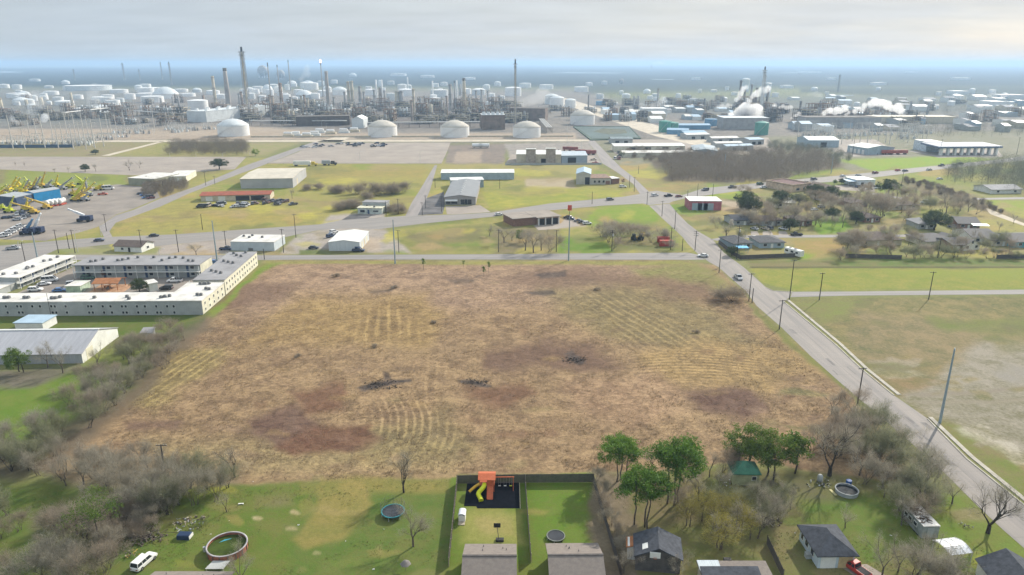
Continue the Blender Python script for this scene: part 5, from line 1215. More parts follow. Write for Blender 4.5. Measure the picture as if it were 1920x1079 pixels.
# --- foreground houses
def front_house(label, ridge_l, ridge_r, h, far_drop, wtop):
    """gable house seen mostly from above; ridge ends surveyed at roof height"""
    pass
def gable_house(name, label, P, Q, zr, df, dn, ze, roof, wall, ov=.4, group=None):
    """ridge from pixel P to Q at height zr; df/dn horizontal run of far/near slopes; ze eave height"""
    p, q = at(*P, zr), at(*Q, zr); ang = math.atan2(q.y-p.y, q.x-p.x); w = (q-p).length
    T = thing(name, label, 'house', (p.x, p.y, 0), ang, group)
    mb = MB(); mb.box(ov,-dn+ov,-.3,w-ov,df-ov,ze-.05)
    for x in (ov, w-ov): mb.add([(x,-dn+ov,ze-.05),(x,df-ov,ze-.05),(x,0,zr-.3)], [(0,1,2) if x > 1 else (2,1,0)])
    part('wall', mb, wall, T)
    mb = MB(); mb.slab([(0,0,zr),(w,0,zr),(w,df,ze),(0,df,ze)], .18); mb.slab([(0,-dn,ze),(w,-dn,ze),(w,0,zr),(0,0,zr)], .18)
    part('roof', mb, roof, T)
    mb = MB(); mb.bar((-.02,0,zr+.02),(w+.02,0,zr+.02),.35,.1); part('ridge_cap', mb, mat('ridge_shingles', (.11,.10,.095), .95), T)
    r = random.Random(w)
    for i in range(4):
        x, y = r.uniform(.15,.85)*w, r.uniform(.2,.8)*df; z = zr + (ze-zr)*y/df
        m2 = MB(); m2.tube((x,y,z-.2),(x,y,z+.4),.06,.06,8); part('vent_pipe', m2, M_METAL, T)
    T['w'] = w; return T
DF = at(918,1020,2.7).y - at(918,1042,5.0).y
gable_house('house', 'new brown shingled house behind the play set garden', (867,1042), (969,1042), 5.0, DF, 6.5, 2.7, M_TAUPE, M_BRICK, group='new shingled houses')
gable_house('house', 'new brown shingled house behind the plain green garden', (1027,1041), (1131,1040), 5.0, DF, 6.5, 2.7, M_TAUPE, M_BRICK, group='new shingled houses')
T = gable_house('house', 'grey brown roof edge beside the white estate car', (262,1092), (418,1092), 4.2, 4.4, 5, 2.6, M_TAUPE, M_BEIGEW)
T = gable_house('house', 'low grey roof edge below the wide lawn', (470,1108), (826,1106), 4.2, 4.2, 5, 2.6, M_SHINGG, M_BEIGEW)
def eaves(FL, FR, BL, h):
    """front-left, front-right, back-left roof corners surveyed at eave height -> origin, angle, width, depth"""
    a, b, c = at(*FL, h), at(*FR, h), at(*BL, h); ang = math.atan2(b.y-a.y, b.x-a.x); v = c - a
    return Vector((a.x, a.y, 0)), ang, (b-a).length, -v.x*math.sin(ang) + v.y*math.cos(ang)
def eave_house(label, FL, FR, BL, h, style, rise, wall, roof, ov=.5, name='house', wins=(), doors=()):
    a, ang, w, d = eaves(FL, FR, BL, h); T = thing(name, label, name.split('_')[-1], a, ang); o = ov
    e = Vector((math.cos(ang), math.sin(ang), 0)); n = Vector((-math.sin(ang), math.cos(ang), 0)); T.location = a + e*o + n*o; w -= 2*o; d -= 2*o
    mb = MB(); mb.box(0,0,-.3,w,d,h)
    if style == 'gy':
        for y in (0.0, d): mb.add([(0,y,h),(w,y,h),(w/2,y,h+rise)], [(0,1,2) if not y else (2,1,0)])
    part('wall', mb, wall, T); part('roof', roof_mb(style, w, d, h, rise, o), roof, T)
    for f, u, z, ww, hh in wins: opening(T, 'window', f, u*(w if f in ('front','back') else d), z, ww, hh, M_GLASS, (w, d))
    for f, u, z, ww, hh, m in doors: opening(T, 'door', f, u*(w if f in ('front','back') else d), z, ww, hh, m, (w, d))
    T['w'] = w; T['d'] = d; return T
T = eave_house('dark gabled house with a basketball hoop and a skylight', (1188,1043), (1282,1052), (1212,1003), 3.0, 'gy', 1.7, mat('dark_siding', (.10,.09,.085), .9), M_SHINGD, .4)
mb = MB(); w = T['w']; z = lambda x: 3.0 + 1.7*x/(w/2) + .24
mb.slab([(w*.14,.6,z(w*.14)),(w*.26,.6,z(w*.26)),(w*.26,2.0,z(w*.26)),(w*.14,2.0,z(w*.14))], .06); part('skylight', mb, M_WHITE, T)
d = T['d']; mb = MB(); mb.box(-1.3,d-2.6,-.2,-.03,d-.2,2.7); part('lean_to', mb, M_WHITE, T); mb = MB(); mb.slab([(-1.6,d-2.8,2.5),(.0,d-2.8,3.0),(.0,d,3.0),(-1.6,d,2.5)], .1); part('lean_to_roof', mb, M_ORANGE, T)
def hoop(parent, x, y, z):
    mb = MB(); mb.box(x-.85,y-.08,z,x+.85,y,z+1.1); part('backboard', mb, M_WHITE, parent)
    mb = MB(); n = 14
    for i in range(n):
        a, b = 2*math.pi*i/n, 2*math.pi*(i+1)/n; mb.tube((x+.25*math.cos(a),y-.35+.25*math.sin(a),z+.2),(x+.25*math.cos(b),y-.35+.25*math.sin(b),z+.2),.025,.025,4)
    part('rim', mb, mat('hoop_orange', (.6,.16,.04), .5), parent)
hoop(T, w*.42, -.5, 3.1)
T = eave_house('low house with a grey flat patio roof and striped awning', (1318,1088), (1452,1088), (1322,1054), 3.0, 'flat', 0, M_BEIGEW, M_TAUPE, .3)
mb = MB(); w, d = T['w'], T['d']; mb.slab([(-.3,d-2.2,3.3),(w*.30,d-2.2,3.3),(w*.30,d+.2,3.45),(-.3,d+.2,3.45)], .06); part('awning', mb, mat('striped_awning', (.55,.6,.62), .5, .1, 3, stretch=(4,.1,1), second=(.3,.36,.4)), T)
mb = MB(); mb.slab([(-.3,-.3,3.3),(w*.85,-.3,3.3),(w*.85,d*.55,3.75),(-.3,d*.55,3.75)], .1); part('near_roof', mb, M_SHINGD, T)
T = eave_house('pale blue house with a dark hip roof and garage doors', (1533,1044), (1612,1043), (1496,984), 2.7, 'hip', 1.9, mat('powder_blue_wall', (.50,.58,.62), .8, .06, .5), M_SHINGD, .5,
  wins=[('left', .3, .9, 1.1, 1.1), ('left', .6, .9, 1.1, 1.1), ('left', .85, .9, .8, 1.1)], doors=[('front', .28, 0, 2.5, 2.2, M_WHITE), ('front', .76, 0, 2.3, 2.2, mat('tan_door', (.5,.38,.2), .7))])
mb = MB(); mb.box(-.9,T['d']*.3,0,-.1,T['d']*.3+.9,.9); part('condenser', mb, M_PALEG, T)
T = eave_house('white walled house with a dark blue roof at the frame corner', (1876,1110), (1990,1118), (1838,1048), 2.7, 'gy', 2.2, M_WHITE, M_SHINGD, .4)
def trailer():
    h = 2.7; a, ang, w, d = eaves((1732,988), (1760,987.5), (1694,947), h)
    T = thing('trailer', 'old mouldy box trailer with debris on its white roof', 'trailer', a, math.atan2(*(lambda v: (-v.x, v.y))(at(1694,947,h)-at(1732,988,h)))); d = (at(1694,947,h)-at(1732,988,h)).length
    mb = MB(); mb.box(0,0,.3,2.9,d,h); part('body', mb, mat('mouldy_siding', (.33,.35,.335), .8, .2, .8, second=(.16,.18,.165)), T)
    mb = MB(); mb.box(-.06,-.06,h+.002,2.96,d+.06,h+.12); part('roof', mb, mat('stained_roof', (.66,.64,.60), .8, .1, .5, second=(.30,.28,.26)), T)
    r = random.Random(2); mb = MB()
    for k in range(40):
        x, y = 1.1+r.gauss(0,.5), 1+r.random()*(d-2); mb.bar((x,y,h+.16),(x+r.uniform(-.8,.8),y+r.uniform(-.8,.8),h+.2+r.random()*.15),r.uniform(.05,.25),.06)
    part('roof_debris', mb, mat('leaf_litter', (.10,.075,.055), .95), T)
    mb = MB(); mb.box(.8,-.05,.6,1.9,-.002,2.3); part('door', mb, M_GREYW, T)
    for y in (1.4,2.4,d-1.2):
        for x in (.05, 2.45): m2 = MB(); m2.tube((x,y,.4),(x+.35,y,.4),.4,.4,14); part('wheel', m2, M_DARKG, T)
    for u in (d*.35, d*.6, d*.8): opening(T, 'window', 'left', u, 1.4, 1.0, .7, M_GLASS, (2.9, d))
trailer()
def white_carport():
    a, ang, w, d = eaves((1784,1040), (1832,1041), (1763,1010.5), 2.4); T = thing('carport', 'bright white arched metal carport beside the old trailer', 'carport', a, R(10)); h = 2.2; mb = MB(); n = 8; x0 = -1.0
    for i in range(n):
        f0, f1 = i/n, (i+1)/n
        z = lambda f: h + .55*math.sin(math.pi*min(1, f*1.0)) - .0
        mb.slab([(-.2,d*f0,z(f0)),(w,d*f0,z(f0)),(w,d*f1,z(f1)),(-.2,d*f1,z(f1))], .05)
    part('roof', mb, mat('glossy_white_metal', (.66,.68,.71), .4, .05, .5), T)
    for f in (0,.33,.66,1):
        m2 = MB()
        for i in range(n): m2.bar((w*f-.1*f, d*i/n, z(i/n)+.03),(w*f-.1*f, d*(i+1)/n, z((i+1)/n)+.03),.1,.05)
        part('rib', m2, M_STEELL, T)
    for x in (0,w-.1):
        for y in (.05,d-.15): m2 = MB(); m2.box(x,y,-.2,x+.1,y+.1,h-.06); part('post', m2, M_STEELL, T)
white_carport()
T = building('garden_shed', 'cream shed with a green roof among the bare trees', 'shed', (1374,910), (1422,911), 4.2, 2.7, 'hip', 1.6, mat('cream_green_wall', (.40,.42,.24), .9), mat('green_roof', (.05,.16,.10), .8), .3, wins=[('front', .8, 1.2, .8, .8)])
# --- fences
def fence(name, label, pts, h, m, board=.16, post=2.4, group=None, pm=None, gap=.012):
    P = [at(*p) for p in pts]; T = thing(name, label, 'fence', P[0], 0, group); r = random.Random(len(pts)+int(P[0].x)); o = P[0]
    mb = MB(); posts = []
    for a, b in zip(P, P[1:]):
        L = (b-a).length; d = (b-a)/L; n = Vector((-d.y, d.x, 0)); k = max(1, int(L/board))
        for i in range(k):
            p = a - o + d*(L*i/k); q = a - o + d*(L*(i+1)/k - gap); hh = h + r.uniform(-.03,.03); t = n*.012
            vs = [p-t, q-t, q+t, p+t]; z0 = Vector((0,0,.04)); z1 = Vector((0,0,hh))
            mb.add([v+z0 for v in vs]+[v+z1 for v in vs], [(4,5,6,7),(0,1,5,4),(1,2,6,5),(2,3,7,6),(3,0,4,7)])
        for z in (.35, h*.55, h-.3): mb.bar(a-o+n*.04+Vector((0,0,z)), b-o+n*.04+Vector((0,0,z)), .05, .09)
        k = max(1, int(L/post)); posts += [a - o + d*(L*i/k) + n*.09 for i in range(k+1)]
    part('boards', mb, m, T)
    pm_ = MB().box(-.05,-.05,-.3,.05,.05,h+.02).mesh('post', pm or m)
    for p in posts[:60]: link('post', pm_, T, p)
    return T
fence('wooden_fence', 'dark wooden fence along the lot behind both gardens', [(857,908),(983,906),(1112,905)], 2.0, M_WOODF, group='garden fences')
fence('wooden_fence', 'garden fence between wide lawn and play set garden', [(857,908),(841,1063)], 1.9, M_WOODF, group='garden fences', pm=M_WOODP)
fence('wooden_fence', 'garden fence between play set garden and plain green garden', [(984,906),(995,1055)], 1.9, M_WOODF, group='garden fences', pm=M_WOODP)
fence('wooden_fence', 'garden fence along the bare grey bushes', [(1112,905),(1135,985),(1165,1085)], 1.9, M_WOODF, group='garden fences')
fence('wooden_fence', 'short fence behind the flat patio roof', [(1437,1020),(1467,1085)], 1.8, M_WOODF)
fence('wooden_fence', 'plank fence round the corner garden beside the road', [(1347,457),(1372,478),(1388,487),(1490,483)], 1.9, M_WOODF, board=.4, group='district fences')
fence('wooden_fence', 'dark plank fence above the ditch behind the teal house', [(1868,486),(1960,485)], 1.9, M_WOODF, board=.4, group='district fences')
fence('wooden_fence', 'dark plank fence in front of the wide brown roofed house', [(1585,484),(1690,487)], 1.9, M_WOODF, board=.4, group='district fences')
def rails(name, label, pts, h, m, cat='fence', step=6):
    P = [at(*p) for p in pts]; o = P[0]; T = thing(name, label, cat, o); mb = MB()
    for a, b in zip(P, P[1:]):
        for z in (h*.5, h): mb.bar(a-o+Vector((0,0,z)), b-o+Vector((0,0,z)), .06)
    part('rail', mb, m, T); pm = MB().box(-.06,-.06,-.2,.06,.06,h).mesh('post', m)
    for a, b in zip(P, P[1:]):
        k = max(1, int((b-a).length/step))
        for i in range(k+1): link('post', pm, T, a - o + (b-a)*(i/k))
    return T
rails('pipe_fence', 'pipe fence along the front of the pale car park', [(502,308.5),(827,309)], 1.4, M_METAL, step=12)
def low_wall(name, label, pts, h, t, m):
    P = [at(*p) for p in pts]; mb = MB()
    for a, b in zip(P, P[1:]): mb.bar(a-P[0]+Vector((0,0,h/2)), b-P[0]+Vector((0,0,h/2)), t, h)
    return solo(name, mb, m, label, 'wall', P[0])
low_wall('boundary_wall', 'long pale wall before the white factory hall', [(947,310),(1128,309)], 1.5, .3, M_PALEG)
low_wall('bund_wall', 'pale bund wall along the white storage tanks', [(470,258),(1075,257)], 1.6, .6, M_BEIGEW)
low_wall('blue_barrier', 'dark blue barrier before the substation', [(-40,278),(137,277)], 3.0, .5, mat('barrier_blue', (.05,.09,.15), .7))
# ---------------------------------------------------------------- refinery
M_TANK = mat('tank_white', (.78,.78,.76), .55, .05, .08)
M_TANKR = mat('tank_roof_tan', (.53,.49,.42), .8, .10, .15)
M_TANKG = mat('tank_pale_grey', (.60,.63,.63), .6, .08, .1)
M_STEELD = mat('plant_dark_steel', (.14,.12,.10), .8, .25, .3)
M_RUSTY = mat('plant_rusty_steel', (.29,.20,.14), .85, .25, .3)
M_COLC = mat('column_cream', (.52,.46,.34), .7, .1, .2)
M_COLG = mat('column_grey', (.33,.32,.31), .7, .12, .2)
M_PIPE = mat('pipe_silver', (.56,.54,.50), .5, .1, .3)
M_CONCS = mat('stack_concrete', (.36,.33,.30), .85, .12, .1)
M_GREENT = mat('tank_green', (.09,.30,.24), .6, .1, .1)
M_BLUET = mat('tank_blue', (.12,.27,.42), .6, .1, .1)
def size(px, wpx, base=None):
    return wpx / scale_at(*px)
def tank(px, wpx, hpx, label, dome=.0, group=None, wall=None, roof=None, simple=False, name='storage_tank'):
    r = size(px, wpx)/2; h = hpx / scale_at(*px) * 1.0; n = 40 if wpx > 20 else 20
    p = at(*px); p = Vector((p.x, p.y + r, 0)); wall = wall or M_TANK; roof = roof or M_TANKR
    dz = dome * r
    if simple:
        mb = MB(); mb.lathe([(r,-.5),(r,h)], n); mb.lathe([(r*1.01,h),(r*.7,h+dz*.55),(r*.3,h+dz*.92),(.01,h+dz)], n, 1)
        return solo(name, mb, [wall, roof], label, 'tank', p, 0, group)
    T = thing(name, label, 'tank', p, 0, group)
    mb = MB(); mb.lathe([(r,-.5),(r,h)], n)
    for z in (.25,.5,.75): mb.lathe([(r+.02,h*z),(r+.08,h*z+.1),(r+.02,h*z+.2)], n)
    part('shell', mb, wall, T)
    mb = MB(); mb.lathe([(r+.15,h-.15),(r+.15,h+.15),(r*.86,h+dz*.3),(r*.6,h+dz*.68),(r*.3,h+dz*.93),(.01,h+dz)], n); part('roof', mb, roof, T)
    mb = MB(); k = 16; a0, a1 = -2.6, -1.2
    for i in range(k):
        a, b = a0+(a1-a0)*i/k, a0+(a1-a0)*(i+1)/k; q = lambda t, z: ((r+.5)*math.cos(t), (r+.5)*math.sin(t), z)
        mb.bar(q(a, h*i/k), q(b, h*(i+1)/k), .5, .15); mb.bar(q(a, h*i/k+1), q(b, h*(i+1)/k+1), .06)
    part('stairway', mb, M_STEELL, T)
    mb = MB(); m = 36
    for i in range(m):
        a, b = 2*math.pi*i/m, 2*math.pi*(i+1)/m; q = lambda t, z: ((r+.1)*math.cos(t), (r+.1)*math.sin(t), z)
        mb.bar(q(a,h+1.1), q(b,h+1.1), .06); mb.bar(q(a,h), q(a,h+1.1), .06)
    part('handrail', mb, M_STEELL, T)
    mb = MB(); mb.lathe([(.0,h+dz+.9),(.7,h+dz+.9),(.7,h+dz-.3)], 10); part('roof_vent', mb, M_STEELL, T)
    return T
_MT = [((428,257),58,19,'great white domed tank beside the dark wood and dirt track'),((713,258.5),55,19,'great white tank with a sandy dome nearest the grey barn'),((851,259),55,19,'great white tank with a sandy dome between two like it'),((988,259.5),53,18.5,'great white tank with a sandy dome below the tall lattice flare'),((1094,235),47,17,'great white tank with a pale dome behind the settling pond')]
for px, w, h, lab in _MT: tank(px, w, h, lab, .42, 'great white tanks along the plant road', roof=M_TANKR if px[0] > 500 else M_TANKG)
FARM = [ # x, base y, width, height, dome
 (301,186,46,9,.55),(144,171,80,9,.02),(197,187,22,8,.05),(205,198,26,9,.05),(222,195,15,10,.05),(239,187,20,10,.05),(266,174,30,8,.05),(265,182,34,6,.05),(277,193,40,11,.05),(365,207,36,17,.1),
 (32,197,30,8,.35),(112,198,32,7,.1),(155,212,42,8,.05),(190,208,38,7,.05),(215,175,32,6,.05),(335,173,24,5,.05),(366,174,17,5,.4),(346,182,28,6,.05),(20,184,30,8,.05),(60,153,18,4,.05),(119,158,14,4,.4),(4,166,16,7,.1),(87,166,16,4,.1),(395,178,24,7,.1),(410,186,22,8,.1),
 (567,186,33,7,.55),(590,186,16,10,.1),(580,169,27,12,.1),(575,161,20,6,.3),(600,161,13,8,.1),(625,157,13,6,.1),(604,181,22,10,.1),(634,179,27,10,.4),(550,163,11,6,.1),(542,162,10,5,.1),(481,173,19,10,.05),(499,176,19,9,.8),(520,175,15,11,.05),(694,179,23,10,.1),(732,190,18,14,.05),(760,181,30,12,.1),(765,168,13,7,.3),(822,183,33,13,.05),(812,191,14,12,.1),(832,161,13,6,.1),(732,159,13,6,.1),(897,179,25,10,.2),(880,150,22,4,.05),(745,143,30,4,.02),(800,146,26,4,.02),(660,144,14,3,.5),(535,190,16,12,.1),(550,197,14,14,.1),(455,178,14,10,.1),(468,186,16,10,.1),(490,190,14,10,.1),
 (962,181,31,15,.12),(1035,196,26,15,.3),(1045,201,27,16,.3),(1070,203,21,14,.3),(1091,173,27,9,.05),(1105,161,13,5,.1),(1134,159,11,6,.1),(1125,186,13,9,.05),(1214,176,14,5,.5),(1175,184,16,6,.3),(1230,183,14,6,.1),(1430,240,14,4,.3),(1025,168,26,8,.05),(985,165,22,8,.05),(920,184,16,8,.1),(1340,173,12,4,.1)]
_fr = random.Random(19)
for i in range(34): FARM.append((_fr.uniform(0, 300), _fr.uniform(166, 212), _fr.uniform(8, 26), _fr.uniform(5, 9), _fr.choice([.05, .1, .35])))
for i in range(26): FARM.append((_fr.uniform(440, 950), _fr.uniform(160, 198), _fr.uniform(8, 20), _fr.uniform(6, 11), _fr.choice([.05, .1, .35])))
for i in range(46): FARM.append((_fr.uniform(1100, 1920), _fr.uniform(168, 215), _fr.uniform(6, 14), _fr.uniform(4, 8), _fr.choice([.05, .1, .35])))
fl = []
for x, y, w, h, d in FARM:
    fl.append(tank((x, y), w, h, '', d, 'tank farm behind the process units', M_TANK if (x*7 % 3) else M_TANKG, M_TANK if d < .3 else M_TANKG, simple=True))
fl.sort(key=lambda o: (o.location.x / o.location.y))
number(fl, 'white tank in the far tank farm, {} counting from the substation side')
for x, y, w, h, d, m, lab in [(1248,249,22,20,.15,M_GREENT,'taller green tank beside the settling pond'),(1261,248,26,16,.15,M_GREENT,'wider green tank beside its taller twin'),(1431,254,25,22,.22,M_GREENT,'green tank standing below the steaming tower'),(1336,237,24,12,.1,M_BLUET,'blue tank behind the blue sheds'),(1127,198,18,7,.05,M_BLUET,'low blue tank beside the plant road')]:
    tank((x, y), w, h, lab, d, None, m, m)
def sphere_tank(px, dpx, label):
    r = size(px, dpx)/2; p = at(*px); mb = MB(); mb.lathe([(max(.01, r*math.sin(math.pi*i/14)), r*1.25 - r*math.cos(math.pi*i/14)) for i in range(15)], 24)
    T = thing('sphere_tank', label, 'tank', p, 0, 'sphere tanks'); part('shell', mb, M_COLG, T)
    for i in range(6):
        a = i*math.pi/3; m2 = MB(); m2.tube((r*.95*math.cos(a), r*.95*math.sin(a), -.5), (r*.95*math.cos(a), r*.95*math.sin(a), r*1.2), r*.06, n=6); part('leg', m2, M_TANKG, T)
sphere_tank((494,146.5), 20, 'large hazy sphere tank behind the thin flare')
sphere_tank((527,149), 15, 'smaller hazy sphere tank beside the large one')
sphere_tank((1165,158.5), 9, 'little sphere tank far beyond the plant road')
# --- stacks and columns
def stack(name, label, cat, base, top, w0, w1, m, cap=None, group=None, platforms=0, seed=0):
    b = at(*base); t = up_to(base, top); k = 1/scale_at(*base); h = t.z; r0, r1 = w0*k/2, w1*k/2
    T = thing(name, label, cat, b, 0, group); n = 14
    mb = MB(); mb.lathe([(r0,-.5),(r0*.6+r1*.4,h*.5),(r1,h),(r1*.8,h),(r1*.8,h-2)], n); part('shaft', mb, m, T)
    if cap: mb = MB(); mb.lathe([(r1*1.06,h*.93),(r1*1.06,h+.2),(r1*.7,h+.2)], n); part('cap', mb, cap, T)
    r = random.Random(int(base[0]*10)+seed)
    for i in range(platforms):
        z = h*(.25 + .7*i/max(platforms-1, 1)); rr = (r0 + (r1-r0)*z/h)
        mb = MB(); mb.lathe([(rr,z),(rr+1.5,z),(rr+1.5,z+.25),(rr,z+.25)], n); mb.lathe([(rr+1.4,z+1.2),(rr+1.5,z+1.2),(rr+1.5,z+1.35),(rr+1.4,z+1.35)], n); part('platform', mb, M_STEELD, T)
    if platforms:
        mb = MB(); a = -1.2; x, y = (r0+.5)*math.cos(a), (r0+.5)*math.sin(a); mb.tube((x,y,0),(x,y,h*.97),.35,n=6); mb.tube((-x*.9,y,0),(-x*.9,y,h*.8),.25,n=6); part('riser_pipe', mb, M_PIPE, T)
    return T
def flare(label, base, top, wpx, group=None, lean=True, col=None):
    """lattice mast with a flare tip"""
    b = at(*base); t = up_to(base, top); h = t.z; k = 1/scale_at(*base); w = wpx*k; T = thing('flare_stack', label, 'flare stack', b, 0, group)
    mb = MB(); n = int(h/ (w*1.1)) + 1; hw = w/2
    tw = lambda f: hw*(1 - .35*f)
    for sx, sy in ((-1,-1),(1,-1),(1,1),(-1,1)):
        for i in range(n):
            f, g = i/n, (i+1)/n; mb.bar((sx*tw(f), sy*tw(f), h*.94*f), (sx*tw(g), sy*tw(g), h*.94*g), w*.10)
    for i in range(n):
        f, g = i/n, (i+1)/n; c = [(-1,-1),(1,-1),(1,1),(-1,1)]
        for j in range(4):
            p, q = c[j], c[(j+1)%4]; a, b2 = (p, q) if i % 2 else (q, p)
            mb.bar((a[0]*tw(f), a[1]*tw(f), h*.94*f), (b2[0]*tw(g), b2[1]*tw(g), h*.94*g), w*.05)
            mb.bar((p[0]*tw(f), p[1]*tw(f), h*.94*f), (q[0]*tw(f), q[1]*tw(f), h*.94*f), w*.05)
    part('lattice_mast', mb, col or M_COLG, T)
    mb = MB(); mb.tube((0,0,-.5),(0,0,h*.96),w*.20,w*.17,10); part('riser', mb, col or M_COLC, T)
    mb = MB(); mb.lathe([(w*.2,h*.93),(w*.26,h*.95),(w*.22,h),(w*.12,h)], 10); part('flare_tip', mb, M_DARKG, T)
    mb = MB(); mb.box(-w*.62,-w*.62,h*.88,w*.62,w*.62,h*.885); mb.bar((-w*.9,0,h*.925),(w*.9,0,h*.925),w*.12); part('platform', mb, M_STEELD, T)
    return T
flare('thickest tall lattice flare, standing beside the grey concrete stack', (466,218), (457,88), 8)
flare('tall slim lattice flare directly behind a great white tank', (966,236), (966,111), 5)
stack('chimney', 'grey concrete stack beside the thickest flare', 'chimney', (430,207), (422,128), 10, 6.5, M_CONCS, M_STEELD)
stack('chimney', 'grey tapering stack right of the thin burning flare', 'chimney', (617,212), (613,134), 7, 5.5, M_CONCS, M_CONCS)
stack('chimney', 'tall brown stack with dark top rising over yellow columns', 'chimney', (871,216), (868,147), 8, 5, M_COLC, M_STEELD, platforms=3)
stack('column', 'short cream column left of the grey concrete stack', 'column', (405,200), (404,143), 6, 5, M_COLC, None, platforms=3)
for b, t, lab in [((511,216),(507,118),'thin dark flare pole with a black tip'),((606,182),(606,118),'thin flare pole with a small flame at its tip'),((545,170),(543,113),'faint thin mast between the sphere tanks and the plume'),((525,182),(524,122),'thin grey flare pole beside the smaller sphere tank'),((853,205),(845,152),'thin pole left of the tall brown stack')]:
    T = stack('flare_pole', lab, 'flare pole', b, (b[0], t[1]), 2.6, 1.6, M_COLG, M_DARKG)
    if 'flame' in lab:
        h = up_to(b, (b[0], t[1])).z; m, N, L, P = newmat('flare_flame'); P.inputs['Base Color'].default_value = (1,.45,.2,1); P.inputs['Emission Color'].default_value = (1,.5,.3,1); P.inputs['Emission Strength'].default_value = 6
        mb = MB(); mb.lathe([(.6,h),(2.2,h+2.5),(1.6,h+5),(.05,h+8)], 10); part('flame', mb, m, T)
COLS = [ # x base, y base, y top, width, material, platforms
 (509,220,178,3.5,'r',3),(514,218,180,3.2,'r',3),(530,212,156,6.5,'r',4),(567,215,180,4.5,'c',3),(573,214,178,4.5,'r',3),(579,212,184,4,'c',2),(548,218,182,5,'g',3),(543,228,206,5,'c',1),(551,228,208,5,'c',1),(570,213,190,4,'c',2),(655,200,153,6,'c',3),(662,200,152,6,'c',3),(648,205,172,5,'g',2),(628,215,182,4.5,'g',3),(627,214,190,5,'c',2),(707,195,150,3,'w',0),(718,200,150,3,'w',0),(703,200,168,5,'g',3),(714,200,165,5,'r',3),(722,198,170,4,'g',2),(745,199,171,9,'c',2),(753,199,171,9,'g',2),(777,228,166,5,'c',4),(773,230,188,5,'r',2),(808,217,196,8,'c',1),(812,190,152,3,'w',0),(845,208,158,6,'g',3),(857,198,151,3,'w',0),(868,196,150,3,'w',0),(876,214,184,6,'c',2),(882,214,184,5,'c',2),(871,214,182,6,'r',2),(863,180,158,4,'g',1),(893,200,170,4,'g',2),(903,196,168,4,'g',2),(915,196,170,4,'g',2),(676,196,162,6,'g',3),(684,206,172,4,'g',2),(455,204,172,5,'r',3),(461,206,178,5,'g',2),(450,200,176,4,'g',2),(304,205,184,4,'g',1),(326,204,182,4,'g',1),(337,206,180,4,'g',1),(383,200,179,5,'r',1),(137,202,174,5,'c',1),(5,215,184,8,'c',2),(52,205,187,6,'c',1),(80,206,183,8,'c',1),(1103,211,178,3.2,'d',1),(1188,205,180,4,'g',1),(1196,205,180,5,'g',1),(1232,205,166,3,'g',2),(765,170,145,2.5,'w',0),(590,205,186,4,'c',1),(601,206,190,4,'g',1),(640,212,192,4,'g',1),(690,200,182,6,'c',1),(790,205,185,5,'g',1),(829,210,188,4,'g',1),(838,212,180,4,'r',2),(925,205,185,4,'g',1),(940,200,182,4,'g',1),(487,205,182,4,'g',2),(495,210,190,4,'r',1),(1385,205,151,5,'d',3),(1427,215,140,5,'d',4),(1415,212,165,4,'d',3),(1393,210,168,4,'d',2),(1405,212,158,4,'g',3),(1436,210,165,5,'d',2),(1498,222,190,4,'d',2),(1543,222,195,3,'d',1),(1320,205,185,4,'d',1),(1705,215,190,4,'g',1),(1738,215,192,4,'g',1)]
MM = {'r': M_RUSTY, 'c': M_COLC, 'g': M_COLG, 'w': M_TANK, 'd': M_STEELD}; CN = {'r': 'rusty', 'c': 'cream', 'g': 'grey', 'w': 'thin white', 'd': 'dark'}
byc = {}
for x, yb, yt, w, c, pl in COLS:
    T = stack('column', '', 'column', (x, yb), (x, yt), w, w*.85, MM[c], None, CN[c] + ' columns in the process units', pl); byc.setdefault(c, []).append(T)
for c, os_ in byc.items():
    os_.sort(key=lambda o: o.location.x / o.location.y); number(os_, CN[c] + ' process column in the refinery, {} such column from the substation side')
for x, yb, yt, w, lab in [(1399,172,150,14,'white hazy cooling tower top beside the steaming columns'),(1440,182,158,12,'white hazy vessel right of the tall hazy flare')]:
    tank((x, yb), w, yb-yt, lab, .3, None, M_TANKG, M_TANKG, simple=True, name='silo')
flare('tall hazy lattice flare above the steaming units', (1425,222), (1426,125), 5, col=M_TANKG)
for x, yb, yt, k in [(234,152,118,3),(263,152,130,2.5),(305,150,116,2),(322,160,116,3),(141,152,130,2.5),(1221,132,122,2),(1571,172,140,3)]:
    flare('', (x, yb), (x, yt), k, 'far hazy towers', col=M_COLG)
number([o for o in COL.objects if o.get('group') == 'far hazy towers'], 'hazy lattice tower on the far plain, {} counting from the substation side', key=lambda o: o.location.x/o.location.y)
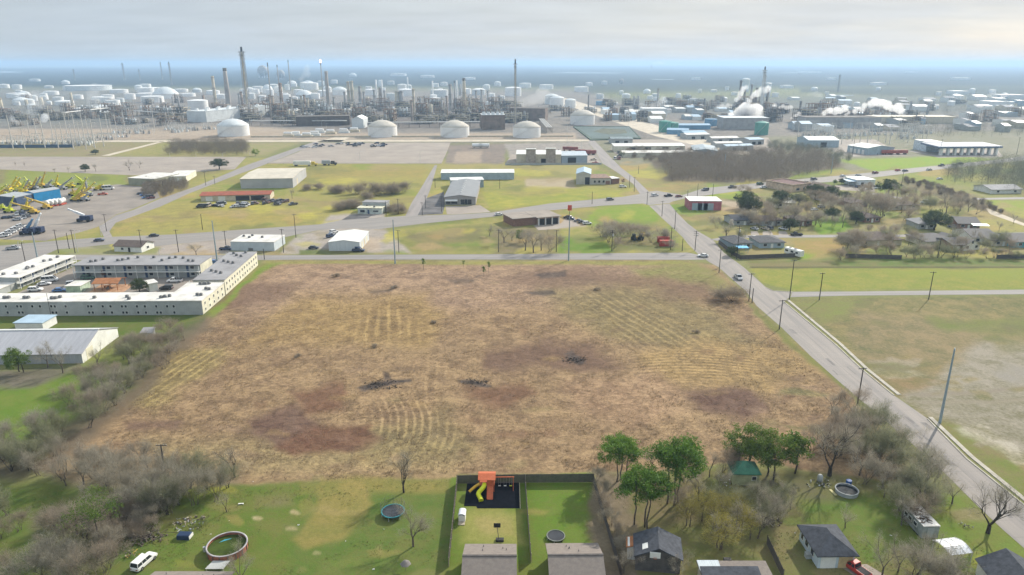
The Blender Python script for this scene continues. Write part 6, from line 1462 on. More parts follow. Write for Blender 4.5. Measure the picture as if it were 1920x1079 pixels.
# --- process units: open steel frames with vessels and pipes
def unit_proto(seed):
    r = random.Random(seed); T = []
    fr = MB(); W, D, Hh = 30, 16, r.uniform(12, 22); nx, nz = 5, 3
    for i in range(nx+1):
        for y in (0, D/2, D): fr.bar((W*i/nx,y,-.3),(W*i/nx,y,Hh*(1 if i < 4 else .7)),.6)
    for k in range(1, nz+1):
        z = Hh*k/nz; ww = W if k < nz else W*.6
        for y in (0, D/2, D): fr.bar((0,y,z),(ww,y,z),.5)
        for i in range(nx+1):
            if W*i/nx <= ww + .1: fr.bar((W*i/nx,0,z),(W*i/nx,D,z),.5)
        fr.box(0,0,z-.3,ww*r.uniform(.4,1),D*.98,z-.1)
    for i in range(nx): fr.bar((W*i/nx,0,0),(W*(i+1)/nx,0,Hh/nz),.3); fr.bar((W*i/nx,D,Hh/nz),(W*(i+1)/nx,D,0),.3)
    pi = MB()
    for k in range(16):
        z = r.uniform(1, Hh); y = r.choice([-.8, 1, D/2, D+.8]); x0, x1 = sorted((r.uniform(-3, W+3), r.uniform(-3, W+3))); pi.tube((x0,y,z),(x1,y,z),r.uniform(.2,.6),n=6)
        if r.random() < .7: pi.tube((x1,y,z),(x1,y,r.uniform(0,Hh)),.35,n=6)
    ve = MB()
    for k in range(8):
        x, y = r.uniform(2, W-2), r.uniform(2, D-2)
        if r.random() < .5: ve.lathe([(.05,0),(1.6,0),(1.6,r.uniform(6,Hh*1.15)),(.05,Hh*1.2)], 10, c=(x,y))
        else: z = r.choice([2, Hh/3+2, Hh*2/3+2]); ve.tube((x-3.5,y,z),(x+3.5,y,z),1.5,n=10)
    return [fr.mesh('steel_frame', r.choice([M_STEELD, M_RUSTY, M_STEELD])), pi.mesh('pipework', r.choice([M_PIPE, M_COLC])), ve.mesh('vessels', r.choice([M_COLG, M_COLC, M_TANKG]))]
UP = [unit_proto(s) for s in range(6)]
ur = random.Random(12); us = []
def unit(x, y, s=1.0, rz=None):
    P_ = ur.choice(UP); o = thing('process_unit', '', 'process unit', at(x, y), rz if rz is not None else ur.choice([0, .12, -.1, 1.57]), 'process units of the refinery'); o.scale = (s, s, s*ur.uniform(.8,1.15))
    for nm, me in zip(('steel_frame', 'pipework', 'vessels'), P_): link(nm, me, o)
    us.append(o)
for x in range(455, 960, 17):
    for y in (204, 217, 230):
        if ur.random() < .72: unit(x + ur.uniform(-7,7), y + ur.uniform(-4,4), ur.uniform(.65, 1.1))
for x in range(290, 460, 26): unit(x, ur.uniform(212, 226), ur.uniform(.6, 1.0))
for x in range(0, 290, 26): unit(x + ur.uniform(-8,8), ur.uniform(205, 232), ur.uniform(.55, .9))
for x in range(965, 1100, 22): unit(x, ur.uniform(205, 226), ur.uniform(.6, .9))
for x in range(1130, 1340, 20): unit(x, ur.uniform(196, 210), ur.uniform(.6, 1.0))
for x in range(1375, 1560, 13): unit(x, ur.uniform(212, 230), ur.uniform(.8, 1.3))
for x in range(1560, 1720, 26): unit(x, ur.uniform(215, 235), ur.uniform(.5, .8))
for i in range(26): unit(ur.uniform(0, 330), ur.uniform(192, 240), ur.uniform(.4, .75))
for i in range(22): unit(ur.uniform(1120, 1380), ur.uniform(186, 235), ur.uniform(.4, .8))
for i in range(16): unit(ur.uniform(1560, 1900), ur.uniform(190, 245), ur.uniform(.4, .7))
us.sort(key=lambda o: o.location.x / o.location.y)
for lo, hi, w in [(-9, -.5, 'behind the near substation'), (-.5, -.375, 'left of the thickest flare'), (-.375, -.25, 'round the rusty columns'), (-.25, -.125, 'behind the grey barn'), (-.125, .02, 'round the tall brown stack'), (.02, .12, 'beside the slim flare'), (.12, .3, 'beyond the plant road'), (.3, 9, 'among the steam plumes')]:
    number([o for o in us if lo <= o.location.x / o.location.y < hi], 'steel framed process unit %s, {} from its substation end' % w)
# --- pipe racks
def rack(label, A, B, h, n=5, w=6):
    a, b = at(*A), at(*B); L = (b-a).length; T = thing('pipe_rack', label, 'pipe rack', a, math.atan2(b.y-a.y, b.x-a.x), 'pipe racks')
    mb = MB()
    for i in range(n): y = -w/2 + w*i/(n-1); mb.tube((0,y,h+.5),(L,y,h+.5),.35 if i % 2 else .55,n=6)
    part('pipes', mb, M_PIPE, T)
    fm = MB(); fm.box(-.25,-w/2-.4,-.3,.25,-w/2,h); fm.box(-.25,w/2,-.3,.25,w/2+.4,h); fm.box(-.25,-w/2-.4,h,.25,w/2+.4,h+.3); me = fm.mesh('support', M_STEELD)
    k = min(60, max(2, int(L/12)))
    for i in range(k): link('support', me, T, (L*i/(k-1), 0, 0))
rack('pale pipe rack rising behind the substation', (112,225), (235,210), 9)
rack('pipe rack before the white fan house', (235,216), (350,224), 7)
rack('pipe rack left of the grey barn', (470,236), (650,236), 6)
rack('pipe rack in front of the brown cooling house', (955,222), (1008,226), 10)
rack('low pipe rack behind the great white tanks', (690,240), (900,238), 6)
rack('long pipe rack through the middle of the units', (455,203), (900,202), 9)
rack('pipe rack beside the settling pond', (1015,232), (1030,250), 6)
# --- large plant buildings
T = building('barn', 'pale grey gabled barn behind the great white tanks', 'barn', (660,241), (682,241), 30, 11, 'gy', 4, M_TANKG, M_TANK, .5)
building('cooling_tower', 'long dark cooling tower block left of the grey barn', 'cooling tower', (556,237), (656,235), 22, 12, 'flat', 0, mat('dark_louvre', (.10,.075,.06), .9, .2, .2), M_STEELD, .3)
T = building('cooling_tower', 'square brown cooling house below the slim flare', 'cooling tower', (904,244), (947,243.5), 26, 18, 'flat', 0, mat('brown_louvre', (.19,.14,.11), .9, .2, .15), M_TANKG, .3)
w = T['w']
for i in range(5): mb = MB(); mb.lathe([(2.2,18.2),(2.0,21.5)], 12, c=(w*(.1+.2*i), 6)); part('fan_stack', mb, M_TANKG, T)
building('cooling_tower', 'wide brown cooling house behind the slim flare', 'cooling tower', (955,226), (1022,227), 30, 17, 'flat', 0, mat('brown_louvre', (0,0,0)), M_STEELD, .3)
T = building('fan_house', 'white walled fan house with rows of roof fans', 'plant building', (352,229), (388,230), (432,215), 15, 'flat', 0, M_TANKG, M_TANKG, .3)
w, d = T['w'], T['d']
for i in range(2):
    for j in range(6): mb = MB(); mb.lathe([(2.6,15.3),(2.2,18.5)], 12, c=(w*(.25+.5*i), d*(.08+.16*j))); part('fan_stack', mb, M_TANK, T)
building('plant_hall', 'white hall below a steam plume beyond the plant road', 'plant building', (1205,219), (1250,219), 30, 12, 'flat', 0, M_TANKG, M_TANK, .3)
building('plant_hall', 'long grey hall under the steaming columns', 'plant building', (1356,243), (1440,243), 30, 14, 'flat', 0, M_COLG, M_TANKG, .3)
building('plant_hall', 'dark hall beneath the long steam plume', 'plant building', (1510,240), (1650,240), 30, 13, 'flat', 0, M_COLG, M_STEELD, .3)
building('plant_hall', 'long beige hall beyond the far substation', 'plant building', (1640,232), (1790,232), 30, 9, 'flat', 0, M_BEIGEW, M_COLC, .3)
for i, (A, B, m, lab) in enumerate([((1250,252),(1290,253),M_BLUET,'blue shed beside the green tanks'),((1273,243),(1332,243),M_BLUET,'longer blue shed behind the low blue shed'),((1283,258),(1325,257),M_BLUET,'low blue shed facing the depots')]):
    building('blue_store', lab, 'shed', A, B, 18, 5, 'gx', 1.5, m, mat('blue_metal_roof', (.30,.45,.58), .5, .06, .3), .3, group='blue sheds')
r0 = random.Random(31); fo = []
for i in range(84):
    x, y = r0.uniform(1480, 1930), r0.uniform(180, 250)
    if i > 60: x, y = r0.uniform(1120, 1400), r0.uniform(200, 240)
    w = r0.uniform(7, 26); fo.append(building('far_shed', '', 'shed', (x, y), (x+w, y), r0.uniform(14, 40), r0.uniform(4, 9), 'gx', r0.uniform(1, 3), r0.choice([M_PALEG, M_WHITE, M_BLUEG, M_BEIGEW]), r0.choice([M_ROOFW, M_WHITE, M_BLUEROOF, M_ROOFG]), .3, group='far sheds of the industrial estate'))
number(sorted(fo, key=lambda o: o.location.x/o.location.y), 'pale far shed on the industrial plain, {} counting from the plant road')
for i, (x, y, w) in enumerate([(1790,150,30),(1700,136.5,20),(1500,136.6,40),(1555,150,12),(1790,178,26),(1640,160,22),(1300,150,14),(1880,186,40),(1860,200,26),(1470,166,18)]):
    building('far_warehouse', 'pale far warehouse on the hazy plain, %s from the steaming units' % ordw(i), 'warehouse', (x, y), (x+w, y), 40, 9, 'flat', 0, M_TANK, M_TANK, .2, group='far warehouses on the hazy plain')
# --- substations: masts, beams, transformers
def mast(px, ytop, label, group, w=.5, arm=0):
    h = height(px, ytop); T = thing('pylon_mast', label, 'mast', at(*px), 0, group); mb = MB(); mb.tube((0,0,-.5),(0,0,h),w*.55,w*.35,6); part('pole', mb, M_PIPE, T)
    if arm: mb = MB(); mb.bar((-arm,0,h*.86),(arm,0,h*.86),.3); mb.bar((-arm*.7,0,h*.95),(arm*.7,0,h*.95),.25); part('cross_arm', mb, M_PIPE, T)
    return T
S1 = [(25,280,216),(47,280,240),(85,278,212),(100,262,200),(138,280,234),(162,280,212),(178,278,222),(205,262,214),(152,274,228),(120,277,230),(177,276,230),(235,248,206),(290,245,198),(60,277,226),(110,278,236),(211,262,222),(195,275,216),(128,262,210),(143,260,214),(70,262,222),(167,262,216),(220,255,215)]
number([mast((x, y), t, '', 'masts of the substation', .9, 4 if i % 2 else 0) for i, (x, y, t) in enumerate(sorted(S1))], 'slender grey mast in the substation by the dark barrier, {} from the frame edge')
S2 = [(1495+i*11.5+ (i % 3)*2, 262+(i % 4)*3, 228+(i*7 % 11)) for i in range(22)]
number([mast((x, y), t, '', 'masts of the far substation', .8, 5 if i % 2 else 0) for i, (x, y, t) in enumerate(S2)], 'hazy grey mast in the far substation, {} counting from the green tank')
def bays(poly, n, seed, label, nm):
    r = random.Random(seed)
    for j, (x, y) in enumerate(scatter(poly, n, seed, 6)):
        T = thing('switch_gear', nm.format(ordw(j)), 'switchgear', at(x, y), 0, label); L = r.uniform(8, 22); h = r.uniform(5, 11)
        fr = MB()
        for i in range(4): fr.bar((L*i/3,0,-.3),(L*i/3,0,h),.35); fr.bar((L*i/3,4,-.3),(L*i/3,4,h*.8),.35)
        fr.bar((0,0,h),(L,0,h),.4); fr.bar((0,4,h*.8),(L,4,h*.8),.4); part('gantry', fr, M_PIPE, T)
        for i in range(3):
            bx = MB(); bx.box(L*i/3+.5,1,0,L*i/3+2.5,3,r.uniform(1.5,3)); bx.tube((L*i/3+1.5,2,2),(L*i/3+1.5,2,4.5),.35,n=6); part('transformer', bx, r.choice([M_TANKG, M_COLG]), T)
bays([(0,268),(140,268),(230,244),(420,238),(420,248),(260,252),(150,276),(0,276)], 34, 5, 'switchgear of the substation', 'pale switchgear bay in the near substation, {} counting from the back')
bays([(1480,240),(1740,236),(1740,262),(1500,262)], 26, 6, 'switchgear of the far substation', 'hazy switchgear bay in the far substation, {} counting from the back')
# plant clutter beside the great tanks
for i, (x, y) in enumerate([(545,256),(565,258),(590,250),(610,252),(635,250),(655,248),(580,255),(530,257)]):
    T = thing('plant_skid', 'pale plant skid beside the junction lot, %s from the first great tank' % ordw(i), 'plant skid', at(x, y), 0, 'plant skids by the junction'); mb = MB(); mb.box(0,0,0,12,5,2.2); part('base', mb, M_COLC if i % 2 else M_TANKG, T)
    mb = MB(); mb.tube((1,2,4),(10,2,4),1.4,n=10); mb.bar((1,2,2),(1,2,4),.3); mb.bar((10,2,2),(10,2,4),.3); part('vessel', mb, M_TANK, T)
for i, (x, y) in enumerate([(895,278),(908,278)]):
    T = thing('bullet_tank', 'white horizontal bullet tank on the gravel lot, %s from the car park' % ordw(i), 'tank', at(x, y), 0, 'bullet tanks'); mb = MB(); mb.tube((-5,0,2.6),(5,0,2.6),2,n=14); part('shell', mb, M_TANK, T)
    for s in (-3, 3): m2 = MB(); m2.box(s-.5,-1.5,-.2,s+.5,1.5,1.5); part('saddle', m2, M_CONCS, T)
# --- steam
def vol_mat(name, dens, col=(1,1,1)):
    m = bpy.data.materials.new(name); m.use_nodes = True; N, L = m.node_tree.nodes, m.node_tree.links; N.remove(N['Principled BSDF'])
    v = N.new('ShaderNodeVolumePrincipled'); v.inputs['Color'].default_value = (*col, 1); v.inputs['Density'].default_value = dens; v.inputs['Anisotropy'].default_value = .55
    L.new(v.outputs[0], N['Material Output'].inputs['Volume']); return m
def puff(mb, c, r, rnd):
    n, k = 12, 8; vs = [c + Vector((0,0,-r))]
    for j in range(1, k):
        for i in range(n):
            a, b = 2*math.pi*i/n, math.pi*j/k; q = r * rnd.uniform(.8, 1.12); vs.append(c + Vector((q*math.sin(b)*math.cos(a), q*math.sin(b)*math.sin(a), -q*math.cos(b))))
    vs.append(c + Vector((0,0,r))); fs = [(0, 1+(i+1) % n, 1+i) for i in range(n)]
    for j in range(k-2):
        for i in range(n): fs.append((1+j*n+i, 1+j*n+(i+1) % n, 1+(j+1)*n+(i+1) % n, 1+(j+1)*n+i))
    e = len(vs)-1; fs += [(1+(k-2)*n+i, 1+(k-2)*n+(i+1) % n, e) for i in range(n)]
    mb.add(vs, fs)
def steam(label, path, r0, r1, n, dens, seed, group='steam plumes', base_y=None):
    """puffs along a surveyed path (pixels); all at the depth of the first ground point"""
    rnd = random.Random(seed); b = path[0]; P_ = [up_to(b, p) for p in path[1:]]; k = 1/scale_at(*b); mb = MB()
    tot = len(P_)-1
    for i in range(n):
        f = i/(n-1); s = f*tot; j = min(int(s), tot-1); c = P_[j].lerp(P_[j+1], s-j); r = (r0 + (r1-r0)*f)*k*1.45
        puff(mb, c + rdir(rnd)*r*.45, r*rnd.uniform(.7,1.1), rnd)
    # merge the puffs into one skin so the volume is not counted twice
    me = mb.mesh('steam_plume', vol_mat('steam_%d' % seed, dens))
    o = link('steam_plume', me); tag(o, label, 'steam plume', group)
    rm = o.modifiers.new('merge', 'REMESH'); rm.mode = 'VOXEL'; rm.voxel_size = max(r0*k*.28, .6)
    return o
steam('big bright steam cloud at the foot of the steaming columns', [(1405,226),(1368,222),(1385,212),(1410,206),(1425,216)], 7, 10, 12, 0.105, 1)
steam('bright steam puff climbing beside the tall hazy flare', [(1410,222),(1402,192),(1412,182),(1420,176),(1428,170)], 4, 5, 8, 0.105, 2)
steam('white steam puff at the dark columns', [(1390,222),(1383,186),(1392,170),(1398,166)], 4, 4, 6, 0.090, 3)
steam('small steam puff below the white vessel', [(1432,222),(1428,178),(1442,168)], 3, 4, 5, 0.090, 4)
steam('low steam streak left of the steaming units', [(1360,222),(1345,202),(1370,198)], 2.5, 3, 6, 0.060, 5)
steam('low steam streak right of the steaming units', [(1460,226),(1450,199),(1485,203)], 3, 3, 7, 0.090, 6)
steam('bright steam plume drifting over the dark hall', [(1560,236),(1545,212),(1565,207),(1580,205)], 4, 6.5, 9, 0.105, 7)
steam('long rising steam plume over the dark hall', [(1610,236),(1585,214),(1615,204),(1638,190),(1662,196),(1690,204)], 3, 7, 16, 0.090, 8)
steam('faint steam tuft before the dark hall', [(1500,236),(1486,222),(1500,214)], 2.5, 3, 4, 0.090, 9)
steam('thin grey plume behind the sphere tanks', [(567,166),(567,150),(575,138),(578,126)], 4, 5, 8, 0.010, 10)
steam('pinkish steam over the brown cooling house', [(990,224),(985,192),(1005,186),(1025,174)], 6, 9, 11, 0.013, 11)
steam('pinkish steam between the cream columns', [(66,216),(64,212),(66,200),(70,188)], 7, 9, 8, 0.019, 12)
steam('white steam puff before the substation masts', [(88,232),(85,222),(87,217)], 5, 5, 4, 0.120, 13)
steam('broad grey steam column behind the substation', [(175,206),(175,200),(175,186),(176,170)], 9, 9, 8, 0.013, 14)
steam('white steam at the corner of the substation', [(25,238),(22,222),(30,230)], 3, 4, 4, 0.090, 15)
steam('steam over the far white hall', [(1230,212),(1205,198),(1235,200),(1248,190)], 5, 6, 9, 0.019, 16)
steam('tiny steam flag of a far chimney', [(1221,132),(1226,118.5),(1244,117.5)], 1.3, 2.0, 7, 0.019, 17)
steam('faint steam over the far plain', [(1850,190),(1848,184),(1862,176)], 4, 5, 5, 0.006, 18)
steam('faint steam beyond the far hall', [(1520,182),(1516,178),(1540,177)], 3, 5, 6, 0.008, 19)
# ---------------------------------------------------------------- vehicles
M_TYRE = mat('tyre_rubber', (.02,.02,.02), .9, .1, 2)
M_RIM = mat('wheel_rim', (.35,.35,.36), .35, .1, 2, metal=.6)
M_LAMP = mat('headlight_lens', (.7,.7,.68), .2, .05, 2)
M_RLAMP = mat('tail_light', (.35,.02,.02), .3, .05, 2)
PAINT = paint_mat()
VEH = {}
def veh_proto(kind):
    L, W, Hh = {'sedan': (4.7,1.8,1.45), 'suv': (4.9,1.9,1.75), 'estate': (5.3,2.0,1.9), 'pickup': (5.7,2.0,1.85), 'van': (5.6,2.05,2.3)}[kind]
    z0, zb = .32, {'sedan': .92, 'suv': 1.05, 'estate': 1.1, 'pickup': 1.08, 'van': 1.2}[kind]; hw = W/2
    body = MB()
    # lower body: rounded-in profile lofted along the length
    xs = [-L/2, -L/2+.18, -L/2+.6, 0, L/2-.7, L/2-.2, L/2]; zt = [zb-.22, zb-.02, zb, zb, zb-.06 if kind != 'van' else zb, zb-.18, zb-.38]; ws = [.86, .95, 1, 1, 1, .94, .82]
    ring = lambda x, t, k: [(x,-hw*k,z0+.05),(x,-hw*k,t-.22),(x,-hw*k*.94,t),(x,hw*k*.94,t),(x,hw*k,t-.22),(x,hw*k,z0+.05)]
    vs = [p for x, t, k in zip(xs, zt, ws) for p in ring(x, t, k)]; n = 6
    fs = [(i*n+j, i*n+(j+1) % n, (i+1)*n+(j+1) % n, (i+1)*n+j) for i in range(len(xs)-1) for j in range(n)] + [tuple(range(n))[::-1], tuple((len(xs)-1)*n+j for j in range(n))]
    body.add(vs, fs)
    # cabin: base x range, roof x range
    cb = {'sedan': (-L*.40, L*.24, -L*.24, L*.08), 'suv': (-L*.47, L*.22, -L*.42, L*.08), 'estate': (-L*.48, L*.24, -L*.44, L*.12), 'pickup': (-L*.06, L*.27, -L*.03, L*.15), 'van': (-L*.48, L*.40, -L*.47, L*.22)}[kind]
    a, b, c, d = cb; k = .80
    base = [(a,-hw*.92,zb),(b,-hw*.92,zb),(b,hw*.92,zb),(a,hw*.92,zb)]; top = [(c,-hw*k,Hh-.06),(d,-hw*k,Hh-.06),(d,hw*k,Hh-.06),(c,hw*k,Hh-.06)]
    glass = MB(); glass.add(base+top, [(0,1,5,4),(1,2,6,5),(2,3,7,6),(3,0,4,7)])
    roof = MB(); roof.add(top + [(c+.08,-hw*k*.9,Hh),(d-.08,-hw*k*.9,Hh),(d-.08,hw*k*.9,Hh),(c+.08,hw*k*.9,Hh)], [(0,1,5,4),(1,2,6,5),(2,3,7,6),(3,0,4,7),(4,5,6,7)])
    lerp = lambda p, q, t: tuple(p[i]+(q[i]-p[i])*t for i in range(3))
    for i in range(4): roof.bar(base[i], top[i], .10)
    for t in ((.45,) if kind in ('sedan', 'pickup') else (.33, .64)):
        for s in (0, 3):
            p0, p1 = (base[0], base[1]) if s == 0 else (base[3], base[2]); q0, q1 = (top[0], top[1]) if s == 0 else (top[3], top[2]); roof.bar(lerp(p0,p1,t), lerp(q0,q1,t), .10)
    for i in (0, 2): roof.bar(lerp(base[i],top[i],.97), lerp(base[i+1],top[i+1],.97), .1)
    bed = None
    if kind == 'pickup': bed = MB(); bed.box(-L*.47,-hw*.8,zb+.004,-L*.08,hw*.8,zb+.03)
    return dict(L=L, W=W, H=Hh, body=body, glass=glass, roof=roof, bed=bed, z=zb, wx=(-L*.31, L*.31))
def vehicle(kind, px, heading, color, label, group=None, detail=True, name=None, sc=1.0, cat=None):
    """heading in degrees in the ground plane: 0 = towards picture right"""
    nm = name or {'estate': 'estate_car', 'suv': 'suv', 'sedan': 'sedan', 'pickup': 'pickup_truck', 'van': 'van'}[kind]
    key = (kind, detail)
    if key not in VEH:
        V = veh_proto(kind); hw = V['W']/2
        wheel = MB(); wheel.tube((0,-.12,0),(0,.12,0),.36,n=16); rim = MB(); rim.tube((0,-.13,0),(0,.13,0),.2,n=12)
        lamp = MB(); lamp.box(-.02,-.18,-.09,.05,.18,.09)
        if detail: VEH[key] = dict(V=V, body=V['body'].mesh('body', PAINT), glass=V['glass'].mesh('window', M_GLASS), roof=V['roof'].mesh('roof', PAINT), bed=V['bed'].mesh('cargo_bed', M_DARKG) if V['bed'] else None, wheel=wheel.mesh('wheel', M_TYRE), rim=rim.mesh('rim', M_RIM), hl=lamp.mesh('headlight', M_LAMP), tl=lamp.mesh('tail_light', M_RLAMP))
        else:
            mb = MB()
            for src, mi in ((V['body'],0),(V['roof'],0),(V['glass'],1)) + (((V['bed'],2),) if V['bed'] else ()): mb.add(src.v, src.f, mi)
            for x in V['wx']:
                for y in (-hw*.9, hw*.9): mb.tube((x,y-.12,.36),(x,y+.12,.36),.36,n=10,mi=2)
            VEH[key] = dict(V=V, one=mb.mesh(nm, [PAINT, M_GLASS, M_TYRE]))
    E = VEH[key]; V = E['V']; loc = at(*px); loc.z = .04
    cat = cat or {'estate': 'car', 'suv': 'car', 'sedan': 'car', 'pickup': 'pickup truck', 'van': 'van'}[kind]
    if not detail:
        o = solo(nm, E['one'], None, label, cat, loc, R(heading), group, color); o.scale = (sc,)*3; return o
    T = thing(nm, label, cat, loc, R(heading), group); T.scale = (sc,)*3
    link('body', E['body'], T, color=color); link('window', E['glass'], T); link('roof', E['roof'], T, color=color)
    if E['bed']: link('cargo_bed', E['bed'], T)
    hw = V['W']/2
    for x in V['wx']:
        for y in (-hw*.92, hw*.92): w = link('wheel', E['wheel'], T, (x, y, .36)); link('rim', E['rim'], w)
    for y in (-hw*.68, hw*.68):
        link('headlight', E['hl'], T, (V['L']/2-.04, y, V['z']-.50)); link('tail_light', E['tl'], T, (-V['L']/2-.02, y, V['z']-.38))
    return T
WHT, BLK, SIL, NAVY, RED_, GRN_, BLU, GRY, TAN = (.75,.75,.74), (.018,.018,.022), (.42,.43,.44), (.02,.035,.09), (.42,.03,.02), (.05,.12,.08), (.05,.16,.40), (.12,.12,.13), (.45,.38,.28)
HD = lambda p, q: math.degrees(math.atan2((at(*q)-at(*p)).y, (at(*q)-at(*p)).x))
vehicle('estate', (271,1058), HD((255,1070),(287,1042)), WHT, 'long white estate car parked by the junk heap', sc=.86)
vehicle('pickup', (1604,1071), HD((1621,1082),(1590,1060)), RED_, 'red pickup parked on the drive of the pale blue house', sc=.88)
hA = 180 + math.degrees(ANG_A)
vehicle('pickup', (1384,523), math.degrees(ANG_A)+180, SIL, 'silver pickup driving along the diagonal road')
vehicle('sedan', (1318,482), 172, WHT, 'white sedan at the corner of side street and diagonal road')
hv = math.degrees(math.atan2(*(lambda d: (d.y, d.x))(at(880,406)-at(440,438))))
for x, y, k, c, lab in [(186,453,'sedan',NAVY,'dark blue sedan turning at the wide junction'),(289,444,'sedan',BLK,'black sedan on the avenue behind the brown roofed shop'),(935,404,'sedan',WHT,'white sedan on the avenue left of the auto garage'),(1144,376,'suv',GRY,'dark grey car on the avenue before the junction'),(1228,368,'suv',WHT,'white car waiting in the junction'),(1253,369,'pickup',BLK,'black pickup just past the junction'),(1273,370,'sedan',(.2,.04,.03),'dark red sedan behind the black pickup')]:
    vehicle(k, (x, y), hv, c, lab, 'cars on the avenue')
hv2 = math.degrees(math.atan2(*(lambda d: (d.y, d.x))(at(1601,333)-at(1320,358))))
for x, y, k, c, lab in [(1322,358,'suv',GRY,'dark car on the avenue above the pink storage'),(1373,353,'pickup',BLK,'black pickup on the avenue below the wood'),(1425,347,'suv',GRN_,'dark green car before the wood end'),(1431,353,'sedan',WHT,'white sedan on the near lane by the beige shop'),(1458,345,'suv',WHT,'white car behind the beige shop'),(1512,344,'sedan',BLK,'black sedan right of the beige shop'),(1526,338,'suv',GRY,'grey car on the far lane right of the beige shop'),(1580,332,'sedan',WHT,'white sedan above the roadside evergreens'),(1609,331,'sedan',SIL,'silver sedan behind the roadside store'),(1641,326,'suv',(.2,.05,.04),'dark red car past the roadside store'),(1683,321,'sedan',RED_,'bright red sedan on the far avenue'),(1697,322,'sedan',BLK,'black sedan right behind the red sedan'),(1742,320,'sedan',SIL,'silver sedan on the far avenue before the wood'),(1765,312,'pickup',GRY,'grey pickup first of three near the canopy'),(1789,311.5,'suv',WHT,'white car in the middle of three near the canopy'),(1801,309,'suv',BLK,'black car last of three near the canopy')]:
    vehicle(k, (x, y), hv2 + (180 if y > 350 else 0), c, lab, 'cars on the avenue', detail=False, sc=1.1)
for x, y, k, h, c, lab in [
 (626,437,'suv',60,WHT,'white car in the row beside the metal shop'),(623,441,'sedan',60,SIL,'silver sedan between white and dark cars by the metal shop'),(620,445,'suv',60,NAVY,'dark car nearest in the row beside the metal shop'),(588,467,'sedan',5,BLK,'black sedan on the verge before the metal shop'),(672,472,'pickup',0,NAVY,'dark blue pickup at the metal shop corner'),(424,469,'pickup',0,NAVY,'dark truck beside the flat white office'),(402,494,'sedan',5,BLU,'blue car behind the motel walkway block'),(25,468,'pickup',15,SIL,'silver pickup at the frame edge of the junction'),
 (94,528,'van',20,WHT,'white van in the motel court'),(83,535,'sedan',20,WHT,'white sedan nosed behind the court van'),(67,546,'suv',10,WHT,'white car deepest in the motel court'),(112,547,'sedan',15,BLU,'blue car beside the pale green court shed'),(137,535,'suv',30,SIL,'silver car behind the pale green court shed'),(165,524,'suv',10,GRN_,'dark green car under the motel walkway'),(328,529,'pickup',185,WHT,'white pickup in the motel court'),(312,543,'suv',180,BLK,'black car before the small white court shed'),
 (1064,410,'suv',150,BLK,'black car first in the row by the auto garage'),(1070,412,'sedan',150,NAVY,'navy car second in the row by the auto garage'),(1084,416,'sedan',160,GRY,'grey car by the auto garage lawn'),(1092,419,'sedan',160,BLK,'black car between grey and white cars by the garage'),(1101,421,'suv',10,WHT,'white car last in the row by the auto garage'),
 (1168,352,'suv',0,WHT,'white car below the blue roofed workshop'),(1113,301,'pickup',0,TAN,'tan pickup by the blue grey hall'),(1116,307,'pickup',0,RED_,'red pickup by the blue grey hall'),
 (1414,431,'sedan',120,SIL,'silver sedan on the first drive of the lane'),(1434,431,'sedan',120,TAN,'tan sedan beside another on the lane drive'),(1441,430,'suv',120,GRY,'grey car beside the tan sedan'),(1468,431,'suv',120,WHT,'white car on the last drive of the lane'),(1493,442,'pickup',175,BLK,'black pickup with a pale cab driving the lane'),(1416,448,'sedan',20,WHT,'white car between the two grey roofed houses'),
 (1610,352,'suv',10,NAVY,'dark car under the roadside carport'),(1630,356,'sedan',10,WHT,'white car before the roadside store'),(1645,354,'van',10,WHT,'white van beside the roadside store'),(1762,337,'sedan',10,WHT,'white car at the edge of the far wood'),(1527,395,'sedan',20,WHT,'white car among the district trees'),(1540,390,'suv',20,SIL,'silver car among the district trees'),(1786,427,'sedan',150,GRY,'grey car by the mint awning house'),(1735,382,'van',150,WHT,'white van behind the dark oak')]:
    vehicle(k, (x, y), h, c, lab, None, detail=(y > 480))
rv = random.Random(8); os_ = []
for i in range(30):
    x = rv.choice([rv.uniform(562,600), rv.uniform(588,622), rv.uniform(625,655), rv.uniform(660,688), rv.uniform(698,722)]); y = rv.uniform(269,277) if x > 590 else rv.uniform(272,279)
    os_.append(vehicle(rv.choice(['sedan','suv','pickup']), (x, y), rv.choice([20,200]), rv.choice([BLK,GRY,NAVY,SIL,BLK,WHT]), '', 'cars in the plant car park', detail=False, sc=1.1))
number(sorted(os_, key=lambda o: o.location.x/o.location.y), 'dark parked car in the plant car park, {} from the north road')
os_ = [vehicle('pickup', (4+5.2*i, 445-2.9*i+(i%2)), 205, WHT, '', 'white trucks in the equipment yard', detail=False) for i in range(8)]
number(os_, 'white truck in the yard row by the frame edge, {} counting from the edge')
os_ = [vehicle(rv.choice(['sedan','suv','pickup']), (rv.uniform(0,65), rv.uniform(398,414)), rv.uniform(0,360), rv.choice([BLK,GRY,GRN_,NAVY,SIL]), '', 'dark vehicles in the equipment yard', detail=False) for i in range(11)]
number(sorted(os_, key=lambda o: o.location.x), 'dark vehicle parked below the yellow lifts, {} counting from the frame edge')
os_ = [vehicle(rv.choice(['sedan','suv','van','pickup']), (rv.uniform(372,462), rv.uniform(384,390)), rv.uniform(0,360), rv.choice([WHT,SIL,GRY,BLK,WHT,SIL,TAN]), '', 'scrap cars before the red roof', detail=False) for i in range(17)]
number(sorted(os_, key=lambda o: o.location.x), 'scrap car before the rusty red roof, {} from the north road')
os_ = [vehicle(rv.choice(['sedan','suv','van','pickup']), (rv.uniform(468,562), rv.uniform(377,385)), rv.uniform(0,360), rv.choice([(.16,.09,.08),BLK,GRY,(.2,.1,.08),GRY]), '', 'dark scrap cars', detail=False) for i in range(16)]
number(sorted(os_, key=lambda o: o.location.x), 'dark scrap car at the scrapyard end, {} from the rusty red roof')
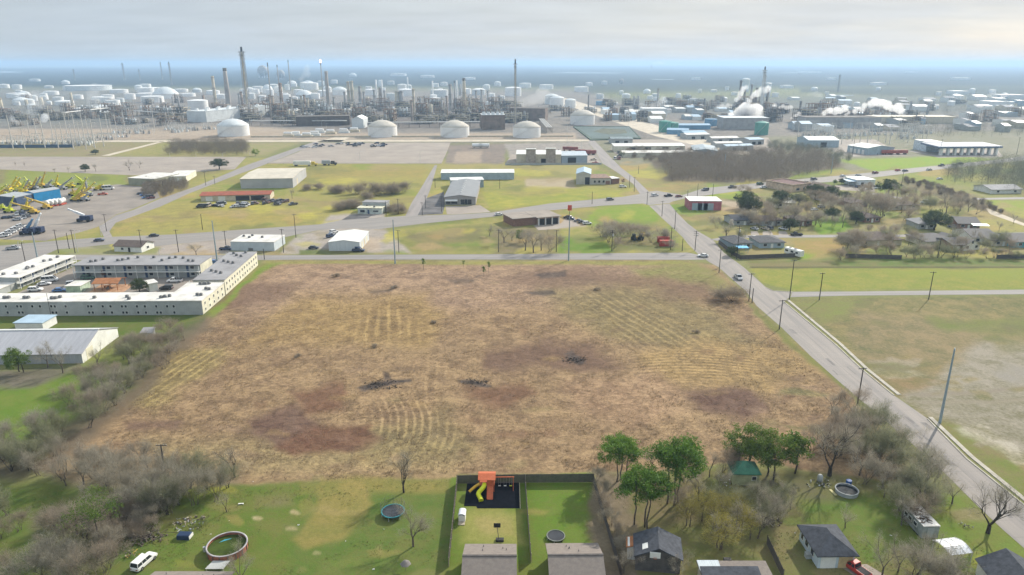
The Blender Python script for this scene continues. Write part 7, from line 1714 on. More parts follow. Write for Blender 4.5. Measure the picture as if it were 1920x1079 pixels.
os_ = [vehicle(rv.choice(['sedan','van','pickup']), (rv.uniform(262,290), rv.uniform(358,374)), rv.uniform(0,360), rv.choice([BLK,GRY,(.2,.05,.05),BLU]), '', 'wrecks by the brown brush', detail=False) for i in range(7)]
number(sorted(os_, key=lambda o: o.location.y), 'wrecked vehicle by the brown brush, {} counting from the avenue')
os_ = [vehicle(rv.choice(['sedan','van','pickup','van']), (rv.uniform(1150,1166), rv.uniform(284,300)), rv.uniform(60,100), rv.choice([BLK,GRY,WHT,(.3,.08,.08)]), '', 'cars by the long white shed', detail=False) for i in range(7)]
number(sorted(os_, key=lambda o: o.location.y), 'vehicle beside the north road shed, {} counting from the avenue')
def semi(px, h, label, col, cab, Lt=14):
    T = thing('semi_trailer', label, 'lorry', at(*px), R(h)); mb = MB(); mb.box(-Lt,-1.25,1.1,0,1.25,4.0); part('trailer_box', mb, col, T)
    if cab: mb = MB(); mb.box(.6,-1.2,.9,3.4,1.2,3.4); mb.box(3.4,-1.1,.9,5.2,1.1,2.2); part('cab', mb, cab, T)
    for x in (-Lt+1.5,-Lt+2.8,-1.5,3.9):
        for y in (-1.05,1.05): w = MB(); w.tube((x,y-.2,.5),(x,y+.2,.5),.5,n=10); part('wheel', w, M_TYRE, T)
semi((583,311.5), 2, 'white semi trailer with a yellow cab beside the beige warehouse', M_WHITE, mat('cab_yellow', (.55,.42,.05), .5))
semi((620,310), 0, 'dark lorry parked by the pale car park', M_GREYW, M_SHINGD if False else mat('cab_dark', (.05,.05,.06), .5), 7)
for i, x in enumerate((1640,1655,1668)): semi((x+12,290-.2*i), 178, 'red flat trailer on the far yard, %s from the white ribbed hall' % ordw(i), mat('trailer_red', (.36,.09,.07), .6), None, 10)
for i, (x, y) in enumerate([(1055,283),(1066,284),(1078,289),(1090,290),(1100,291)]): semi((x,y), 170+i*7, 'rust red trailer behind the white factory, %s from its towers' % ordw(i), mat('trailer_maroon', (.25,.07,.06), .6), None, 9)
# camper
def camper():
    T = thing('camper', 'white camper trailer parked by the brown field', 'camper', at(1488,480), R(118)); mb = MB(); L, hw = 8.5, 1.25
    mb.xprism([(-hw,.6),(hw,.6),(hw,2.9),(hw-.2,3.15),(-hw+.2,3.15),(-hw,2.9)], -L/2, L/2); part('body', mb, M_WHITE, T)
    mb = MB(); mb.box(-1.2,-.5,3.152,-.2,.5,3.45); mb.box(1.8,-.4,3.152,2.6,.4,3.35); part('roof_unit', mb, M_METAL, T)
    for x, l in ((-3,1.2),(-.6,1.4),(2.2,1.6)):
        for s in (-1, 1): mb = MB(); y0, y1 = sorted((s*hw, s*(hw+.03))); mb.box(x,y0,1.6,x+l,y1,2.4); part('window', mb, M_GLASS, T)
    for x in (-.8,.6):
        for y in (-1,1): w = MB(); w.tube((x,y-.12,.38),(x,y+.12,.38),.38,n=12); part('wheel', w, M_TYRE, T)
camper()
# ---------------------------------------------------------------- boom lifts
M_LIFTY = mat('lift_yellow', (.62,.50,.03), .5, .1, .8); M_LIFTL = mat('lift_lime', (.50,.55,.03), .5, .1, .8); M_LIFTG = mat('lift_grey', (.30,.31,.32), .6); M_LIFTO = mat('lift_ochre', (.55,.38,.06), .55)
M_BOOMW = mat('boom_white', (.72,.74,.76), .5); M_TRUCKB = mat('crane_navy', (.025,.04,.09), .5); M_BOOMB = mat('boom_blue', (.12,.25,.42), .5)
def boom_lift(px, tip, m, label, group, truck=None, wide=.75, chass=None):
    b = at(*px); t = up_to(px, tip) - b; T = thing('boom_lift' if not truck else 'crane_truck', label, 'boom lift' if not truck else 'crane truck', b, 0, group)
    s = 1.5 if not truck else 1.9; az = math.atan2(t.y, t.x) if not truck else 0
    ch = MB(); ch.box(-1.9*s,-.8*s,.5*s,1.9*s,.8*s,.95*s); ch.box(-1.0*s,-.75*s,.95*s,.9*s,.75*s,1.7*s)
    if truck: ch.box(1.1*s,-.78*s,.9*s,1.95*s,.78*s,1.75*s)
    part('chassis', ch, chass or m, T)
    for x in (-1.35*s, 1.35*s):
        for y in (-.85*s, .85*s): w = MB(); w.tube((x,y-.22*s,.45*s),(x,y+.22*s,.45*s),.45*s,n=10); part('wheel', w, M_TYRE, T)
    p0 = Vector((0,0,1.75*s)); 
    mb = MB(); mid = p0.lerp(t, .55); mb.bar(p0, mid, wide*1.25, wide*1.25); mb.bar(mid.lerp(p0, .03), t, wide*.85, wide*.85); part('boom', mb, m, T)
    if not truck:
        mb = MB(); q = t; mb.box(q.x-.9,q.y-.5,q.z-1.1,q.x+.9,q.y+.5,q.z-.95)
        for x in (-.88,.83):
            for y in (-.48,.43): mb.box(q.x+x,q.y+y,q.z-.95,q.x+x+.05,q.y+y+.05,q.z+.1)
        mb.box(q.x-.9,q.y-.5,q.z+.1,q.x+.9,q.y-.45,q.z+.16); part('basket', mb, M_LIFTG, T)
    return T
LIFTS = [((24,355),(31.5,331),'y'),((41,361),(48,338),'l'),((47,362),(54,337),'g'),((62,357),(69.5,333),'o'),((68,357),(76,331),'g'),((79,351),(85,322),'o'),((92,352),(98,337),'g'),((106,350),(109,328),'y'),((117,356),(136,333),'g'),((154,346),(140,329),'l'),((142,377),(163,333),'l'),((150,375),(172,352),'o'),((146,374),(158,340),'l'),((156,372),(178,342),'y'),((19,399),(26,368),'l'),((64,401),(20,380),'o'),((88,392),(46,370),'o'),((51,393),(61,376),'o'),((1,380),(12,361),'l'),((185,357),(194,346),'y'),((133,352),(137,342),'y'),((3,371),(10,360),'y'),((34,360),(38,350),'l'),((165,368),(160,333),'g')]
_lr = random.Random(6)
for i in range(26):
    x, y = (_lr.uniform(-2, 62), _lr.uniform(348, 400)) if i < 16 else (_lr.uniform(134, 172), _lr.uniform(350, 378))
    if 30 < x < 66 and 372 < y < 392: y -= 26
    LIFTS.append(((x, y), (x + _lr.uniform(-14, 16), y - _lr.uniform(9, 25)), _lr.choice('yylog')))
MD = {'y': M_LIFTY, 'l': M_LIFTL, 'g': M_LIFTG, 'o': M_LIFTO}; CND = {'y': 'yellow', 'l': 'lime yellow', 'g': 'grey boomed', 'o': 'ochre'}
bl = {}
for b, t, c in LIFTS: bl.setdefault(c, []).append(boom_lift(b, t, MD[c], '', CND[c] + ' lifts in the yard', chass=M_LIFTG if c in 'g' else None))
for c, os_ in bl.items(): number(sorted(os_, key=lambda o: o.location.x), CND[c] + ' boom lift in the equipment yard, {} from the frame edge')
boom_lift((160,416), (127,392), M_BOOMW, 'navy crane truck with a white boom alone in the yard', 'crane trucks', True, .9, M_TRUCKB)
boom_lift((54,440), (61,411), M_BOOMB, 'navy crane truck with a blue raised boom', 'crane trucks', True, .9, M_TRUCKB)
boom_lift((68,438), (76,400), M_BOOMW, 'navy crane truck with a steep white boom', 'crane trucks', True, .9, M_TRUCKB)
os_ = []
for i, x in enumerate((96,104,112,120)):
    T = thing('mixer_tank', 'white rounded tank on a red base by the blue hall, %s from the frame edge' % ordw(i), 'tank', at(x, 388-(i*1.2)), 0, 'white tanks on red bases'); mb = MB(); mb.tube((-1.3,-2,2.2),(-1.3,2.5,2.6),1.5,n=14); part('drum', mb, M_WHITE, T); mb = MB(); mb.box(-2.8,-2.3,.2,.2,2.6,.9); part('base', mb, mat('base_red', (.5,.10,.06), .6), T)
vehicle('pickup', (193,366), 20, (.6,.12,.05), 'red orange truck beside the yard lifts', None, detail=False)
vehicle('van', (203,356), 20, WHT, 'white tanker van behind the red orange truck', None, detail=False, sc=1.3)
# farm machines in the thicket
def tractor(px, rz, label, m):
    T = thing('tractor', label, 'tractor', at(*px), R(rz), 'machines in the thicket'); mb = MB(); mb.box(-.6,-.5,.9,2.4,.5,1.9); part('body', mb, m, T); mb = MB(); mb.box(-1.7,-.75,1.3,-.5,.75,3.2); part('cab', mb, M_GLASS, T)
    for x, r, y in ((-1.2,.95,.95),(-1.2,.95,-.95),(1.8,.6,.8),(1.8,.6,-.8)): w = MB(); w.tube((x,y-.25,r),(x,y+.25,r),r,n=14); part('wheel', w, M_TYRE, T)
    mb = MB(); mb.bar((2.4,-.4,1.4),(4.2,-.4,2.6),.18); mb.bar((2.4,.4,1.4),(4.2,.4,2.6),.18); mb.box(4.0,-1,2.2,4.8,1,2.9); part('loader', mb, m, T)
tractor((1192,451), 20, 'ochre tractor with a loader in the thicket', mat('tractor_ochre', (.42,.28,.05), .6))
tractor((1202,450), 70, 'yellow tractor beside the ochre one', mat('tractor_yellow', (.5,.36,.04), .6))
for i, (x, y, w) in enumerate([(1234,456,5.5),(1238,463,6)]):
    T = thing('red_container', ['red container behind another in the thicket', 'red container nearest the road in the thicket'][i], 'container', at(x, y), R(3), 'red containers'); mb = MB(); mb.box(0,0,.15,w,2.4,2.7); part('body', mb, mat('container_red', (.40,.045,.035), .6), T); mb = MB(); mb.box(w+.004,.1,.25,w+.05,2.3,2.6); part('door', mb, M_RUSTY, T)
# ---------------------------------------------------------------- poles
POLEM = {}
def pole(px, ytop, label, kind='wood', group='utility poles', arms=1):
    h = height(px, ytop); T = thing('utility_pole' if kind != 'lamp' else 'street_lamp', label, 'utility pole' if kind != 'lamp' else 'street lamp', at(*px), _tr.uniform(-.3,.3) if kind == 'wood' else 0, group)
    if kind == 'wood':
        mb = MB(); mb.tube((0,0,-.5),(0,0,h),.17,.12,8); part('shaft', mb, M_POLEW, T)
        for i in range(arms): mb = MB(); z = h-.35-.9*i; mb.box(-1.1,.1,z,1.1,.22,z+.13); part('cross_arm', mb, M_POLEW, T)
        mb = MB()
        for x in (-1,-.45,.45,1): mb.tube((x,.16,h-.22),(x,.16,h+.02),.05,n=6)
        part('insulator', mb, M_STEELL, T)
        if arms > 1: mb = MB(); mb.tube((.3,-.1,h-2.6),(.3,-.1,h-1.6),.28,n=10); part('transformer', mb, M_STEELL, T)
    elif kind == 'steel':
        mb = MB(); mb.tube((0,0,-.5),(0,0,h),.33,.17,12); part('shaft', mb, M_STEELB, T); mb = MB(); mb.tube((0,0,h),(0,0,h+.25),.14,n=8); mb.bar((-.25,0,h*.985),(.25,0,h*.985),.12); mb.bar((-.25,0,h*.86),(.25,0,h*.86),.12); part('bracket', mb, M_STEELB, T)
    else:
        mb = MB(); mb.tube((0,0,-.5),(0,0,h),.14,.09,8); part('shaft', mb, M_STEELL, T); mb = MB(); mb.bar((0,0,h),(2.0,0,h+.3),.09); mb.box(1.7,-.18,h+.22,2.5,.18,h+.36); part('lamp_head', mb, M_STEELL, T)
    return T
for px, t, k, ar, lab in [
 ((1608,757),690,'wood',1,'dark wooden pole nearest the camera on the diagonal road'),((1762,793),655,'steel',0,'great blue grey steel pole on the sandy field edge'),((1461,618),563,'wood',1,'wooden pole on the lot side below the side street mouth'),((1480,562),488,'wood',1,'tall wooden pole in the mouth of the side street'),((1536,563),512,'wood',1,'wooden pole on the side street next to its mouth'),((1741,562),510,'wood',1,'wooden pole far along the side street'),((1404,565),513,'wood',1,'wooden pole on the lot side above the mouth'),((1410,568),541,'wood',0,'short stub pole beside the wooden pole above the mouth'),((1348,512),468,'wood',1,'wooden pole at the far lot corner'),((1303,470),433,'wood',3,'wooden pole with transformers at the street corner'),((1257,469),427,'wood',1,'wooden pole before the red containers'),((1265,430),395,'wood',1,'wooden pole on the diagonal road by the thicket'),((1279,471),448,'wood',0,'short pole at the thicket corner'),((1147,471),432,'wood',2,'wooden pole before the thicket with a lamp'),((935,473),431,'wood',1,'wooden pole behind the side street by bare trees'),((1043,473),432,'wood',1,'wooden pole beside the bright green plot'),((1066,489),407,'steel',0,'grey steel pole on the lot edge before the green plot'),((741,495),413,'steel',0,'grey steel pole on the lot edge before the white shop'),((748,474),432,'wood',1,'wooden pole beside the white shop verge'),((532,474),430,'wood',1,'wooden pole at the flat office corner'),((555,446),402,'wood',1,'wooden pole on the avenue kerb by the flat office'),((496,487),467,'wood',0,'thin pole at the motel end of the side street'),((49,498),455,'wood',1,'wooden pole behind the white roofed motel wing'),((71,488),437,'steel',0,'light steel pole beside the motel junction'),((110,475),431,'wood',1,'wooden pole at the wide junction'),((141,475),431,'wood',1,'wooden pole beside the curved lamp at the junction'),((130,467),437,'wood',0,'thin wooden pole across the wide junction'),((267,473),431,'wood',1,'wooden pole before the brown roofed shop'),((335,473),431,'wood',1,'wooden pole on the forecourt'),((407,488),415,'steel',0,'grey steel pole behind the motel'),((424,463),433,'wood',1,'wooden pole beside the flat white office end'),((200,434),402,'wood',1,'wooden pole on the equipment yard corner'),((380,431),402,'wood',0,'thin pole in the yellow field'),((1381,486),424,'wood',2,'tall wooden pole with a transformer in the corner garden'),((1361,452),430,'wood',0,'thin pole at the mouth of the lane'),((1758,484),448,'wood',1,'wooden pole in the gardens above the ditch'),((1180,352),329,'wood',0,'pole beside the brick annex'),((1189,360),332,'wood',1,'pole at the junction corner'),((1213,384),360,'wood',1,'pole in the middle of the junction edge'),((1241,406),377,'wood',1,'pole on the road beside the green verge'),((1110,383),360,'wood',0,'pole on the avenue before the junction'),((792,404),380,'wood',1,'pole beside the dark asphalt'),((798,391),367,'wood',1,'pole in the showroom planting strip'),((828,398),368,'wood',1,'pole before the grey showroom'),((747,402),373,'wood',1,'pole behind the small shop'),((724,406),378,'wood',0,'pole before the small shop'),((937,354),336,'wood',0,'pole in the white annex yard'),((816,353),336,'wood',1,'pole beside the white annex'),((386,348),323,'wood',1,'pole on the north road by the cream workshop'),((403,346),330,'wood',1,'pole on the north road opposite the beige warehouse'),((308,365),340,'wood',0,'pole by the yard brush'),((1197,326),312,'wood',0,'pole beside the brown wood road'),((1288,385),357,'wood',0,'pole beside the avenue and pink storage'),((1307,372),345,'wood',0,'pole on the avenue above the pink storage'),((1336,370),345,'wood',0,'pole on the avenue verge'),((1598,294),254,'wood',1,'tall pole beside the white ribbed hall'),((1762,291),262,'wood',1,'tall pole before the dark blue canopy'),((1906,290),258,'wood',1,'tall pole beyond the dark blue canopy'),((1558,326),296,'steel',0,'grey pole by the wood end'),((1358,318),290,'steel',0,'grey pole inside the brown wood'),((1690,349),322,'wood',0,'pole beside the ditch and avenue'),((1527,362),346,'wood',0,'pole before the roadside store'),((310,886),834,'wood',1,'dark wooden pole standing in the near lot edge brush'),((1258,331),312,'wood',0,'pole at the edge of the brown wood')]:
    pole(px, t, lab, k, 'utility poles', ar)
for px, t, lab in [((146,473),434,'curved white street lamp at the wide junction'),((36,468),453,'white street lamp at the frame edge junction'),((190,443),425,'white street lamp by the dark blue sedan'),((300,484),468,'small street lamp on the motel forecourt'),((1063,271),215,'very tall white lamp mast beside the settling pond road'),((1177,274),222,'very tall white lamp mast right of the settling pond'),((606,268),226,'tall white lamp mast by the plant car park'),((614,268),232,'slim lamp mast beside the tall white one'),((319,296),287,'lamp on the pale lot before the wood near the frame side'),((368,296),287,'middle lamp on the pale lot before the wood'),((418,295),287,'lamp on the pale lot before the wood nearest the road'),((469,292),284,'lamp beside the bright spring tree'),((788,304),284,'lamp post in the pale car park'),((812,268),250,'lamp mast before the sandy domed tanks'),((675,300),285,'thin lamp post on the pale car park'),((1090,280),265,'lamp post behind the white factory'),((1720,258),238,'lamp mast by the far beige hall')]:
    pole(px, t, lab, 'lamp', 'street lamps')
# roadside sign
T = thing('sign_post', 'red pole sign beside the auto garage', 'sign', at(1068,404)); h = height((1068,404), 385)
mb = MB(); mb.tube((0,0,-.3),(0,0,h-3),.15,n=8); part('post', mb, M_STEELD, T); mb = MB(); mb.box(-1.1,-.2,h-3,1.1,.2,h); part('panel', mb, mat('sign_red', (.55,.07,.03), .5), T)
# ---------------------------------------------------------------- gardens
def trampoline(px, wpx, label, rim, net, h=.9):
    r = size(px, wpx)/2; p = at(*px); T = thing('trampoline', label, 'trampoline', p, 0, 'round trampolines')
    mb = MB(); mb.lathe([(r*.91,h-.02),(r*.01,h-.06)], 32); part('mat', mb, mat('trampoline_mat', (.03,.035,.045), .7), T)
    mb = MB(); mb.lathe([(r*.91,h),(r*.91,h+.05),(r,h+.05),(r,h-.08),(r*.91,h)], 32); part('rim_pad', mb, rim, T)
    for i in range(6):
        a = i*math.pi/3 + .3; m2 = MB(); m2.tube((r*.95*math.cos(a), r*.95*math.sin(a), -.1), (r*.95*math.cos(a), r*.95*math.sin(a), h), .05, n=6); part('leg', m2, M_STEELL, T)
    if net:
        mb = MB(); k = 8
        for i in range(k):
            a = 2*math.pi*i/k + .1; c, s = r*1.0*math.cos(a), r*1.0*math.sin(a); mb.tube((c,s,0),(c,s,h+1.8),.03,n=5)
        for i in range(32):
            a, b = 2*math.pi*i/32, 2*math.pi*(i+1)/32
            for z in (1.8, 1.2, .6): mb.tube((r*math.cos(a),r*math.sin(a),h+z),(r*math.cos(b),r*math.sin(b),h+z),.012,n=3)
            mb.tube((r*math.cos(a),r*math.sin(a),h),(r*math.cos(a),r*math.sin(a),h+1.8),.008,n=3)
        part('safety_net', mb, M_METAL, T)
    return T
trampoline((737,966), 44, 'teal edged trampoline with a safety net on the wide lawn', mat('teal_pad', (.03,.24,.28), .6), True)
trampoline((1042,1009), 35, 'plain grey trampoline in the green garden', mat('grey_pad', (.20,.22,.19), .7), False, .5)
def pool():
    px = (427,1032); r = size(px, 72)/2; T = thing('swimming_pool', 'round above ground pool with a rust red wall and green water', 'pool', at(*px)); h = 1.25
    mb = MB(); n = 40; mb.lathe([(r,-.05),(r,h)], n); mb.lathe([(r-.05,h),(r-.05,.2)], n); part('wall', mb, mat('pool_wall_red', (.34,.13,.085), .7, .15, 1.5, stretch=(3,3,.3)), T)
    for i in range(16): a = 2*math.pi*i/16; m2 = MB(); m2.box(-.07,-.04,0,.07,.06,h); o = part('upright', m2, M_SHINGB, T); o.location = ((r+.03)*math.cos(a), (r+.03)*math.sin(a), 0); o.rotation_euler.z = a - math.pi/2
    mb = MB(); mb.lathe([(r-.16,h),(r-.16,h+.06),(r+.12,h+.06),(r+.12,h)], n); part('top_rail', mb, mat('pool_rim', (.38,.36,.37), .6), T)
    mb = MB(); mb.lathe([(r-.05,h*.62),(.01,h*.62)], n); part('water', mb, mat('green_pool_water', (.05,.075,.012), .6, .25, .4, spec=.1), T)
    mb = MB(); mb.add([(-r*.55,r*.3,h*.64),(-r*.1,r*.55,h*.64),(r*.02,r*.66,h*.64),(-r*.35,r*.55,h*.64)], [(0,1,2,3)]); part('floating_cover', mb, mat('blue_cover', (.05,.30,.40), .5), T)
    mb = MB(); mb.tube((-r-.5,-.3,0),(-r-.5,-.3,.9),.25,n=10); mb.tube((-r-.3,-.3,.4),(-r,0,.6),.05,n=6); part('filter_pump', mb, M_GREYW, T)
pool()
def round_pool():
    px = (1587,924); r = size(px, 40)/2; T = thing('stock_tank_pool', 'small round dark pool with a pale rim under the big bare tree', 'pool', at(*px), 0); h = .75
    mb = MB(); mb.lathe([(r,-.05),(r,h)], 32); part('wall', mb, M_GREYW, T); mb = MB(); mb.lathe([(r-.12,h-.01),(r-.12,h+.05),(r+.1,h+.05),(r+.1,h)], 32); part('rim', mb, M_PALEG, T)
    mb = MB(); mb.lathe([(r-.05,h*.55),(.01,h*.55)], 32); part('water', mb, mat('dark_water', (.03,.035,.04), .2), T)
    mb = MB(); mb.tube((0,r+.5,0),(0,r+.5,.85),.55,n=14); o = part('blue_tub', mb, mat('tub_blue', (.02,.10,.34), .5), T); 
    o.parent = None; o.location = at(1591,908); tag(o, 'blue tub beside the small round pool', 'tub'); o.location.y -= r + .5
round_pool()
# play set
M_PLAYO = mat('play_orange', (.50,.125,.05), .6, .12, 1.5, stretch=(1,6,1)); M_PLAYY = mat('slide_lime', (.62,.66,.02), .35, .04, 1); M_PLAYA = mat('slide_amber', (.62,.36,.03), .4)
def playset():
    mb = MB(); ps = [at(*p) for p in [(876,907),(973,906),(974.5,953.5),(895,953.5),(893,949.5),(870,949.5)]]; o = at(876,907)
    mb.prism([((p-o).x,(p-o).y) for p in ps][::-1], -.05, .05); solo('play_mat', mb, mat('black_rubber_mat', (.006,.007,.011), 1.0, .2, 1, spec=.03), 'black rubber play surface in the fenced garden', 'play mat', o)
    kb = [at(875,906), at(974,905), at(975.5,954)]
    mb = MB()
    for a, b in zip(kb, kb[1:]): mb.bar(a - kb[0] + Vector((0,0,.06)), b - kb[0] + Vector((0,0,.06)), .12, .14)
    solo('timber_edging', mb, M_WOODP, 'pale timber edging round the black play surface', 'edging', kb[0])
    b = at(899,923); k = 1/scale_at(913,920); T = thing('play_set', 'orange climbing tower with lime slides and a swing beam', 'play set', b)
    w = 2.9; d = 2.5; hd, hr = 1.5, 3.4
    for x in (0, w-.1):
        for y in (0, d-.1): m = MB(); m.box(x,y,-.1,x+.1,y+.1,hr-.45); part('post', m, M_PLAYO, T)
    m = MB(); m.box(-.05,-.05,hd-.1,w+.05,d+.05,hd); part('deck', m, M_PLAYO, T)
    m = MB(); m.slab([(-.25,-.3,hr-.55),(w+.25,-.3,hr-.55),(w+.25,d*.5,hr),(-.25,d*.5,hr)], .06); m.slab([(-.25,d*.5,hr),(w+.25,d*.5,hr),(w+.25,d+.3,hr-.55),(-.25,d+.3,hr-.55)], .06); part('roof', m, M_PLAYO, T)
    m = MB(); m.box(1.5,-.06,.1,w,-.002,hr-.6); part('side_panel', m, M_PLAYO, T)
    m = MB(); m.slab([(1.55,-2.6,.08),(2.65,-2.6,.08),(2.65,-.1,hd),(1.55,-.1,hd)], .06)
    m.bar((1.55,-2.6,.25),(1.55,-.1,hd+.15),.08,.25); m.bar((2.65,-2.6,.25),(2.65,-.1,hd+.15),.08,.25); part('climbing_ramp', m, M_PLAYO, T)
    def trough(pts, r, mt, nm, closed=False):
        mb = MB()
        for p, q in zip(pts, pts[1:]): mb.tube(p, q, r, r, 12, cap=False)
        for p in pts[1:-1]: mb.add(*(lambda c: ([Vector(c)+Vector((r*math.cos(2*math.pi*i/10)*math.sin(math.pi*j/6), r*math.sin(2*math.pi*i/10)*math.sin(math.pi*j/6), r*math.cos(math.pi*j/6))) for j in range(7) for i in range(10)], [(j*10+i,(j+1)*10+i,(j+1)*10+(i+1)%10,j*10+(i+1)%10) for j in range(6) for i in range(10)]))(p), sm=True)
        mb.tube(pts[-1], Vector(pts[-1]) + (Vector(pts[-1])-Vector(pts[-2])).normalized()*.05, r*1.12, r*1.12, 12)
        return part(nm, mb, mt, T)
    trough([(1.0,-.05,1.85),(.9,-.7,1.7),(.45,-1.2,1.35),(.0,-1.5,1.0),(-.15,-1.9,.75),(.25,-2.6,.42),(.45,-3.2,.3)], .44, M_PLAYY, 'tube_slide')
    trough([(.05,.2,1.75),(-.7,-.1,1.4),(-1.4,-.45,.95),(-1.9,-.75,.6)], .28, M_PLAYA, 'wave_slide')
    m = MB(); m.bar((w+.1,d*.55,2.45),(w+3.9,d*.55,2.5),.14); part('swing_beam', m, M_PLAYO, T)
    for y in (-.9, .9): m = MB(); m.bar((w+3.7,d*.55+y*1.2,-.05),(w+3.7,d*.55+y*.1,2.45),.11); part('leg', m, M_PLAYO, T)
    for x in (1.0, 2.1, 3.2):
        s = MB(); s.box(w+x-.25,d*.55-.1,.5,w+x+.25,d*.55+.1,.55); sw = part('swing', s, M_WHITE if x < 3 else M_PLAYY, T)
        c = MB(); c.tube((w+x-.22,d*.55,.55),(w+x-.22,d*.55,2.42),.015,n=4); c.tube((w+x+.22,d*.55,.55),(w+x+.22,d*.55,2.42),.015,n=4); part('chain', c, M_STEELL, sw)
playset()
T = thing('playhouse', 'little white roofed playhouse against the garden fence', 'playhouse', at(866,979), R(-2)); 
mb = MB(); mb.box(-.6,0,0,.6,1.6,1.3); part('wall', mb, M_WHITE, T); mb = MB()
n = 8
for i in range(n):
    a, b = math.pi*i/n, math.pi*(i+1)/n; mb.slab([(-.68*math.cos(a),-.1,1.3+.45*math.sin(a)),(-.68*math.cos(a),1.8,1.3+.45*math.sin(a)),(-.68*math.cos(b),1.8,1.3+.45*math.sin(b)),(-.68*math.cos(b),-.1,1.3+.45*math.sin(b))], .04)
part('roof', mb, mat('glossy_white_metal', (0,0,0)), T); mb = MB(); mb.box(-.6,-1.0,-.05,.6,-.01,.12); part('step', mb, M_WOODP, T)
def stand_hoop():
    p = at(935,1014); T = thing('basketball_hoop', 'portable basketball hoop with a black backboard in the garden', 'basketball hoop', p)
    mb = MB(); mb.box(-.5,-.4,0,.9,.4,.35); part('base', mb, mat('hoop_base_black', (.03,.03,.032), .7), T); mb = MB(); mb.tube((0,0,.2),(-.25,0,3.1),.06,n=8); part('post', mb, M_STEELD, T)
    mb = MB(); mb.box(-.85,-.1,2.75,.35,-.02,3.6); o = part('backboard', mb, mat('backboard_black', (.025,.025,.03), .4), T); hoop_r = MB()
    for i in range(12): a, b = 2*math.pi*i/12, 2*math.pi*(i+1)/12; hoop_r.tube((-.25+.23*math.cos(a),-.38+.23*math.sin(a),2.85),(-.25+.23*math.cos(b),-.38+.23*math.sin(b),2.85),.02,n=4)
    part('rim', hoop_r, M_RUSTY, T)
stand_hoop()
# yard junk
def pile(name, px, rad, n, mats, label, cat, seed, long=1.2, h=.8):
    r = random.Random(seed); mb = MB()
    for i in range(n):
        a = r.uniform(0, 6.28); q = r.random()**.7*rad; x, y = q*math.cos(a), q*math.sin(a)*.7; z = r.random()*h*(1-q/rad*.7)+.06
        if r.random() < .6: d = rdir(r)*r.uniform(.3,1)*long; d.z *= .3; mb.bar((x,y,z),(x+d.x,y+d.y,z+abs(d.z)+.02),r.uniform(.03,.10),mi=r.randrange(len(mats)))
        else: s = r.uniform(.08,.28)*min(1, long); g = r.uniform(0, 6.28); c_, s_ = math.cos(g)*s, math.sin(g)*s; mb.prism([(x+c_,y+s_),(x-s_*.7,y+c_*.7),(x-c_,y-s_),(x+s_*.7,y-c_*.7)], 0, z*.6+s*.4, r.randrange(len(mats)))
    o = solo(name, mb, mats, label, cat, at(*px)); return o
pile('junk_pile', (360,982), 3.2, 70, [M_WOODP, M_GREYW, M_BARK, M_WOODF], 'heap of boards and junk under the bare trees', 'junk pile', 1)
pile('brush_pile', (275,1008), 3.5, 150, [M_BARK, M_TWIG, M_BARK], 'grey brush heap of cut branches behind the estate car', 'brush pile', 2, 2.2, 1.0)
pile('junk_pile', (1375,905), 3.0, 40, [M_WHITE, M_METAL, M_RUSTY], 'scattered junk beside the green roofed shed', 'junk pile', 3, .8, .5)
pile('junk_pile', (1540,910), 3.0, 40, [M_METAL, M_PALEG, M_BARKD], 'scattered junk before the small round pool', 'junk pile', 4, .9, .6)
pile('junk_pile', (250,1040), 1.6, 24, [M_WOODP, mat('crate_yellow', (.5,.33,.06), .7), M_WOODF], 'wooden and yellow crates beside the estate car', 'junk pile', 5, .8, 1.0)
pile('rubble_pile', (1810,987), 1.4, 26, [M_PALEG, M_BARK], 'pale rubble on a bare patch by the road', 'rubble pile', 6, .5, .4)
pile('brush_pile', (1440,980), 2.6, 60, [M_BARK, M_WOODP, M_BARKD], 'cut log pile under the bare garden trees', 'brush pile', 7, 1.6, .6)
pile('dirt_pile', (718,722), 5.0, 90, [mat('black_soil', (.045,.038,.034), .95, .3, 1)], 'black earth heap in the middle of the lot', 'dirt pile', 8, 1.6, .8)
pile('dirt_pile', (893,718), 4.0, 60, [mat('black_soil', (0,0,0))], 'narrow black earth heap right of the larger one', 'dirt pile', 9, 1.4, .5)
pile('dirt_pile', (1076,676), 3.6, 70, [mat('black_soil', (0,0,0)), M_BARKD], 'dark branch heap on the purple patch', 'dirt pile', 10, 2.0, .8)
T = thing('camper_shell', 'dark blue truck bed cover lying on the grass', 'truck cover', at(347,1008), R(-4)); mb = MB(); mb.xprism([(-.8,0),(.8,0),(.7,.75),(.5,.85),(-.5,.85),(-.7,.75)], -1.1, 1.1); part('shell', mb, mat('cap_navy', (.02,.04,.09), .4), T); mb = MB(); mb.box(1.11,-.7,.1,1.2,.7,.7); part('hatch', mb, M_WHITE, T)
solo('roof_sheet', MB().slab([(-1.6,-1,.7),(1.4,-1,.7),(1.8,1,.72),(-1.1,1,.72)], .05).bar((-1.4,-.9,0),(-1.4,-.9,0.68),.08).bar((1.3,-.9,0),(1.3,-.9,0.68),.08).bar((1.5,.9,0),(1.5,.9,0.7),.08).bar((-1,.9,0),(-1,.9,0.7),.08), M_PALEG, 'pale sheet roofed table below the round pool', 'table', at(408,1066))
solo('bench', MB().box(-.5,-.12,.1,.5,.12,.2).box(-.45,-.1,0,-.35,.1,.1).box(.35,-.1,0,.45,.1,.1), M_WHITE, 'white bench lying on the lawn edge', 'bench', at(452,946), R(5))
solo('air_tank', MB().lathe([(.01,0),(.5,0),(.55,.3),(.55,1.1),(.4,1.35),(.01,1.4)], 14), M_PALEG, 'pale round tank under the big dark bare tree', 'tank', at(1537,902))
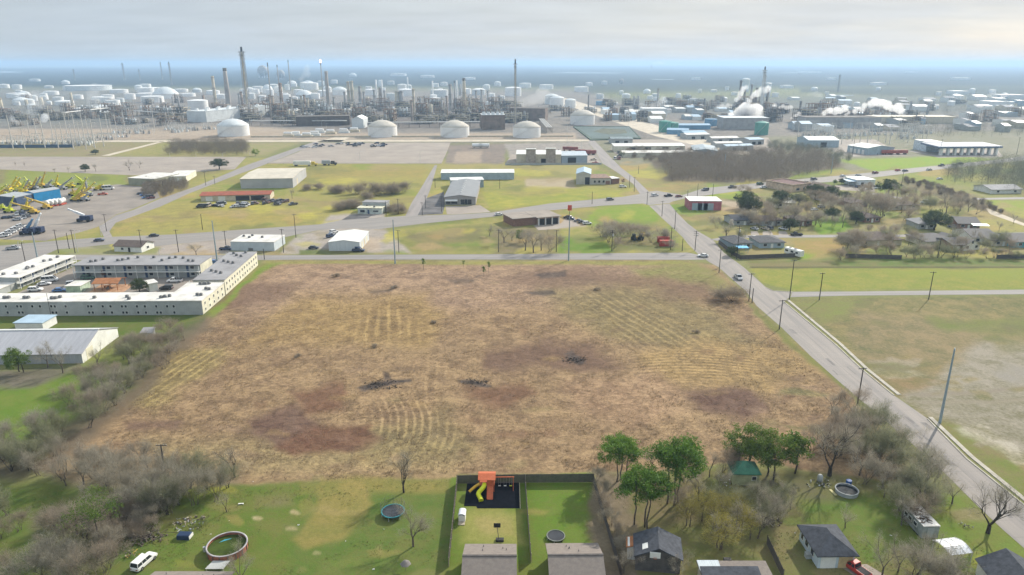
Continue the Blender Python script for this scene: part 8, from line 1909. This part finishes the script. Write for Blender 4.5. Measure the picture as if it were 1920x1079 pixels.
solo('parasol', MB().lathe([(.95,1.3),(.5,1.75),(.01,2.0)], 6).tube((0,0,0),(0,0,1.4),.04,n=6), M_SHINGG, 'grey garden parasol at the lawn end near the low roof', 'parasol', at(761,1070))
solo('black_grill', MB().box(-.6,-.35,.5,.6,.35,1.1).box(-.5,-.3,0,-.42,.3,.5).box(.42,-.3,0,.5,.3,.5), mat('grill_black', (.02,.02,.022), .5), 'black grill beside the flat patio roof', 'grill', at(1363,1058))
solo('plank', MB().box(-.25,-1.0,0,.25,1.0,.1), mat('plank_yellow', (.55,.5,.25), .8), 'pale yellow plank beside the small round pool', 'plank', at(1562,924), R(10))
rr = random.Random(4); os_ = []
for i, (x, y) in enumerate([(475,904),(430,977),(395,1002),(700,1068),(390,1062),(560,985),(1490,1000),(1671,1005),(720,993),(648,1015)]):
    s = rr.uniform(.10,.2); mb = MB(); mb.add([(rr.uniform(-.3,.3)*s*5 if k%2 else rr.uniform(.4,1)*s*(-1)**(k//2), rr.uniform(-1,1)*s, rr.uniform(0,.8)*s) for k in range(8)], [(0,1,2),(2,3,4),(4,5,6),(1,4,7),(0,3,6)]); os_.append(solo('litter_bag', mb, M_WHITE, '', 'litter', at(x, y), 0, 'litter on the lawns'))
number(os_, 'white scrap of litter on the lawn, {} counting from the round pool')
# ---------------------------------------------------------------- air, sky, sun, camera
def haze():
    mb = MB(); mb.box(-27000,-2200,-1.7,27000,27000,114)
    m = bpy.data.materials.new('haze_air'); m.use_nodes = True; N, L = m.node_tree.nodes, m.node_tree.links; N.remove(N['Principled BSDF'])
    v = N.new('ShaderNodeVolumePrincipled'); v.inputs['Color'].default_value = HAZE_COL; v.inputs['Density'].default_value = HAZE_DENS; v.inputs['Anisotropy'].default_value = HAZE_G
    L.new(v.outputs[0], N['Material Output'].inputs['Volume'])
    o = link('haze', mb.mesh('haze', m)); o['kind'] = 'stuff'; o['label'] = 'pale blue haze over the plain'
HAZE_COL, HAZE_DENS, HAZE_G = (.51,.73,1.0,1), .00015, .2
haze()
def world():
    w = bpy.data.worlds.new('World'); SC.world = w; w.use_nodes = True; N, L = w.node_tree.nodes, w.node_tree.links
    bg = N['Background']; bg.inputs['Strength'].default_value = 1.0
    sky = N.new('ShaderNodeTexSky'); sky.sky_type = 'NISHITA'; sky.sun_disc = False; sky.sun_elevation = R(SUN_EL); sky.sun_rotation = R(SUN_AZ); sky.air_density = 1.0; sky.dust_density = 1.6; sky.ozone_density = 1.2
    tc = N.new('ShaderNodeTexCoord'); sx = N.new('ShaderNodeSeparateXYZ'); L.new(tc.outputs['Generated'], sx.inputs[0])
    def M(op, a, b=None, c=None, cl=False):
        k = N.new('ShaderNodeMath'); k.operation = op; k.use_clamp = cl
        for i, v in enumerate((a, b, c)):
            if v is None: continue
            if isinstance(v, (int, float)): k.inputs[i].default_value = v
            else: L.new(v, k.inputs[i])
        return k.outputs[0]
    zc = M('MAXIMUM', sx.outputs['Z'], .012)
    cv = N.new('ShaderNodeCombineXYZ'); L.new(sx.outputs['X'], cv.inputs[0]); L.new(sx.outputs['Y'], cv.inputs[1]); L.new(zc, cv.inputs[2]); L.new(cv.outputs[0], sky.inputs['Vector'])
    sk = N.new('ShaderNodeVectorMath'); sk.operation = 'SCALE'; L.new(sky.outputs[0], sk.inputs[0]); sk.inputs['Scale'].default_value = SKY_K
    # cloud deck on a plane overhead
    inv = M('DIVIDE', 1.0, M('ADD', zc, .10)); u = M('MULTIPLY', sx.outputs['X'], inv); v = M('MULTIPLY', sx.outputs['Y'], inv)
    pv = N.new('ShaderNodeCombineXYZ'); L.new(u, pv.inputs[0]); L.new(v, pv.inputs[1])
    n1 = N.new('ShaderNodeTexNoise'); n1.inputs['Scale'].default_value = .55; n1.inputs['Detail'].default_value = 7; n1.inputs['Roughness'].default_value = .5; L.new(pv.outputs[0], n1.inputs['Vector'])
    mr = N.new('ShaderNodeMapRange'); mr.inputs['From Min'].default_value = .30; mr.inputs['From Max'].default_value = .62; mr.inputs['To Min'].default_value = .80; mr.inputs['To Max'].default_value = .97; L.new(n1.outputs['Fac'], mr.inputs['Value'])
    # cloud brightness: brighter towards the sun
    s = Vector((math.sin(R(SUN_AZ))*math.cos(R(SUN_EL)), math.cos(R(SUN_AZ))*math.cos(R(SUN_EL)), math.sin(R(SUN_EL))))
    dp = N.new('ShaderNodeVectorMath'); dp.operation = 'DOT_PRODUCT'; L.new(tc.outputs['Generated'], dp.inputs[0]); dp.inputs[1].default_value = s
    gl = N.new('ShaderNodeMapRange'); gl.inputs['From Min'].default_value = .3; gl.inputs['From Max'].default_value = 1.0; gl.inputs['To Min'].default_value = CLOUD_LO; gl.inputs['To Max'].default_value = CLOUD_HI; L.new(dp.outputs['Value'], gl.inputs['Value'])
    n2 = N.new('ShaderNodeTexNoise'); n2.inputs['Scale'].default_value = 1.3; n2.inputs['Detail'].default_value = 6; mp2 = N.new('ShaderNodeMapping'); mp2.inputs['Rotation'].default_value = (0, 0, .5); mp2.inputs['Scale'].default_value = (.8, 1.5, 1); L.new(pv.outputs[0], mp2.inputs['Vector']); L.new(mp2.outputs[0], n2.inputs['Vector'])
    b = M('MULTIPLY', gl.outputs[0], M('MULTIPLY_ADD', n2.outputs['Fac'], .36, .82))
    up = N.new('ShaderNodeMapRange'); up.inputs['From Min'].default_value = .12; up.inputs['From Max'].default_value = .75; up.inputs['To Min'].default_value = 1.0; up.inputs['To Max'].default_value = 1.45; L.new(sx.outputs['Z'], up.inputs['Value']); b = M('MULTIPLY', b, up.outputs[0])
    ct = N.new('ShaderNodeMix'); ct.data_type = 'RGBA'; ct.inputs['A'].default_value = (*CLOUD_COL, 1); ct.inputs['B'].default_value = (.95,.97,.98,1)
    cf = N.new('ShaderNodeMapRange'); cf.inputs['From Min'].default_value = .35; cf.inputs['From Max'].default_value = .92; L.new(dp.outputs['Value'], cf.inputs['Value']); L.new(cf.outputs[0], ct.inputs['Factor'])
    cc = N.new('ShaderNodeVectorMath'); cc.operation = 'SCALE'; L.new(ct.outputs['Result'], cc.inputs[0]); L.new(b, cc.inputs['Scale'])
    mx = N.new('ShaderNodeMix'); mx.data_type = 'RGBA'; L.new(mr.outputs[0], mx.inputs['Factor']); L.new(sk.outputs[0], mx.inputs['A']); L.new(cc.outputs[0], mx.inputs['B'])
    L.new(mx.outputs['Result'], bg.inputs['Color'])
SKY_K, CLOUD_LO, CLOUD_HI, CLOUD_COL = .075, .48, .51, (.80,.90,1.0)
world()
sl = bpy.data.lights.new('sun', 'SUN'); sl.energy = 3.9; sl.angle = R(.6); sl.color = (1.0,.93,.82)
so = bpy.data.objects.new('sun', sl); COL.objects.link(so); so.rotation_euler = (R(90-SUN_EL), 0, R(180-SUN_AZ)); so.location = (0,0,300)
cam = bpy.data.cameras.new('camera'); co = bpy.data.objects.new('camera', cam); COL.objects.link(co); SC.camera = co
cam.sensor_width = 36; cam.lens = 36*F/1920; cam.clip_start = 1; cam.clip_end = 120000; co.location = (0,0,H); co.rotation_euler = (R(90)-PITCH, 0, 0)
SC.view_settings.view_transform = 'Standard'; SC.view_settings.look = 'None'; SC.view_settings.gamma = 1; SC.view_settings.exposure = EXPOSURE = .58
SC.render.engine = 'CYCLES'; cy = SC.cycles; cy.use_denoising = True
try: cy.denoiser = 'OPENIMAGEDENOISE'
except Exception: pass
cy.denoising_prefilter = 'ACCURATE'; cy.max_bounces = 6; cy.diffuse_bounces = 3; cy.glossy_bounces = 2; cy.transmission_bounces = 2; cy.transparent_max_bounces = 6; cy.volume_bounces = 3
cy.sample_clamp_indirect = 4; cy.caustics_reflective = False; cy.caustics_refractive = False
